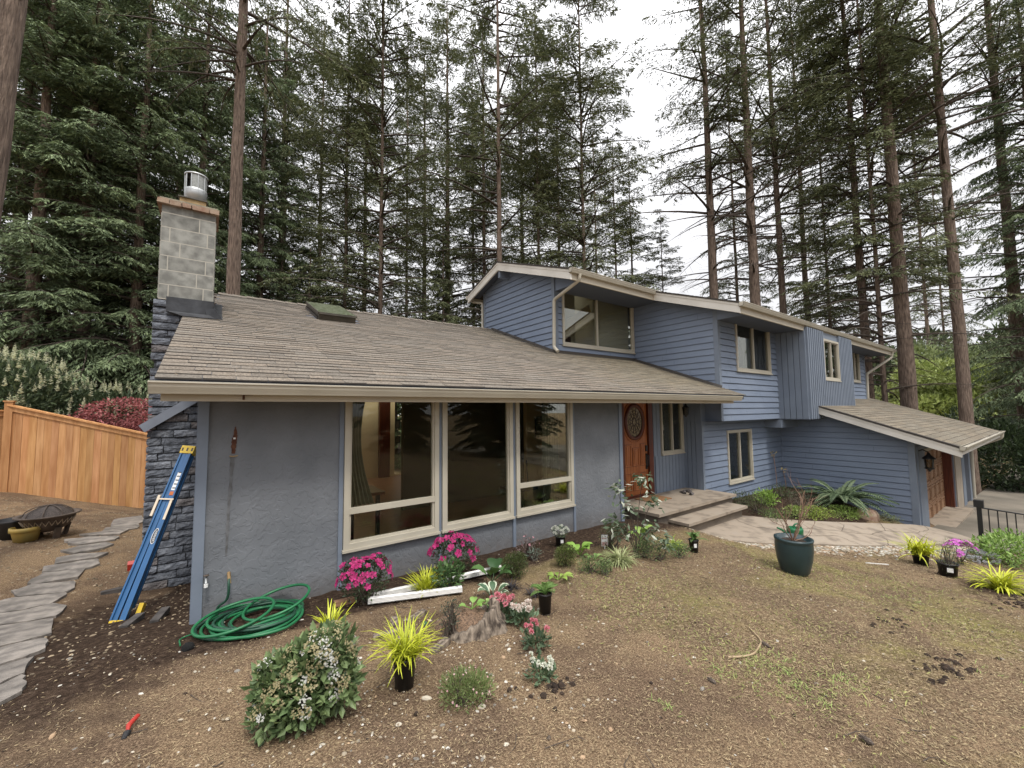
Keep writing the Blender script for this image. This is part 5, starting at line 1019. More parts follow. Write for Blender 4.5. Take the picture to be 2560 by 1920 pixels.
# ladder leaning beside the chimney: a closed blue stepladder
def ladder():
    B0 = gp(296, 1552); T0 = onZ(468, 1122, -.47); T0 = onY(470, 1125, 6.55); T0 = np.array(T0)
    t = root('stepladder', B0, 'closed blue fibreglass stepladder with yellow feet leaning beside the brick chimney', 'ladder')
    u = (T0-B0); Ln = np.linalg.norm(u); u /= Ln; side = norm(np.cross(u, [-.35, -1, .1])); nf = np.cross(side, u)
    if nf[1] > 0: nf = -nf
    w0, w1 = .060, .042
    def at_(s, a, b): return B0+u*(s*Ln)+side*a+nf*b
    for sg, nm in ((-1, 'rail'), (1, 'rail')):
        q = MB(); a, b = at_(0, sg*w0*.55, 0), at_(.97, sg*w1*.55, 0); q.obox((a+b)/2, (b-a)/2, side*.025, nf*.012, m_lblue); q.obox((a+b)/2+side*.024*sg, (b-a)/2, side*.008, nf*.03, m_lblue); q.build('rail', t)
        q = MB(); q.obox(at_(-.005, sg*w0*.55, 0), u*.012, side*.03, nf*.03, m_yellow); q.build('foot', t)
    q = MB(); a, b = at_(.06, .02, -.06), at_(.97, .02, -.06); q.obox((a+b)/2, (b-a)/2, side*.045, nf*.015, m_lblue); q.build('rear_frame', t)
    q = MB(); q.obox(at_(.06, .12, -.08), u*.05, side*.02, nf*.03, m_yellow); q.build('foot', t)
    q = MB(); q.obox(at_(1.0, 0, -.03), u*.05, side*.07, nf*.05, m_yellow); 
    for i in (-1, 0, 1): q.obox(at_(1.0, i*.05, .021), u*.02, side*.008, nf*.002, m_blackmetal)
    q.build('top_cap', t)
    for s in (.62, .60): q = MB(); q.obox(at_(s, -.085 if s > .61 else .05, .03), u*.12, side*.012, nf*.004, m_alu); q.build('spreader', t)
    q = MB(); q.obox(at_(.66, 0, .034), u*.008, side*.07, nf*.004, m_alu); q.build('spreader', t)
    q = MB(); q.obox(at_(.78, .022, .014), u*.11, side*.024, nf*.0015, m_tag); q.obox(at_(.70, .022, .0165), u*.022, side*.023, nf*.0015, mat('orange_print', (.5, .14, .04)));
    for i in range(5): q.obox(at_(.735+i*.026, .022, .0165), u*.006, side*.018, nf*.001, m_blackmetal)
    q.build('warning_sticker', t)
    q = MB(); c_ = at_(.44, .022, .015); a_ = np.arange(24)*2*PI/24; q.add([c_+u*.085*math.cos(x)+side*.027*math.sin(x) for x in a_], [tuple(range(24))], m_tag); q.add([c_+nf*.001+u*.078*math.cos(x)+side*.022*math.sin(x) for x in a_], [tuple(range(24))], m_blackmetal); lo = q.build('badge', t)
    fc = bpy.data.curves.new('badge_text', 'FONT'); fc.body = 'WERNER'; fc.size = .03; fc.align_x = 'CENTER'; fc.align_y = 'CENTER'; fo = bpy.data.objects.new('badge_text', fc); C.objects.link(fo); bpy.context.view_layer.update()
    dg = bpy.context.evaluated_depsgraph_get(); me = bpy.data.meshes.new_from_object(fo.evaluated_get(dg)); C.objects.unlink(fo); bpy.data.objects.remove(fo)
    V = np.array([v.co for v in me.vertices]); W = np.array([c_+nf*.002-u*v[0]-side*v[1] if nf@np.cross(-u, -side) > 0 else c_+nf*.002-u*v[0]+side*v[1] for v in V])
    q = MB(); q.add(W, [tuple(p.vertices) for p in me.polygons], m_tag); q.build('badge_text', t)
ladder()
def gpos(x, y, off=0): p = gp(x, y); p[2] += off; return p
mb = MB(); b0 = gpos(340, 1425); mb.tube([b0+[0, 0, .0], b0+[.09, .5, .42]], .016, m_alu, 8); mb.obox(b0+[0, 0, .05], (.09, 0, 0), (0, .02, .02), (0, -.02, .07), m_red); mb.build('garden_scoop', origin=b0, label='red bladed scoop with grey handle propped behind the blue ladder', category='garden tool')
for i, (x, y, q, l_) in enumerate(((330, 1560, 1.2, .13), (400, 1545, 1.35, .15), (290, 1480, .2, .14))):
    p = gpos(x, y, .02); mb = MB(); mb.obox(p, np.array([math.cos(q), math.sin(q), 0])*l_, np.array([-math.sin(q), math.cos(q), 0])*.035, (0, 0, .025), m_stone, (.35, .35, .38)); mb.build('loose_brick', origin=p, label=['dirty brick lying right of the ladder foot', 'dirty brick nearest the corner of the stucco wall', 'dark brick left of the ladder'][i], category='brick', group='loose bricks by the ladder')
# flagstone path beside the chimney (left edge): stones traced in pixels
FS = [[(285, 1300), (355, 1292), (362, 1305), (335, 1318), (270, 1322)], [(262, 1323), (345, 1312), (350, 1322), (310, 1330), (255, 1336)], [(195, 1340), (255, 1332), (325, 1324), (300, 1338), (225, 1343)], [(160, 1352), (225, 1345), (300, 1343), (290, 1352), (200, 1366), (170, 1362)],
 [(150, 1380), (190, 1370), (270, 1358), (282, 1364), (240, 1378), (185, 1388)], [(140, 1398), (200, 1387), (275, 1384), (240, 1396), (150, 1412), (134, 1415)], [(110, 1420), (165, 1412), (248, 1402), (250, 1412), (215, 1425), (105, 1435)], [(70, 1460), (110, 1436), (215, 1424), (200, 1446), (75, 1466)],
 [(30, 1482), (75, 1467), (190, 1454), (188, 1474), (160, 1486), (38, 1497)], [(-20, 1512), (30, 1500), (165, 1486), (170, 1492), (130, 1514), (60, 1530), (-20, 1540)], [(-40, 1545), (60, 1532), (130, 1512), (165, 1520), (140, 1545), (70, 1560), (-40, 1572)],
 [(-60, 1576), (60, 1562), (132, 1552), (130, 1588), (60, 1608), (-60, 1640)], [(-60, 1645), (60, 1612), (120, 1600), (112, 1630), (60, 1650), (-60, 1690)], [(-60, 1694), (50, 1656), (75, 1652), (60, 1690), (-60, 1745)], [(-60, 1750), (60, 1692), (65, 1712), (58, 1735), (-60, 1800)]]
lbl = ['farthest flagstone beside the fence end', 'second farthest flagstone, a thin sliver', 'long pale flagstone just past the fire bowl', 'bright flagstone level with the yellow pot', 'flagstone below the bright one', 'wide flagstone below the yellow pot', 'narrow dark flagstone with a flat far edge', 'dark flagstone with a slanted left end', 'pale brown flagstone left of the ladder feet', 'large grey flagstone touching the left edge', 'grey flagstone with a curved crack', 'square dark flagstone at the left edge', 'flagstone lying under the square dark one', 'small flagstone near the lower left', 'nearest flagstone at the lower left edge']
for i, pl in enumerate(FS):
    P_ = [gp(x, y) for x, y in pl]; cm = np.mean(P_, 0); P_ = [cm+(q-cm)*rs.uniform(.95, 1.0)+np.r_[rs.normal(0, .008, 2), 0] for q in P_]; Q = []
    for a, b in zip(P_, P_[1:]+P_[:1]):
        for s in (0, .33, .66): Q.append(a+(b-a)*s+np.r_[rs.normal(0, .008, 2), 0])
    Aq = np.c_[np.array(Q)[:, :2], np.ones(len(Q))]; zf_ = Aq@np.linalg.lstsq(Aq, np.array(Q)[:, 2], rcond=None)[0]; Q = [np.array([q[0], q[1], z_]) for q, z_ in zip(Q, zf_)]
    T_ = [q+[0, 0, .028] for q in Q]; Bt = [q-[0, 0, .05] for q in Q]; n = len(Q); v = rs.uniform(.8, 1.1); mb = MB()
    mb.add(T_+Bt, [tuple(range(n))[::-1] if False else tuple(range(n))]+[(k_, k_+n, (k_+1) % n+n, (k_+1) % n) for k_ in range(n)], m_stone, (v, v, v*1.02)); mb.build('flagstone', origin=np.mean(P_, 0), label=lbl[i], category='flagstone', group='flagstones of the side path')
# fire bowl, black tub, yellow pot
fp = gpos(118, 1342); t = root('fire_bowl', fp, 'rusty iron fire bowl with a domed mesh lid beside the cedar fence', 'fire pit'); mb = MB(); s = pxm(fp, 1)*.88
mb.lathe([(24*s, 18*s), (40*s, 28*s), (50*s, 44*s), (55*s, 58*s), (66*s, 62*s), (66*s, 65*s), (54*s, 64*s), (48*s, 48*s), (30*s, 28*s), (0, 22*s)], fp, m_iron, 28); mb.build('bowl', t)
for q in (.6, 2.2, 3.8, 5.4): mb = MB(); a = np.array([math.cos(q), math.sin(q), 0]); mb.obox(fp+a*40*s+[0, 0, 14*s], np.cross(a, [0, 0, 1])*7*s, a*3*s, (a*4*s+np.array([0, 0, 16*s])), m_iron); mb.build('leg', t)
mb = MB(); mb.lathe([(50*s, 62*s), (40*s, 74*s), (22*s, 84*s), (0, 88*s)], fp, mat('spark_mesh', (.035, .028, .024), (.09, .07, .06), 60, .8), 24)
for q in np.arange(0, PI, PI/4): mb.tube([fp+np.array([math.cos(q)*50*s*math.cos(a), math.sin(q)*50*s*math.cos(a), 62*s+27*s*math.sin(a)]) for a in np.linspace(0, PI, 14)], 1.3*s, m_iron, 5)
mb.build('mesh_lid', t)
for i in range(18): pass
mb = MB()
for i in range(26):
    q0 = i*2*PI/26; q1 = (i+.5)*2*PI/26
    for (ra, za, rb, zb) in ((47, 38, 53, 52),):
        mb.tube([fp+np.array([math.cos(q0)*ra*s, math.sin(q0)*ra*s, za*s]), fp+np.array([math.cos(q1)*(rb+1)*s, math.sin(q1)*(rb+1)*s, zb*s]), fp+np.array([math.cos(q1+PI/26)*ra*s, math.sin(q1+PI/26)*ra*s, za*s])], 1.2*s, m_alu, 4)
mb.build('lattice_band', t)
p = gpos(32, 1345); s = pxm(p, 1); mb = MB(); mb.lathe([(0, 0), (27*s, 0), (34*s, 42*s), (36*s, 46*s), (33*s, 46*s), (26*s, 12*s), (0, 12*s)], p, m_pot, 24); mb.build('plastic_tub', origin=p, label='empty black plastic tub at the left edge beside the fire bowl', category='tub')
p = gpos(64, 1352); s = pxm(p, 1); mb = MB(); mb.lathe([(0, 0), (20*s, 0), (25*s, 22*s), (25.5*s, 24*s), (29*s, 25*s), (29*s, 35*s), (25*s, 35*s), (22*s, 14*s), (0, 12*s)], p, m_yelpot, 24); mb.build('flower_pot', origin=p, label='small yellow glazed flower pot in front of the black tub', category='plant pot')
# garden hose
t = root('garden_hose', gpos(640, 1560), 'green garden hose coiled in an oval against the stucco wall', 'hose'); mb = MB()
c0 = gp(645, 1552); ax = gp(800, 1525)-gp(480, 1590); ax[2] = 0; La = np.linalg.norm(ax)/2; ax /= La*2; ay = np.array([-ax[1], ax[0], 0]); dpt = abs((gp(640, 1600)-gp(640, 1510))@ay)/2
pts = []; N = 11
for i in range(N*28):
    q = i*2*PI/28; tt = i/(N*28); lp = i//28; rr = 1.0-.42*(math.sin(lp*2.1)*.5+.5)-.04*math.sin(q*3+lp); off = np.array([math.sin(lp*3.7)*.12*La, math.cos(lp*2.3)*.10*dpt, 0])
    p = c0+ax*(La*rr*math.cos(q)+off[0])+ay*(dpt*rr*math.sin(q)+off[1]); p[2] = G(p[0], p[1])+.015+.075*((lp*7) % N)/N*(.75+.25*math.sin(q*2+lp)); pts.append(p)
pts = np.array(pts); kx = np.ones(9)/9; sm = np.stack([np.convolve(np.pad(pts[:, j], 4, mode='edge'), kx, 'valid') for j in range(3)], 1); mb.tube(sm[:170], .0125, m_hose, 8); mb.tube(sm[169:], .0115, m_hosed, 8)
for (fx, fy, sc_, lift) in ((.30, .15, .55, .07), (-.35, -.1, .6, .05)):
    L2 = []
    for q in np.linspace(0, 2*PI, 50): p = c0+ax*La*(fx+sc_*math.cos(q))+ay*dpt*(fy+sc_*.95*math.sin(q)); p[2] = G(p[0], p[1])+.05+lift*(1+math.sin(q+1)); L2.append(p)
    mb.tube(L2, .0125, m_hose, 8, cap=False)
arc = [c0+ax*La*(.1+.30*math.cos(q))+ay*dpt*(.85)+np.array([0, 0, .06+.22*math.sin(q)]) for q in np.linspace(0, PI, 24)]; mb.tube(arc, .0125, m_hosed, 8); mb.build('coil', t)
mb = MB(); wp = onY(574, 1438, 4.775); e_ = gp(540, 1548); mb.tube(smoothline([wp, wp+[-.005, -.05, -.03], wp+[-.02, -.06, -.2], e_+[.01, -.0, .1], e_+[.0, 0, .01]], 20), .011, m_hosed, 8); mb.build('riser', t)
mb = MB(); mb.tube([onY(572, 1432, 4.80), onY(572, 1438, 4.75), wp+[0, -.05, -.06]], .014, m_brass, 8); mb.build('coupling', t)
mb = MB(); e_ = gp(450, 1618); mb.tube(smoothline([gp(490, 1588)+[0, 0, .02], gp(455, 1600)+[0, 0, .015], e_+[0, 0, .012]], 12), .006, m_hose, 6); mb.build('loose_end', t)
# white downspouts lying in the bed
def flute(A_, B_, w, label):
    A_ = np.array(A_); B_ = np.array(B_); u = B_-A_; Ln = np.linalg.norm(u); u /= Ln; sd_ = norm(np.cross(u, [0, 0, 1.])); up_ = np.cross(sd_, u); prof = []
    for i in range(12): prof.append((-w+2*w*i/11, w*.72-(.09*w if i % 2 else 0)))
    for i in range(8): prof.append((w-(.09*w if i % 2 else 0), w*.72-1.44*w*i/7))
    for i in range(12): prof.append((w-2*w*i/11, -w*.72+(.09*w if i % 2 else 0)))
    for i in range(8): prof.append((-w+(.09*w if i % 2 else 0), -w*.72+1.44*w*i/7))
    mb = MB(); mb.extr(prof, A_, sd_, up_, B_-A_, m_whitealu, caps=False); mb.extr([(a*.97, b*.97) for a, b in prof], A_+u*.002, sd_, up_, B_-A_-u*.004, m_blackmetal, caps=False); mb.extr([(a*.95, b*.95) for a, b in prof], A_+u*.12, sd_, up_, u*(Ln-.16), m_blackmetal)
    return mb.build('downspout_pipe', origin=(A_+B_)/2, label=label, category='downspout', group='white downspouts lying in the bed')
flute(gpos(920, 1515, .05), gpos(1155, 1487, .06), .031, 'fluted white downspout lying closest to the tree stump'); flute(gpos(930, 1502, .045), gpos(1254, 1430, .05), .031, 'long fluted white downspout lying behind under the plants')
mb = MB(); a = gpos(836, 1518, .03); b = gpos(885, 1506, .03); mb.obox((a+b)/2, (b-a)/2, norm(np.cross(b-a, [0, 0, 1]))*.035, (0, 0, .02), m_garwood); mb.build('wood_board', origin=a, label='short weathered board beside the left magenta azalea', category='board')
# ---- plant builders
def blade_mb(mb, c, n, Lh_, rs, c0, c1, w=.006, spread=1.0, lean=(0, 0), m=None, droop=1.0, seg=5, base=.03):
    m = m or m_leaf; q = rs.uniform(0, 2*PI, n); tilt = np.abs(rs.normal(.45, .28, n))*spread; L_ = Lh_*rs.uniform(.55, 1.1, n); V = []; C_ = []
    bx = np.array(c)+np.c_[rs.normal(0, base, (n, 2)), np.zeros(n)]; dh = np.c_[np.cos(q)+lean[0], np.sin(q)+lean[1], np.zeros(n)]; pr = norm(np.cross(dh, [0, 0, 1.]))
    s = np.linspace(0, 1, seg+1); ang = tilt[:, None]+(s[None]**1.2)*droop*rs.uniform(.6, 1.6, (n, 1)); dx = np.sin(ang)*L_[:, None]/seg; dz = np.cos(ang)*L_[:, None]/seg
    X_ = np.cumsum(dx, 1)-dx[:, :1]; Z_ = np.cumsum(dz, 1)-dz[:, :1]; P_ = bx[:, None]+dh[:, None]*X_[..., None]+np.array([0, 0, 1.])*Z_[..., None]
    wv_ = w*(1-s**1.6*.92)*(.5+.5*np.minimum(1, s*6)); Lf = P_+pr[:, None]*wv_[None, :, None]; Rt = P_-pr[:, None]*wv_[None, :, None]
    cc = np.clip(np.array(c0)+(np.array(c1)-np.array(c0))*rs.rand(n, 1), 0, 1)
    for i in range(seg): mb.polys(np.stack([Lf[:, i], Rt[:, i], Rt[:, i+1], Lf[:, i+1]], 1), m, cc*(1+.08*i))
def grass_clump(name, p, label, n, h, c0, c1, seed, w=.006, spread=1.0, droop=1.0, cat='ornamental grass', group=None, base=.03, pot=None, extra=None, zoff=0):
    rs = np.random.RandomState(seed+300); t = root(name, p, label, cat, group); mb = MB(); blade_mb(mb, np.array(p)+[0, 0, zoff], n, h, rs, c0, c1, w, spread, droop=droop, base=base); mb.build('blades', t); return t
def hosta(name, p, label, n, Lf, wd, c0, c1, seed, edge=None, up=.8, cat='hosta', group=None, zoff=0):
    rs = np.random.RandomState(seed+500); p = np.array(p, float)+[0, 0, zoff]; t = root(name, p, label, cat, group); mb = MB(); st = MB()
    for i in range(n):
        q = i*2.4+rs.uniform(-.4, .4); a = np.array([math.cos(q), math.sin(q), 0]); b = np.array([-a[1], a[0], 0]); L_ = Lf*rs.uniform(.7, 1.1); el = up*rs.uniform(.6, 1.2); s0 = p+a*.02; stl = L_*.5
        base_ = s0+(a*math.cos(el)+np.array([0, 0, math.sin(el)]))*stl; st.tube([p, s0*.5+base_*.5+[0, 0, .01], base_], .004, m_leaf, 4, tuple(np.array(c0)*1.1), cap=False)
        ss = np.linspace(0, 1, 7); cs = np.linspace(-1, 1, 7); rows = []
        for s in ss:
            e2 = el-.9*s; ctr = base_+(a*math.cos(el*.6)*s*L_)+np.array([0, 0, 1.])*(L_*(math.sin(el)*s-.55*s*s)); wdt = wd*L_*(math.sin(PI*min(1, s*.97+.03)**.75))**.8; rows.append([ctr+b*c_*wdt+np.array([0, 0, 1.])*(abs(c_)*wdt*.35+.004*math.sin(s*20+c_*9)) for c_ in cs])
        Pt = np.array(rows); v = rs.uniform(.85, 1.15); cc = np.array(c0)+(np.array(c1)-np.array(c0))*rs.rand()
        if edge is None: mb.grid(Pt, m_leaf, tuple(cc*v))
        else: mb.grid(Pt[:, 1:-1], m_leaf, tuple(cc*v)); mb.grid(Pt[:, :2], m_leaf, edge); mb.grid(Pt[:, -2:], m_leaf, edge)
    mb.build('leaves', t); st.build('stems', t); return t
def nursery_pot(t, p, r, h, tag=False, m=None):
    mb = MB(); mb.lathe([(0, 0), (r*.78, 0), (r*.95, h*.93), (r*1.03, h*.93), (r*1.03, h), (r*.94, h), (r*.92, h*.9), (0, h*.9)], p, m or m_pot, 24); o = mb.build('pot', t); s_ = MB(); s_.lathe([(r*.92, h*.9), (0, h*.93)], p, m_soil, 16); s_.build('soil', t)
    if tag: a = norm(np.array([-p[0], -p[1], 0])); a = norm(a+np.array([.35, -.1, 0])); q = np.cross([0, 0, 1.], a); g = MB(); g.obox(np.array(p)+a*r*.93+[0, 0, h*.6], q*r*.28, (0, 0, h*.15), a*.002, m_tag); g.build('plant_tag', t)
def fern(name, p, label, n, L_, c0, c1, seed, cat='fern', zoff=0, up=.9, group=None, lean=None, pw=.16):
    rs = np.random.RandomState(seed+700); p = np.array(p, float)+[0, 0, zoff]; t = root(name, p, label, cat, group); mb = MB(); st = MB(); c0 = np.array(c0); c1 = np.array(c1)
    for i in range(n):
        q = i*2.399+rs.uniform(-.3, .3); a = np.array([math.cos(q), math.sin(q), 0])
        if lean is not None: a = norm(a+np.array(lean))
        b = np.cross([0, 0, 1.], a); Ll = L_*rs.uniform(.7, 1.1); el = up*rs.uniform(.55, 1.3); s = np.linspace(0, 1, 26); P_ = p+a*(Ll*(math.cos(el)*s+.12*s**2))[:, None]+np.array([0, 0, 1.])*(Ll*(math.sin(el)*s-.62*s**2*rs.uniform(.7, 1.2)))[:, None]
        st.tube(P_[::4], .004*L_/.5, m_leaf, 4, tuple(c0*.9), cap=False); T_ = norm(np.gradient(P_, axis=0)); V = []; C_ = []; cc = c0+(c1-c0)*rs.rand()
        wl = Ll*pw*np.sin(PI*np.clip(s*.88+.12, 0, 1))**.8
        for sg in (-1, 1):
            d = norm(b*sg*.95+T_*.35+np.array([0, 0, -.12])+rs.normal(0, .05, P_.shape)); ww = T_*(Ll/26*.42); V.append(np.stack([P_-ww, P_+d*wl[:, None]*.5-ww, P_+d*wl[:, None], P_+d*wl[:, None]*.5+ww], 1)); C_.append(np.tile(cc, (26, 1))*rs.uniform(.85, 1.15, (26, 1)))
        mb.polys(np.concatenate(V), m_leaf, np.clip(np.concatenate(C_), 0, 1))
    mb.build('fronds', t); st.build('stems', t); return t
def daisies(name, p, label, nf, r, fs, fc0, fc1, seed, h=.12):
    rs = np.random.RandomState(seed+800); p = np.array(p, float); t = root(name, p, label, 'daisy clump', 'bedding daisies around the stump'); mb = MB()
    leafcloud(mb, 120, [(p+[0, 0, h*.3], np.array([r, r, h*.3]))], rs, r*.55, (.05, .09, .045), (.15, .21, .12), aspect=.5, up=.4, shell=.2); mb.build('leaves', t); f = MB(); s_ = MB()
    for i in range(nf):
        q = rs.rand()*6.28; rr_ = r*1.0*math.sqrt(rs.rand()); e = p+[math.cos(q)*rr_, math.sin(q)*rr_, h*rs.uniform(.75, 1.0)]; s_.tube([p+[math.cos(q)*rr_*.4, math.sin(q)*rr_*.4, .02], e], .0025, m_leaf, 4, (.12, .17, .08), cap=False); flower(f, e, norm(rs.normal(0, .25, 3)+[-.1, -.3, 1.]), fs*rs.uniform(.8, 1.15), fc0, fc1, rs, 'pom')
    f.build('flowers', t); s_.build('stems', t); return t
M_ = pxm
YG = ((.30, .34, .02), (.52, .54, .05)); MG = ((.28, .008, .09), (.55, .03, .20))
# azaleas
p = gpos(912, 1508); s = M_(p, 1)
bush('azalea', p, 'magenta flowering azalea left of the white downspouts', 'azalea', [((0, 0, 58*s), (62*s, 50*s, 48*s)), ((-25*s, 0, 80*s), (36*s, 34*s, 30*s)), ((30*s, 5*s, 78*s), (34*s, 34*s, 30*s))], 1500, .034, (.02, .035, .015), (.07, .10, .045), seed=31, flowers=[(120, 9*s, *MG, 'five', .92)], shell=.35)
p = gpos(1135, 1440); s = M_(p, 1)
bush('azalea', p, 'magenta flowering azalea right under the middle window, behind the green hydrangea', 'azalea', [((0, 0, 58*s), (60*s, 45*s, 38*s)), ((-8*s, 0, 82*s), (38*s, 30*s, 24*s)), ((40*s, 0, 40*s), (28*s, 28*s, 34*s))], 1200, .036, (.02, .035, .015), (.08, .11, .05), seed=32, flowers=[(85, 9*s, *MG, 'five', .92)], shell=.35)
# viburnum in front
p = gpos(757, 1806); s = M_(p, 1)*.85
bush('viburnum', p, 'big leafy viburnum with white and tan flower clusters in the foreground', 'shrub', [((0, 0, 88*s), (105*s, 95*s, 84*s)), ((62*s, -10*s, 190*s), (74*s, 70*s, 62*s)), ((-62*s, 30*s, 128*s), (66*s, 62*s, 66*s)), ((92*s, -30*s, 110*s), (50*s, 56*s, 84*s)), ((5*s, 0, 165*s), (66*s, 62*s, 58*s)), ((-80*s, 0, 60*s), (50*s, 50*s, 52*s))], 2500, .062, (.07, .115, .045), (.21, .28, .12), seed=33, stems=30, aspect=.52, shell=.35, droop=.5,
     flowers=[(150, 16*s, (.36, .31, .15), (.58, .52, .32), 'umbel', .97), (46, 17*s, (.6, .6, .54), (.78, .78, .74), 'umbel', .9)])
# bright grasses
def pg(x, y, label, n, hpx, c, seed, name='golden_grass', potr=None, poth=None, tag=False, wpx=2.4, spread=1.0, droop=1.0, cat='ornamental grass', group='golden grasses'):
    p = gpos(x, y); s = M_(p, 1); t = grass_clump(name, p, label, n, hpx*s, c[0], c[1], seed, w=wpx*s, spread=spread, droop=droop, cat=cat, group=group, base=(potr or 12)*s*.5, zoff=(poth or 0)*s*.9)
    if potr: nursery_pot(t, p, potr*s, poth*s, tag)
    return t
pg(1011, 1716, 'tall golden grass spilling from a black pot in front of the stump', 190, 118, YG, 1, potr=29, poth=76, wpx=2.6)
pg(1063, 1486, 'golden grass tuft between the two white downspouts', 150, 72, YG, 2, wpx=2.2, spread=.8, droop=.6)
pg(826, 1582, 'golden grass tuft behind the viburnum near the hose coil', 60, 80, YG, 3, wpx=3.4, spread=.9, droop=.6)
pg(1548, 1408, 'rounded variegated grass mound in the middle of the bed', 260, 62, ((.20, .24, .09), (.42, .44, .24)), 4, 'variegated_grass', wpx=1.6, spread=1.3, droop=1.5)
pg(2303, 1412, 'golden grass in a black pot left of the potted lavender', 130, 66, YG, 5, potr=17, poth=28, wpx=1.8)
pg(2500, 1475, 'golden grass sprawling on the dark mulch at the right edge', 170, 90, YG, 6, wpx=2.4, spread=1.5, droop=1.2)
pg(1686, 1372, 'small lime grass tuft in front of the porch steps', 80, 40, ((.2, .28, .04), (.38, .46, .1)), 7, wpx=1.6)
for x, y, lb in ((1280, 1472, 'black mondo grass tuft left of the potted fern'), (1335, 1490, 'black mondo grass tuft touching the fern pot')): pg(x, y, lb, 60, 40, ((.012, .010, .012), (.05, .045, .05)), int(x), 'black_grass', wpx=1.2, spread=1.3, droop=1.2, group='black grass tufts')
p = gpos(1165, 1752); s = M_(p, 1); bush('trailing_perennial', p, 'loose light green mound of thin stems with tiny pink flowers before the stump', 'perennial', [((0, 0, 30*s), (66*s, 58*s, 36*s)), ((-20*s, 10*s, 40*s), (40*s, 40*s, 30*s)), ((35*s, -10*s, 22*s), (38*s, 36*s, 26*s))], 1500, .034, (.10, .15, .045), (.26, .32, .12), seed=35, aspect=.16, shell=.2, up=.9, flowers=[(60, 3*s, (.6, .3, .33), (.75, .55, .52), 'five', .95)])
def ph(x, y, label, n, Lpx, wd, c0, c1, seed, name='hosta', **kw): p = gpos(x, y); s = M_(p, 1); return hosta(name, p, label, n, Lpx*s, wd, c0, c1, seed, **kw)
ph(1232, 1455, 'broad dark green hosta rising over the right end of the downspout', 6, 52, .38, (.035, .085, .03), (.09, .18, .05), 1, up=1.25)
ph(1234, 1500, 'blue green hosta with white leaf margins beside the stump', 8, 42, .30, (.07, .13, .07), (.13, .22, .11), 2, edge=(.55, .60, .45), up=1.0)
ph(1450, 1388, 'lime green hosta behind the round boxwood', 8, 36, .34, (.14, .26, .04), (.25, .42, .08), 3, up=1.15)
ph(1486, 1398, 'small pale green hosta seedling right of the boxwood', 6, 18, .36, (.16, .28, .08), (.26, .4, .12), 4)
ph(1602, 1350, 'upright lime hosta by the porch corner', 6, 34, .30, (.16, .28, .05), (.28, .42, .09), 5, up=1.4)
ph(1395, 1450, 'yellow green hosta behind the potted fern', 8, 26, .28, (.18, .28, .05), (.34, .46, .1), 6)
ph(1042, 1590, 'single round blue green hosta leaf behind the golden potted grass', 2, 26, .42, (.03, .10, .06), (.06, .15, .09), 7, up=1.4)
def pb(x, y, label, wpx, hpx, n, size, c0, c1, seed, name='boxwood', cat='shrub', **kw):
    p = gpos(x, y); s = M_(p, 1); return bush(name, p, label, cat, [((0, 0, hpx*.5*s), (wpx*.5*s, wpx*.45*s, hpx*.52*s)), ((wpx*.18*s, 0, hpx*.6*s), (wpx*.32*s, wpx*.3*s, hpx*.38*s)), ((-wpx*.18*s, 0, hpx*.55*s), (wpx*.34*s, wpx*.3*s, hpx*.40*s))], n, size, c0, c1, seed=seed, **kw)
pb(1288, 1445, 'round dark boxwood right of the broad hosta', 72, 62, 2600, .018, (.03, .045, .012), (.10, .13, .035), 41, aspect=.5, shell=.3)
pb(1414, 1415, 'round boxwood left of the lime hosta', 62, 52, 2300, .018, (.05, .07, .015), (.14, .17, .045), 42, aspect=.5, shell=.3)
pb(1122, 1478, 'green leafed hydrangea in front of the right azalea', 78, 74, 420, .055, (.04, .09, .03), (.12, .20, .07), 43, name='hydrangea', aspect=.55, shell=.3)
pb(1125, 1590, 'twiggy small leafed bush growing in the soil inside the stump', 56, 92, 420, .02, (.03, .045, .03), (.09, .11, .07), 44, name='small_bush', aspect=.4, shell=.1, stems=26)
pb(1528, 1372, 'wispy green weed clump behind the white plant label', 70, 62, 650, .022, (.05, .08, .02), (.14, .19, .06), 45, name='weed_clump', cat='plant', aspect=.3, shell=.1, stems=26)
pb(1318, 1392, 'mauve hellebore with nodding pink flowers under the right window', 60, 50, 200, .03, (.09, .06, .06), (.2, .14, .13), 46, name='hellebore', cat='plant', shell=.1, stems=16, flowers=[(12, .018, (.35, .14, .18), (.55, .3, .32), 'five', .9)])
pb(1335, 1400, 'grey leafed plant below the hellebore', 40, 30, 120, .035, (.09, .12, .09), (.2, .24, .19), 47, name='grey_perennial', cat='plant', shell=.1)
for i, (x, y, w_, h_, lb) in enumerate(((1618, 1382, 60, 30, 'low leafy green clump right of the variegated grass'), (1470, 1430, 40, 26, 'sparse weed clump below the round boxwood'), (1510, 1435, 36, 22, 'sparse weed clump below the variegated grass'), (1645, 1400, 60, 30, 'dark leafy clump in front of the upright lime hosta'), (1605, 1395, 40, 30, 'green clump touching the variegated grass'), (1700, 1392, 50, 22, 'low weeds beside the small potted fern'))):
    pb(x, y, lb, w_*1.45, h_*1.5, 620, .022, (.06, .10, .04), (.19, .27, .09), 50+i, name='low_plant', cat='plant', shell=.1, aspect=.4, group='low plants in the front bed')
ph(1180, 1552, 'light green seedling leaves in the soil inside the stump', 4, 24, .4, (.16, .30, .06), (.24, .4, .1), 8, zoff=.10); ph(1214, 1540, 'tiny lime seedling at the rim of the stump', 5, 14, .3, (.2, .32, .1), (.3, .44, .14), 9, zoff=.1)
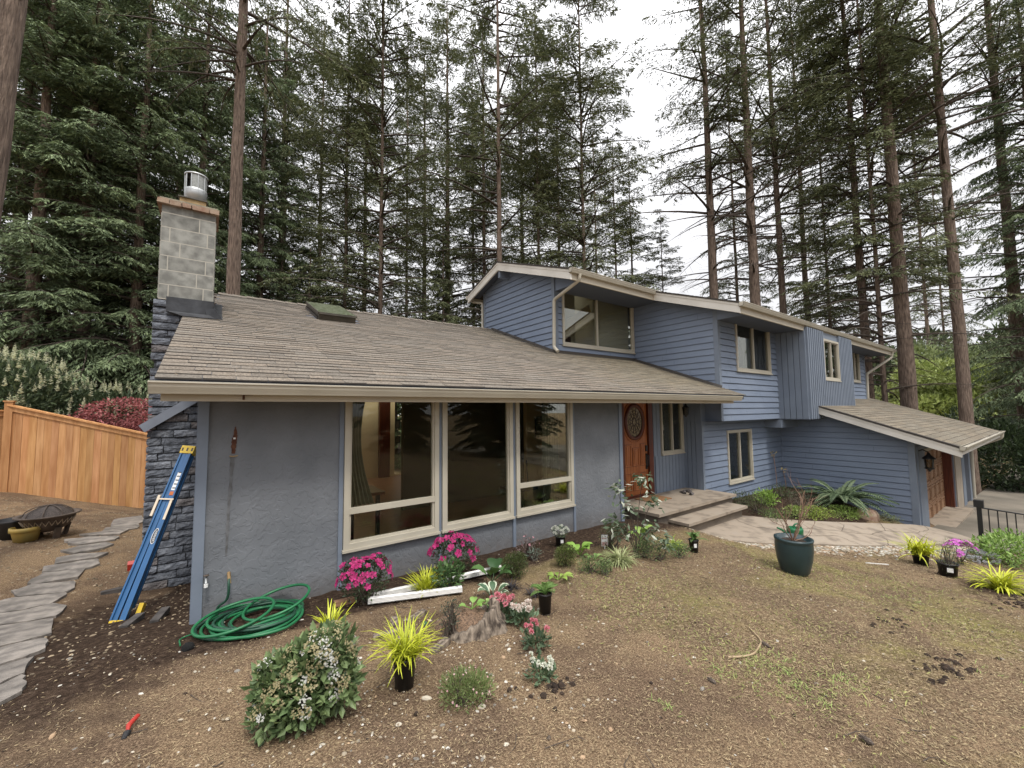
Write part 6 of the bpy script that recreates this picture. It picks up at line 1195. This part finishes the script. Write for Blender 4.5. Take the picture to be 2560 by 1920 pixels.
# potted chrysanthemum, ferns
p = gpos(1401, 1366); s = M_(p, 1); t = bush('potted_chrysanthemum', p, 'white chrysanthemum in a black pot under the right window', 'potted plant', [((0, 0, 36*s), (20*s, 20*s, 15*s))], 500, .018, (.05, .09, .04), (.14, .2, .1), seed=60, stems=4, flowers=[(46, 3*s, (.6, .62, .55), (.8, .8, .74), 'pom', .95)]); nursery_pot(t, p, 13*s, 26*s, True)
p = gpos(1363, 1533); s = M_(p, 1); t = fern('potted_fern', p, 'upright green fern in a black pot standing on the lawn', 16, 66*s, (.09, .17, .04), (.2, .32, .09), 1, zoff=46*s, up=1.35); nursery_pot(t, p, 17.5*s, 50*s)
p = gpos(1735, 1380); s = M_(p, 1); t = fern('potted_fern', p, 'small fern in a black pot before the porch step', 16, 44*s, (.09, .17, .05), (.2, .32, .1), 2, zoff=28*s, up=1.3); nursery_pot(t, p, 12*s, 31*s, True)
p = gpos(2371, 1441); s = M_(p, 1); t = pb(2371, 1441, 'grey green lavender in a black pot with a white tag near the right edge', 56, 92, 500, .03, (.10, .14, .07), (.24, .3, .16), 61, name='potted_lavender', cat='potted plant', aspect=.16, up=1.4, shell=.1, stems=20); nursery_pot(t, p, 20*s, 34*s, True)
DS = [(1258, 1545, 'pink', 'pink daisy clump touching the right side of the stump'), (1309, 1562, 'mixed', 'white and pale pink daisy clump right of the stump'), (1342, 1618, 'pink', 'pink daisy clump on a bare root ball'), (1354, 1698, 'white', 'white daisy clump nearest the viewer')]
for i, (x, y, k_, lb) in enumerate(DS):
    p = gpos(x, y); s = M_(p, 1); c = dict(pink=((.6, .14, .2), (.8, .42, .45)), mixed=((.7, .55, .5), (.82, .8, .72)), white=((.7, .72, .6), (.85, .85, .78)))[k_]; daisies('daisy', p, lb, (14, 12, 7, 10)[i], 32*s, 8*s, *c, i, h=56*s)
# right hand bed: leafy shrub, magenta phlox, alyssum
p = gpos(2530, 1415); s = M_(p, 1); bush('leafy_shrub', p, 'bright green leafy shrub at the right edge below the railing', 'shrub', [((0, 0, 32*s), (90*s, 70*s, 36*s)), ((-30*s, 0, 50*s), (50*s, 45*s, 30*s)), ((60*s, 0, 40*s), (60*s, 50*s, 36*s))], 1900, .075, (.12, .22, .04), (.32, .46, .13), seed=62, aspect=.45)
p = gpos(2405, 1412); s = M_(p, 1); bush('phlox', p, 'magenta phlox behind the potted lavender', 'plant', [((0, 0, 32*s), (34*s, 28*s, 28*s))], 300, .03, (.05, .09, .04), (.13, .18, .08), seed=63, flowers=[(40, 6*s, (.45, .06, .42), (.72, .22, .66), 'five', .95)])
p = gpos(2455, 1405); s = M_(p, 1); bush('alyssum', p, 'low white alyssum between the phlox and the leafy shrub', 'plant', [((0, 0, 10*s), (46*s, 30*s, 14*s))], 500, .02, (.1, .13, .08), (.22, .27, .16), seed=64, flowers=[(70, 4*s, (.5, .5, .52), (.68, .68, .7), 'pom', .95)])
# sapling rhododendron by the porch
p = gpos(1592, 1395); s = M_(p, 1)
t = root('white_sapling', p, 'leggy sapling with drooping pale leaves against the porch and door', 'sapling'); mb = MB(); lf = MB(); rs2 = np.random.RandomState(8)
for (dx, dy, h_) in ((-45, 0, 170), (-8, .05, 120), (20, 0, 195), (60, .1, 140), (38, 0, 70), (-20, .1, 60), (75, 0, 40), (-55, 0, 95)):
    e = p+CA*dx*s+np.array([0, dy, h_*s]); m_ = p+CA*dx*s*.35+np.array([0, dy*.5, h_*s*.5])+rs2.normal(0, .02, 3); mb.tube(smoothline([p+rs2.normal(0, .01, 3), m_, e], 10), np.linspace(.007, .003, 10), m_twig, 5)
    n = 44; q = rs2.uniform(0, 6.28, n); d = norm(np.c_[np.cos(q), np.sin(q), rs2.uniform(-1.1, .3, n)]); c_ = e+rs2.normal(0, .06, (n, 3)); wv_ = norm(np.cross(d, norm(rs2.normal(0, .5, (n, 3))+[0, 0, 1]))); wh = rs2.rand(n, 1) < .22; col = np.where(wh, (.52, .55, .45), (.10, .14, .08))*rs2.uniform(.8, 1.15, (n, 1)); sprays(lf, c_, d, wv_, .10, .018, m_leaf, col)
mb.build('stems', t); lf.build('leaves', t)
# plant label
p = gpos(1512, 1372); s = M_(p, 1); mb = MB(); mb.obox(p+[0, 0, 20*s], CA*8*s, (0, 0, 14*s), CF*.002, m_tag); mb.obox(p+[0, 0, 12*s]-CF*.003, CA*7*s, (0, 0, 5*s), CF*.0005, mat('label_print', (.35, .12, .12), (.6, .5, .45), 40, .6)); mb.obox(p+[0, 0, 26*s]-CF*.003, CA*6*s, (0, 0, 1.5*s), CF*.0005, MATS['label_print']); mb.obox(p+[0, 0, 3*s], CA*1*s, (0, 0, 6*s), CF*.001, m_tag); mb.build('plant_label', origin=p, label='upright white printed plant label stuck in the bed', category='plant label')
# tree stump: a broken shell filled with soil
p = gp(1165, 1560); s = M_(p, 1); t = root('tree_stump', p, 'hollow weathered stump filled with soil and planted with seedlings', 'tree stump')
mb = MB(); rs3 = np.random.RandomState(12); k_ = 90; ang = np.linspace(-2.35, 1.25, k_); a0 = math.atan2(CA[1], CA[0]); prof = []
R0 = 80*s; hh = (.26+.74*np.minimum(1, 1.25*np.exp(-((ang+.1)/1.1)**2)))*50*s*(1+.07*np.sin(ang*23)+rs3.uniform(-.05, .05, k_)); hh *= np.clip((ang+2.4)*1.6, .12, 1)*np.clip((1.3-ang)*1.6, .12, 1)
def ringp(r, z): return np.stack([p[0]+r*np.cos(ang+a0), p[1]+r*np.sin(ang+a0), p[2]+z], 1)
rg = R0*(1+.05*np.sin(ang*11)+rs3.uniform(-.015, .015, k_)); fl_ = 1+.22*np.exp(-((ang+.3)/.5)**2)
rows = [ringp(rg*1.22*fl_, -.06+0*ang), ringp(rg*1.12*fl_**.6, hh*.25), ringp(rg*1.03, hh*.6), ringp(rg*.99, hh*.95), ringp(rg*.94, hh*1.0), ringp(rg*.86, hh*.95), ringp(rg*.80, hh*.5), ringp(rg*.78, 0*ang+.0)]
mb.grid(rows, m_stump, smooth=True); mb.build('bark_shell', t)
mb = MB(); R_ = np.linspace(0, 1.05, 12); q = np.linspace(0, 2*PI, 49)[:-1]; Pt = [[(p[0]+R0*r_*math.cos(a), p[1]+R0*r_*math.sin(a), G(p[0]+R0*r_*math.cos(a), p[1]+R0*r_*math.sin(a))+(.085*(1-r_**3)+.012*math.sin(a*5+r_*7)) if r_ < 1 else G(p[0]+R0*r_*math.cos(a), p[1]+R0*r_*math.sin(a))-.03) for a in q] for r_ in R_]
mb.grid(Pt, mat('mulch_soil', (.07, .045, .03), (.25, .16, .10), 60, 1, 1.0, 50, bdist=.02), closed=True); mb.build('soil_fill', t)
for i, (x, y, l_, a_) in enumerate(((1040, 1545, .10, .3), (985, 1560, .07, 1.2), (965, 1590, .1, -.3), (1000, 1610, .06, .8), (1100, 1620, .09, .4))):
    q_ = gpos(x, y, .01); mb = MB(); mb.obox(q_, np.array([math.cos(a_), math.sin(a_), .1])*l_, np.array([-math.sin(a_), math.cos(a_), 0])*.03, (0, 0, .018), m_stump); mb.build('rotten_wood', origin=q_, label=['flat rotten wood slab behind the stump', 'rotten wood chunk left of the stump', 'rotten wood chunk above the potted grass', 'small rotten chunk beside the grass pot', 'root piece at the foot of the stump'][i], category='wood piece', group='rotten wood around the stump')
# teal planter with bare shrub
p = gpos(1988, 1432); s = M_(p, 1); t = root('teal_planter', p, 'large teal glazed planter holding a bare twiggy shrub on the lawn', 'planter'); mb = MB()
mb.lathe([(0, 0), (26*s, 0), (31*s, 6*s), (38*s, 34*s), (41*s, 60*s), (41*s, 74*s), (40.5*s, 80*s), (42*s, 82*s), (42*s, 86*s), (37*s, 87*s), (36*s, 78*s), (0, 76*s)], p, m_teal, 40); mb.build('pot', t); mb = MB(); mb.lathe([(37*s, 77*s), (0, 80*s)], p, m_soil, 20); mb.build('soil', t)
mb = MB(); rs4 = np.random.RandomState(6)
def branch(a, d, L_, r, lv):
    pts = [a]; 
    for i in range(5): d = norm(d+rs4.normal(0, .13, 3)+[0, 0, .06]); pts.append(pts[-1]+d*L_/5)
    mb.tube(pts, np.linspace(r, r*.55, 6), mat_br, 5)
    if lv < 2:
        for i in range(2): j = rs4.randint(2, 6); branch(pts[j], norm(d+rs4.normal(0, .5, 3)), L_*rs4.uniform(.4, .6), r*.55, lv+1)
mat_br = mat('bare_twig', (.16, .09, .06), (.24, .15, .10), 6, .8)
for dx, dz, L_ in ((-.95, 1, 95), (.05, 1, 115), (1.2, .9, 140), (-.4, 1, 90), (.6, .9, 120), (-.7, .7, 60), (.3, 1.2, 90), (.9, .5, 60)): branch(p+[0, 0, 78*s], norm(CA*dx+np.array([0, 0, dz])+rs4.normal(0, .1, 3)), L_*s, 1.35*s, 0)
mb.build('bare_stems', t)
# green watering can on the walk
p = wpt(.245, .22); s = M_(p, 1); t = root('watering_can', p, 'green plastic watering can standing on the walk behind the teal planter', 'watering can'); mb = MB(); mb.lathe([(0, 0), (17*s, 0), (18*s, 20*s), (17*s, 24*s), (12*s, 25*s), (0, 24*s)], p, m_green, 20); mb.build('body', t); mb = MB(); mb.tube([p+[0, 0, 6*s]-CA*16*s, p-CA*34*s+[0, 0, 20*s], p-CA*44*s+[0, 0, 24*s]], [4*s, 2.5*s, 2*s], m_green, 8); mb.build('spout', t); mb = MB(); mb.tube([p+CA*(10*math.cos(a)+6)*s+np.array([0, 0, (22+12*math.sin(a))*s]) for a in np.linspace(-.3, PI, 12)], 2*s, m_green, 6); mb.build('handle', t)
# sword fern by the garage and bed planting
p = np.array([13.0, 3.55, G(13.0, 3.55)]); fern('sword_fern', p, 'large arching sword fern against the garage wall', 62, 1.3, (.07, .11, .055), (.21, .27, .15), 5, up=.85, lean=(.1, -.15, 0), pw=.10, zoff=.12)
def bedp(x, y, lb, w_, h_, n, size, c0, c1, seed, name='bed_plant', **kw): p = np.array([x, y, G(x, y)]); return bush(name, p, lb, 'plant', [((0, 0, h_*.5), (w_, w_, h_*.6)), ((w_*.6, .1, h_*.4), (w_*.7, w_*.7, h_*.5)), ((-w_*.6, -.1, h_*.4), (w_*.7, w_*.6, h_*.5))], n, size, c0, c1, seed=seed, shell=.15, **kw)
B_ = [(11.0, 4.5, 'lime leaved plant in the middle of the side bed', .28, .32, 500, .07, (.14, .24, .03), (.3, .44, .1)), (12.2, 3.3, 'low bright groundcover at the walk edge before the fern', .5, .16, 1300, .04, (.12, .20, .03), (.28, .38, .09)), (11.2, 3.6, 'yellow green groundcover beside the walk', .45, .16, 1000, .04, (.16, .24, .03), (.34, .42, .08)), (10.0, 4.3, 'dark twiggy bush at the porch end', .4, .4, 900, .03, (.04, .05, .02), (.12, .14, .06)),
 (10.3, 4.75, 'dark green bush below the lower window', .45, .3, 900, .035, (.04, .055, .02), (.11, .15, .05)), (11.6, 4.0, 'brown stemmed bush with pale flowers left of the fern', .4, .34, 900, .03, (.07, .07, .04), (.2, .17, .12)), (9.9, 3.9, 'low mixed weeds at the top of the walk', .35, .18, 600, .04, (.06, .1, .03), (.2, .27, .09)), (12.2, 4.6, 'shaded bush near the inner corner of the walls', .4, .3, 700, .04, (.03, .05, .02), (.1, .14, .05)), (13.3, 2.75, 'low pale plants by the garage corner', .3, .12, 400, .04, (.12, .15, .07), (.26, .3, .15)), (10.6, 3.75, 'grassy clump at the edge of the walk', .25, .22, 500, .05, (.16, .22, .05), (.32, .4, .12))]
for i, (x, y, lb, w_, h_, n, sz, c0, c1) in enumerate(B_): bedp(x, y, lb, w_, h_, n, sz, c0, c1, 80+i, group='plants of the side bed', stems=16)
for i, (x, y, h_) in enumerate(((12.7, 4.9, 1.05), (12.9, 4.75, .6))):
    q = np.array([x, y, G(x, y)]); mb = MB(); mb.tube(smoothline([q, q+[-.03, 0, h_*.5], q+[-.06, .03, h_]], 8), .008, mat_br, 5); leafcloud(mb, 12, [(q+np.array([-.06, .03, h_]), np.array([.05, .05, .05]))], rs, .07, (.3, .24, .1), (.45, .36, .18)); mb.build('bare_shoot', origin=q, label=['taller bare shoot with a pale leaf tuft in the wall corner', 'shorter bare shoot in the wall corner'][i], category='shoot')
q = np.array([12.75, 3.0, G(12.75, 3.0)]); mb = MB(); a = np.arange(10)*.628; rows = [[(q[0]+r_*.3*math.cos(x)*(1+.15*math.sin(3*x)), q[1]+r_*.22*math.sin(x), q[2]+z) for x in a] for r_, z in ((1, -.05), (1, .08), (.8, .17), (.3, .22), (.01, .22))]; mb.grid(rows, m_terra, closed=True); mb.build('boulder', origin=q, label='rusty brown boulder under the sword fern', category='rock')
# iron railing
t = root('iron_railing', (12.9, 1.3, -2.95), 'black iron handrail with balusters at the end of the walk', 'railing')
ra = onZ(*(2260+.19286*1015, 1060+.19286*1590), -2.95); rb_ = ra+np.array([3.2, -1.5, -.62]); rt = 1.02*.92
mb = MB(); mb.box(ra+[-.035, -.035, -.05], ra+[.035, .035, rt+.0], m_blackmetal); mb.box(ra+[-.07, -.07, rt-.12], ra+[.07, .07, rt+.02], m_blackmetal); mb.build('newel_post', t)
for h_ in (rt-.13, .17):
    mb = MB(); mb.tube([ra+[0, 0, h_], rb_+[0, 0, h_]], .016, m_blackmetal, 6); mb.build('rail', t)
for i in range(1, 15):
    q = ra+(rb_-ra)*i/14; mb = MB(); mb.tube([q+[0, 0, .17], q+[0, 0, rt-.13]], .011 if i < 14 else .03, m_blackmetal, 6); mb.build('baluster', t)
# stick, clods, cone, debris
pts = [gp(x, y)+[0, 0, .012] for x, y in ((1873, 1572), (1890, 1590), (1902, 1605), (1897, 1622), (1880, 1640), (1860, 1645), (1820, 1647))]; mb = MB(); mb.tube(smoothline(pts, 30), np.linspace(.005, .009, 30), mat('dry_stick', (.3, .22, .13), (.4, .3, .19), 8, .9), 6); mb.build('curved_stick', origin=pts[0], label='curved pale stick lying on the lawn', category='stick')
p = gpos(321, 1828); mb = MB(); mb.tube([p+[0, -.05, .02], p+[.0, 0, .03], p+[.03, .07, .03]], [.005, .014, .012], m_red, 7); mb.tube([p+[-.01, -.09, .01], p+[0, -.04, .015]], [.012, .02], m_blackmetal, 6); mb.build('red_scrap', origin=p, label='red and black plastic scrap on the bare soil at lower left', category='scrap')
p = gpos(2193, 1411, .01); mb = MB(); mb.obox(p, (gp(2222, 1413)-gp(2168, 1409))*.5, (0, .012, 0), (0, 0, .006), m_whitealu); mb.build('white_strip', origin=p, label='thin white strip lying on the lawn right of the planter', category='strip')
def clod(mb, p, r, m, rs):
    a = np.arange(8)*PI/4; jr = rs.uniform(.7, 1.25, (5, 8)); rows = []
    for i, (k_, z) in enumerate(((.9, -.3), (1, .1), (.75, .6), (.4, .85), (.02, .95))): rows.append([(p[0]+r*k_*jr[i, j]*math.cos(x), p[1]+r*k_*jr[i, j]*math.sin(x), p[2]+r*z) for j, x in enumerate(a)])
    mb.grid(rows, m, closed=True)
CL = [(2230, 1560, 24, 'dark clods of dug soil on the lawn, upper patch'), (2375, 1668, 46, 'dark clods of dug soil on the lawn, lower right patch'), (2560, 1500, 60, 'dark mulch heap under the golden grass at the right edge'), (1350, 1725, 18, 'dark root soil crumbs around the nearest white daisies')]
for x, y, n, lb in CL:
    mb = MB(); u = 1.7 if 'mulch' not in lb else 1.2
    for i in range(n):
        q = gp(min(x+rs.normal(0, 26)*u, 2700), y+rs.normal(0, 11)*u+0); clod(mb, q, rs.uniform(.008, .03), m_soil, rs)
    mb.build('soil_clods', kind='stuff', label=lb)
p = gpos(470, 1620, .0); mb = MB(); clod(mb, p, .045, m_stone, rs); mb.build('rock', origin=p, label='flat tan stone at the end of the loose hose', category='rock')
# pebbles, thatch, grass
def ico(n, rs, P_, r, cols, flat=.6):
    v = np.array([[1, 0, 0], [-1, 0, 0], [0, 1, 0], [0, -1, 0], [0, 0, 1], [0, 0, -1]], float); f = [(0, 2, 4), (2, 1, 4), (1, 3, 4), (3, 0, 4), (2, 0, 5), (1, 2, 5), (3, 1, 5), (0, 3, 5)]
    v2 = []; 
    for a, b, c_ in f: ab, bc, ca_ = norm(v[a]+v[b]), norm(v[b]+v[c_]), norm(v[c_]+v[a]); v2 += [(v[a], ab, ca_), (ab, v[b], bc), (ca_, bc, v[c_]), (ab, bc, ca_)]
    T_ = np.array(v2); q = rs.uniform(0, 6.28, n); sc_ = np.c_[rs.uniform(.8, 1.5, n), rs.uniform(.6, 1, n), rs.uniform(.35, .7, n)]*r[:, None]
    V = T_[None]*sc_[:, None, None]; x = V[..., 0]*np.cos(q)[:, None, None]-V[..., 1]*np.sin(q)[:, None, None]; y = V[..., 0]*np.sin(q)[:, None, None]+V[..., 1]*np.cos(q)[:, None, None]
    V = np.stack([x, y, V[..., 2]], -1)+P_[:, None, None]; return V.reshape(-1, 3, 3), np.repeat(cols, 32, 0)
def ground_pts(n, rs, xr, yr, dens=None):
    x = rs.uniform(*xr, n); y = rs.uniform(*yr, n); ok = np.ones(n, bool)
    ok &= ~((y > 4.78) & (x > -.13) & (x < 14)); ok &= ~((x > 6.6) & (x < 9.6) & (y > 4.1))
    # keep off the walk
    nx = np.interp(x, near[:, 0], near[:, 1], left=99, right=99); fx = np.interp(x, far_[:, 0], far_[:, 1], left=99, right=99); ok &= ~((x > 7.3) & (y > nx) & (y < np.where(fx > 90, 5, fx)))
    if dens is not None: ok &= rs.rand(n) < dens(x, y)
    x, y = x[ok], y[ok]; return np.c_[x, y, G(x, y)]
def stuff(name, V, col, m, lb): mb = MB(); mb.polys(V, m, col); mb.build(name, kind='stuff', label=lb)
rs = np.random.RandomState(50)
pal = np.array([(.42, .36, .27), (.5, .45, .36), (.32, .27, .2), (.38, .26, .16), (.55, .52, .46), (.22, .2, .17)])
P_ = ground_pts(15000, rs, (-3, 7), (.2, 5), lambda x, y: np.clip(.05+.75*np.exp(-((x-.9)**2/1.3+(y-2.2)**2/1.6))+.15*np.exp(-(x+1.5)**2/2), 0, 1)); c_ = pal[rs.randint(0, 6, len(P_))]*rs.uniform(.7, 1.1, (len(P_), 1)); V, col = ico(len(P_), rs, P_+[0, 0, .002], rs.gamma(3, .0018, len(P_))+.0025, c_); stuff('pebbles', V, col, m_pebble, 'pale pebbles scattered over the bare soil')
P2 = []
for i in range(1500): a = rs.rand(); j = a*(len(near)-1); i0 = int(min(j, len(near)-2)); b = near[i0]+(near[i0+1]-near[i0])*(j-i0); T_ = near[i0+1]-near[i0]; n_ = norm(np.array([T_[1], -T_[0], 0])); n_ = -n_ if n_[1] > 0 else n_; q = b+n_*abs(rs.normal(.02, .22)); P2.append((q[0], q[1], G(q[0], q[1])))
P2 = np.array(P2); c_ = pal[rs.randint(0, 5, len(P2))]*rs.uniform(.55, .95, (len(P2), 1)); V, col = ico(len(P2), rs, P2+[0, 0, .008], rs.uniform(.014, .034, len(P2)), c_); stuff('river_pebbles', V, col, m_pebble, 'band of river pebbles along the edge of the walk')
P_ = ground_pts(4500, rs, (-4, 0), (4.5, 14)); c_ = np.array([(.22, .17, .11)])*rs.uniform(.5, 1.5, (len(P_), 1)); V, col = ico(len(P_), rs, P_, rs.uniform(.006, .018, len(P_)), c_); stuff('leaf_litter', V, col, m_pebble, 'litter on the ground beside the flagstones')
# thatch straws: short flat blades lying at random
def straws(n, xr, yr, L_, w, c0, c1, lift, name, lb, dens=None, up=.15, seed=1):
    rs = np.random.RandomState(seed); P_ = ground_pts(n, rs, xr, yr, dens); n = len(P_); q = rs.uniform(0, 6.28, n); d = norm(np.c_[np.cos(q), np.sin(q), rs.uniform(-.1, 1, n)*up]); wv_ = norm(np.cross(d, norm(rs.normal(0, .4, (n, 3))+[0, 0, 1]))); u_ = rs.rand(n, 1); col = (np.array(c0)+(np.array(c1)-np.array(c0))*u_**1.5)
    mb = MB(); sprays(mb, P_+np.c_[np.zeros((n, 2)), rs.uniform(0, lift, n)], d, wv_, L_*rs.uniform(.5, 1.4, n), w*rs.uniform(.6, 1.3, n), m_straw, col); mb.build(name, kind='stuff', label=lb)
lawn = lambda x, y: np.clip(1-1.1*dark_soil(x, y), .08, 1)
straws(150000, (-2.5, 6), (.1, 4.6), .026, .0017, (.09, .055, .035), (.44, .345, .20), .012, 'dry_thatch', 'dry brown thatch covering the near lawn', lawn)
straws(170000, (3, 14), (-2.5, 4.2), .034, .0026, (.10, .065, .04), (.42, .335, .19), .012, 'dry_thatch', 'dry brown thatch covering the right lawn', lawn, seed=2)
PT = np.array([[*gp(x, y)[:2], r_] for x, y, r_ in ((1960, 1430, .55), (2060, 1440, .5), (1640, 1480, .6), (1560, 1520, .35), (1930, 1660, .3), (1850, 1680, .25), (2020, 1740, .35), (2110, 1700, .25), (2240, 1470, .6), (2350, 1560, .5), (1480, 1450, .3), (1760, 1600, .35), (2000, 1560, .4))])
def mossd(x, y): return np.clip(sum(np.exp(-((x-a)**2+(y-b)**2)/(r_*r_)) for a, b, r_ in PT)*.5, 0, 1)
straws(120000, (1.5, 12), (-1, 4.2), .035, .003, (.13, .14, .04), (.36, .36, .13), .012, 'thin_grass', 'thin patches of mossy grass on the lawn', mossd, up=.9, seed=3)

# twigs, crumbs of soil and cones lying on the lawn
rs = np.random.RandomState(91); mb = MB()
for i in range(150):
    q = ground_pts(1, rs, (-1.5, 10), (.4, 4.0))
    if not len(q): continue
    q = q[0]+[0, 0, .008]; a = rs.rand()*6.28; l_ = rs.uniform(.05, .22); d = np.array([math.cos(a), math.sin(a), 0]); mb.tube([q, q+d*l_*.5+rs.normal(0, .012, 3)*[1, 1, 0], q+d*l_], [.003, .0025, .0015], m_twig, 4)
mb.build('fallen_twigs', kind='stuff', label='thin dark twigs fallen on the lawn')
mb = MB(); P_ = ground_pts(420, rs, (-2, 11), (.2, 4.2))
for q in P_: clod(mb, q, min(.014, rs.gamma(2, .0035)+.002), m_soil if rs.rand() < .6 else m_stump, rs)
mb.build('soil_crumbs', kind='stuff', label='dark crumbs of soil scattered over the lawn')
for i, (x, y, lb) in enumerate(((1779, 1706, 'brown fir cone below the curved stick'), (2166, 1855, 'brown fir cone at the lower right of the lawn'), (1913, 1615, 'brown fir cone just right of the curved stick'))):
    q = gpos(x, y, .012); mb = MB(); d = np.array([.3, 1, 0])/1.05; mb.tube([q-d*.035, q-d*.015, q+d*.01, q+d*.035], [.006, .016, .014, .004], m_twig, 8)
    for k_ in range(24): a = k_*2.4; o_ = q+d*(k_/24-.5)*.06+np.array([math.cos(a)*.014, 0, math.sin(a)*.014+.002]); mb.polys([[o_, o_+d*.008+[.004, 0, 0], o_+d*.012, o_+d*.008-[.004, 0, 0]]], m_stump)
    mb.build('fir_cone', origin=q, label=lb, category='cone', group='fir cones on the lawn')
# tufts of green grass coming up through the thatch
mb = MB(); gr = []
for x, y, n, r_ in ((1905, 1660, 90, .10), (1790, 1678, 50, .07), (2010, 1725, 80, .09), (2090, 1712, 60, .08), (1980, 1690, 40, .06), (1670, 1768, 30, .04), (1935, 1720, 40, .07), (2035, 1750, 60, .08), (2500, 1690, 30, .05), (2230, 1500, 40, .12), (1945, 1650, 40, .05)):
    q = gp(x, y)
    for j in range(n//6): blade_mb(mb, q+np.r_[rs.normal(0, r_, 2), 0], 6, .055, rs, (.14, .20, .05), (.30, .38, .12), w=.0022, spread=1.3, m=m_straw, base=.012, seg=3)
mb.build('grass_tufts', kind='stuff', label='small green grass tufts in the middle of the brown lawn')
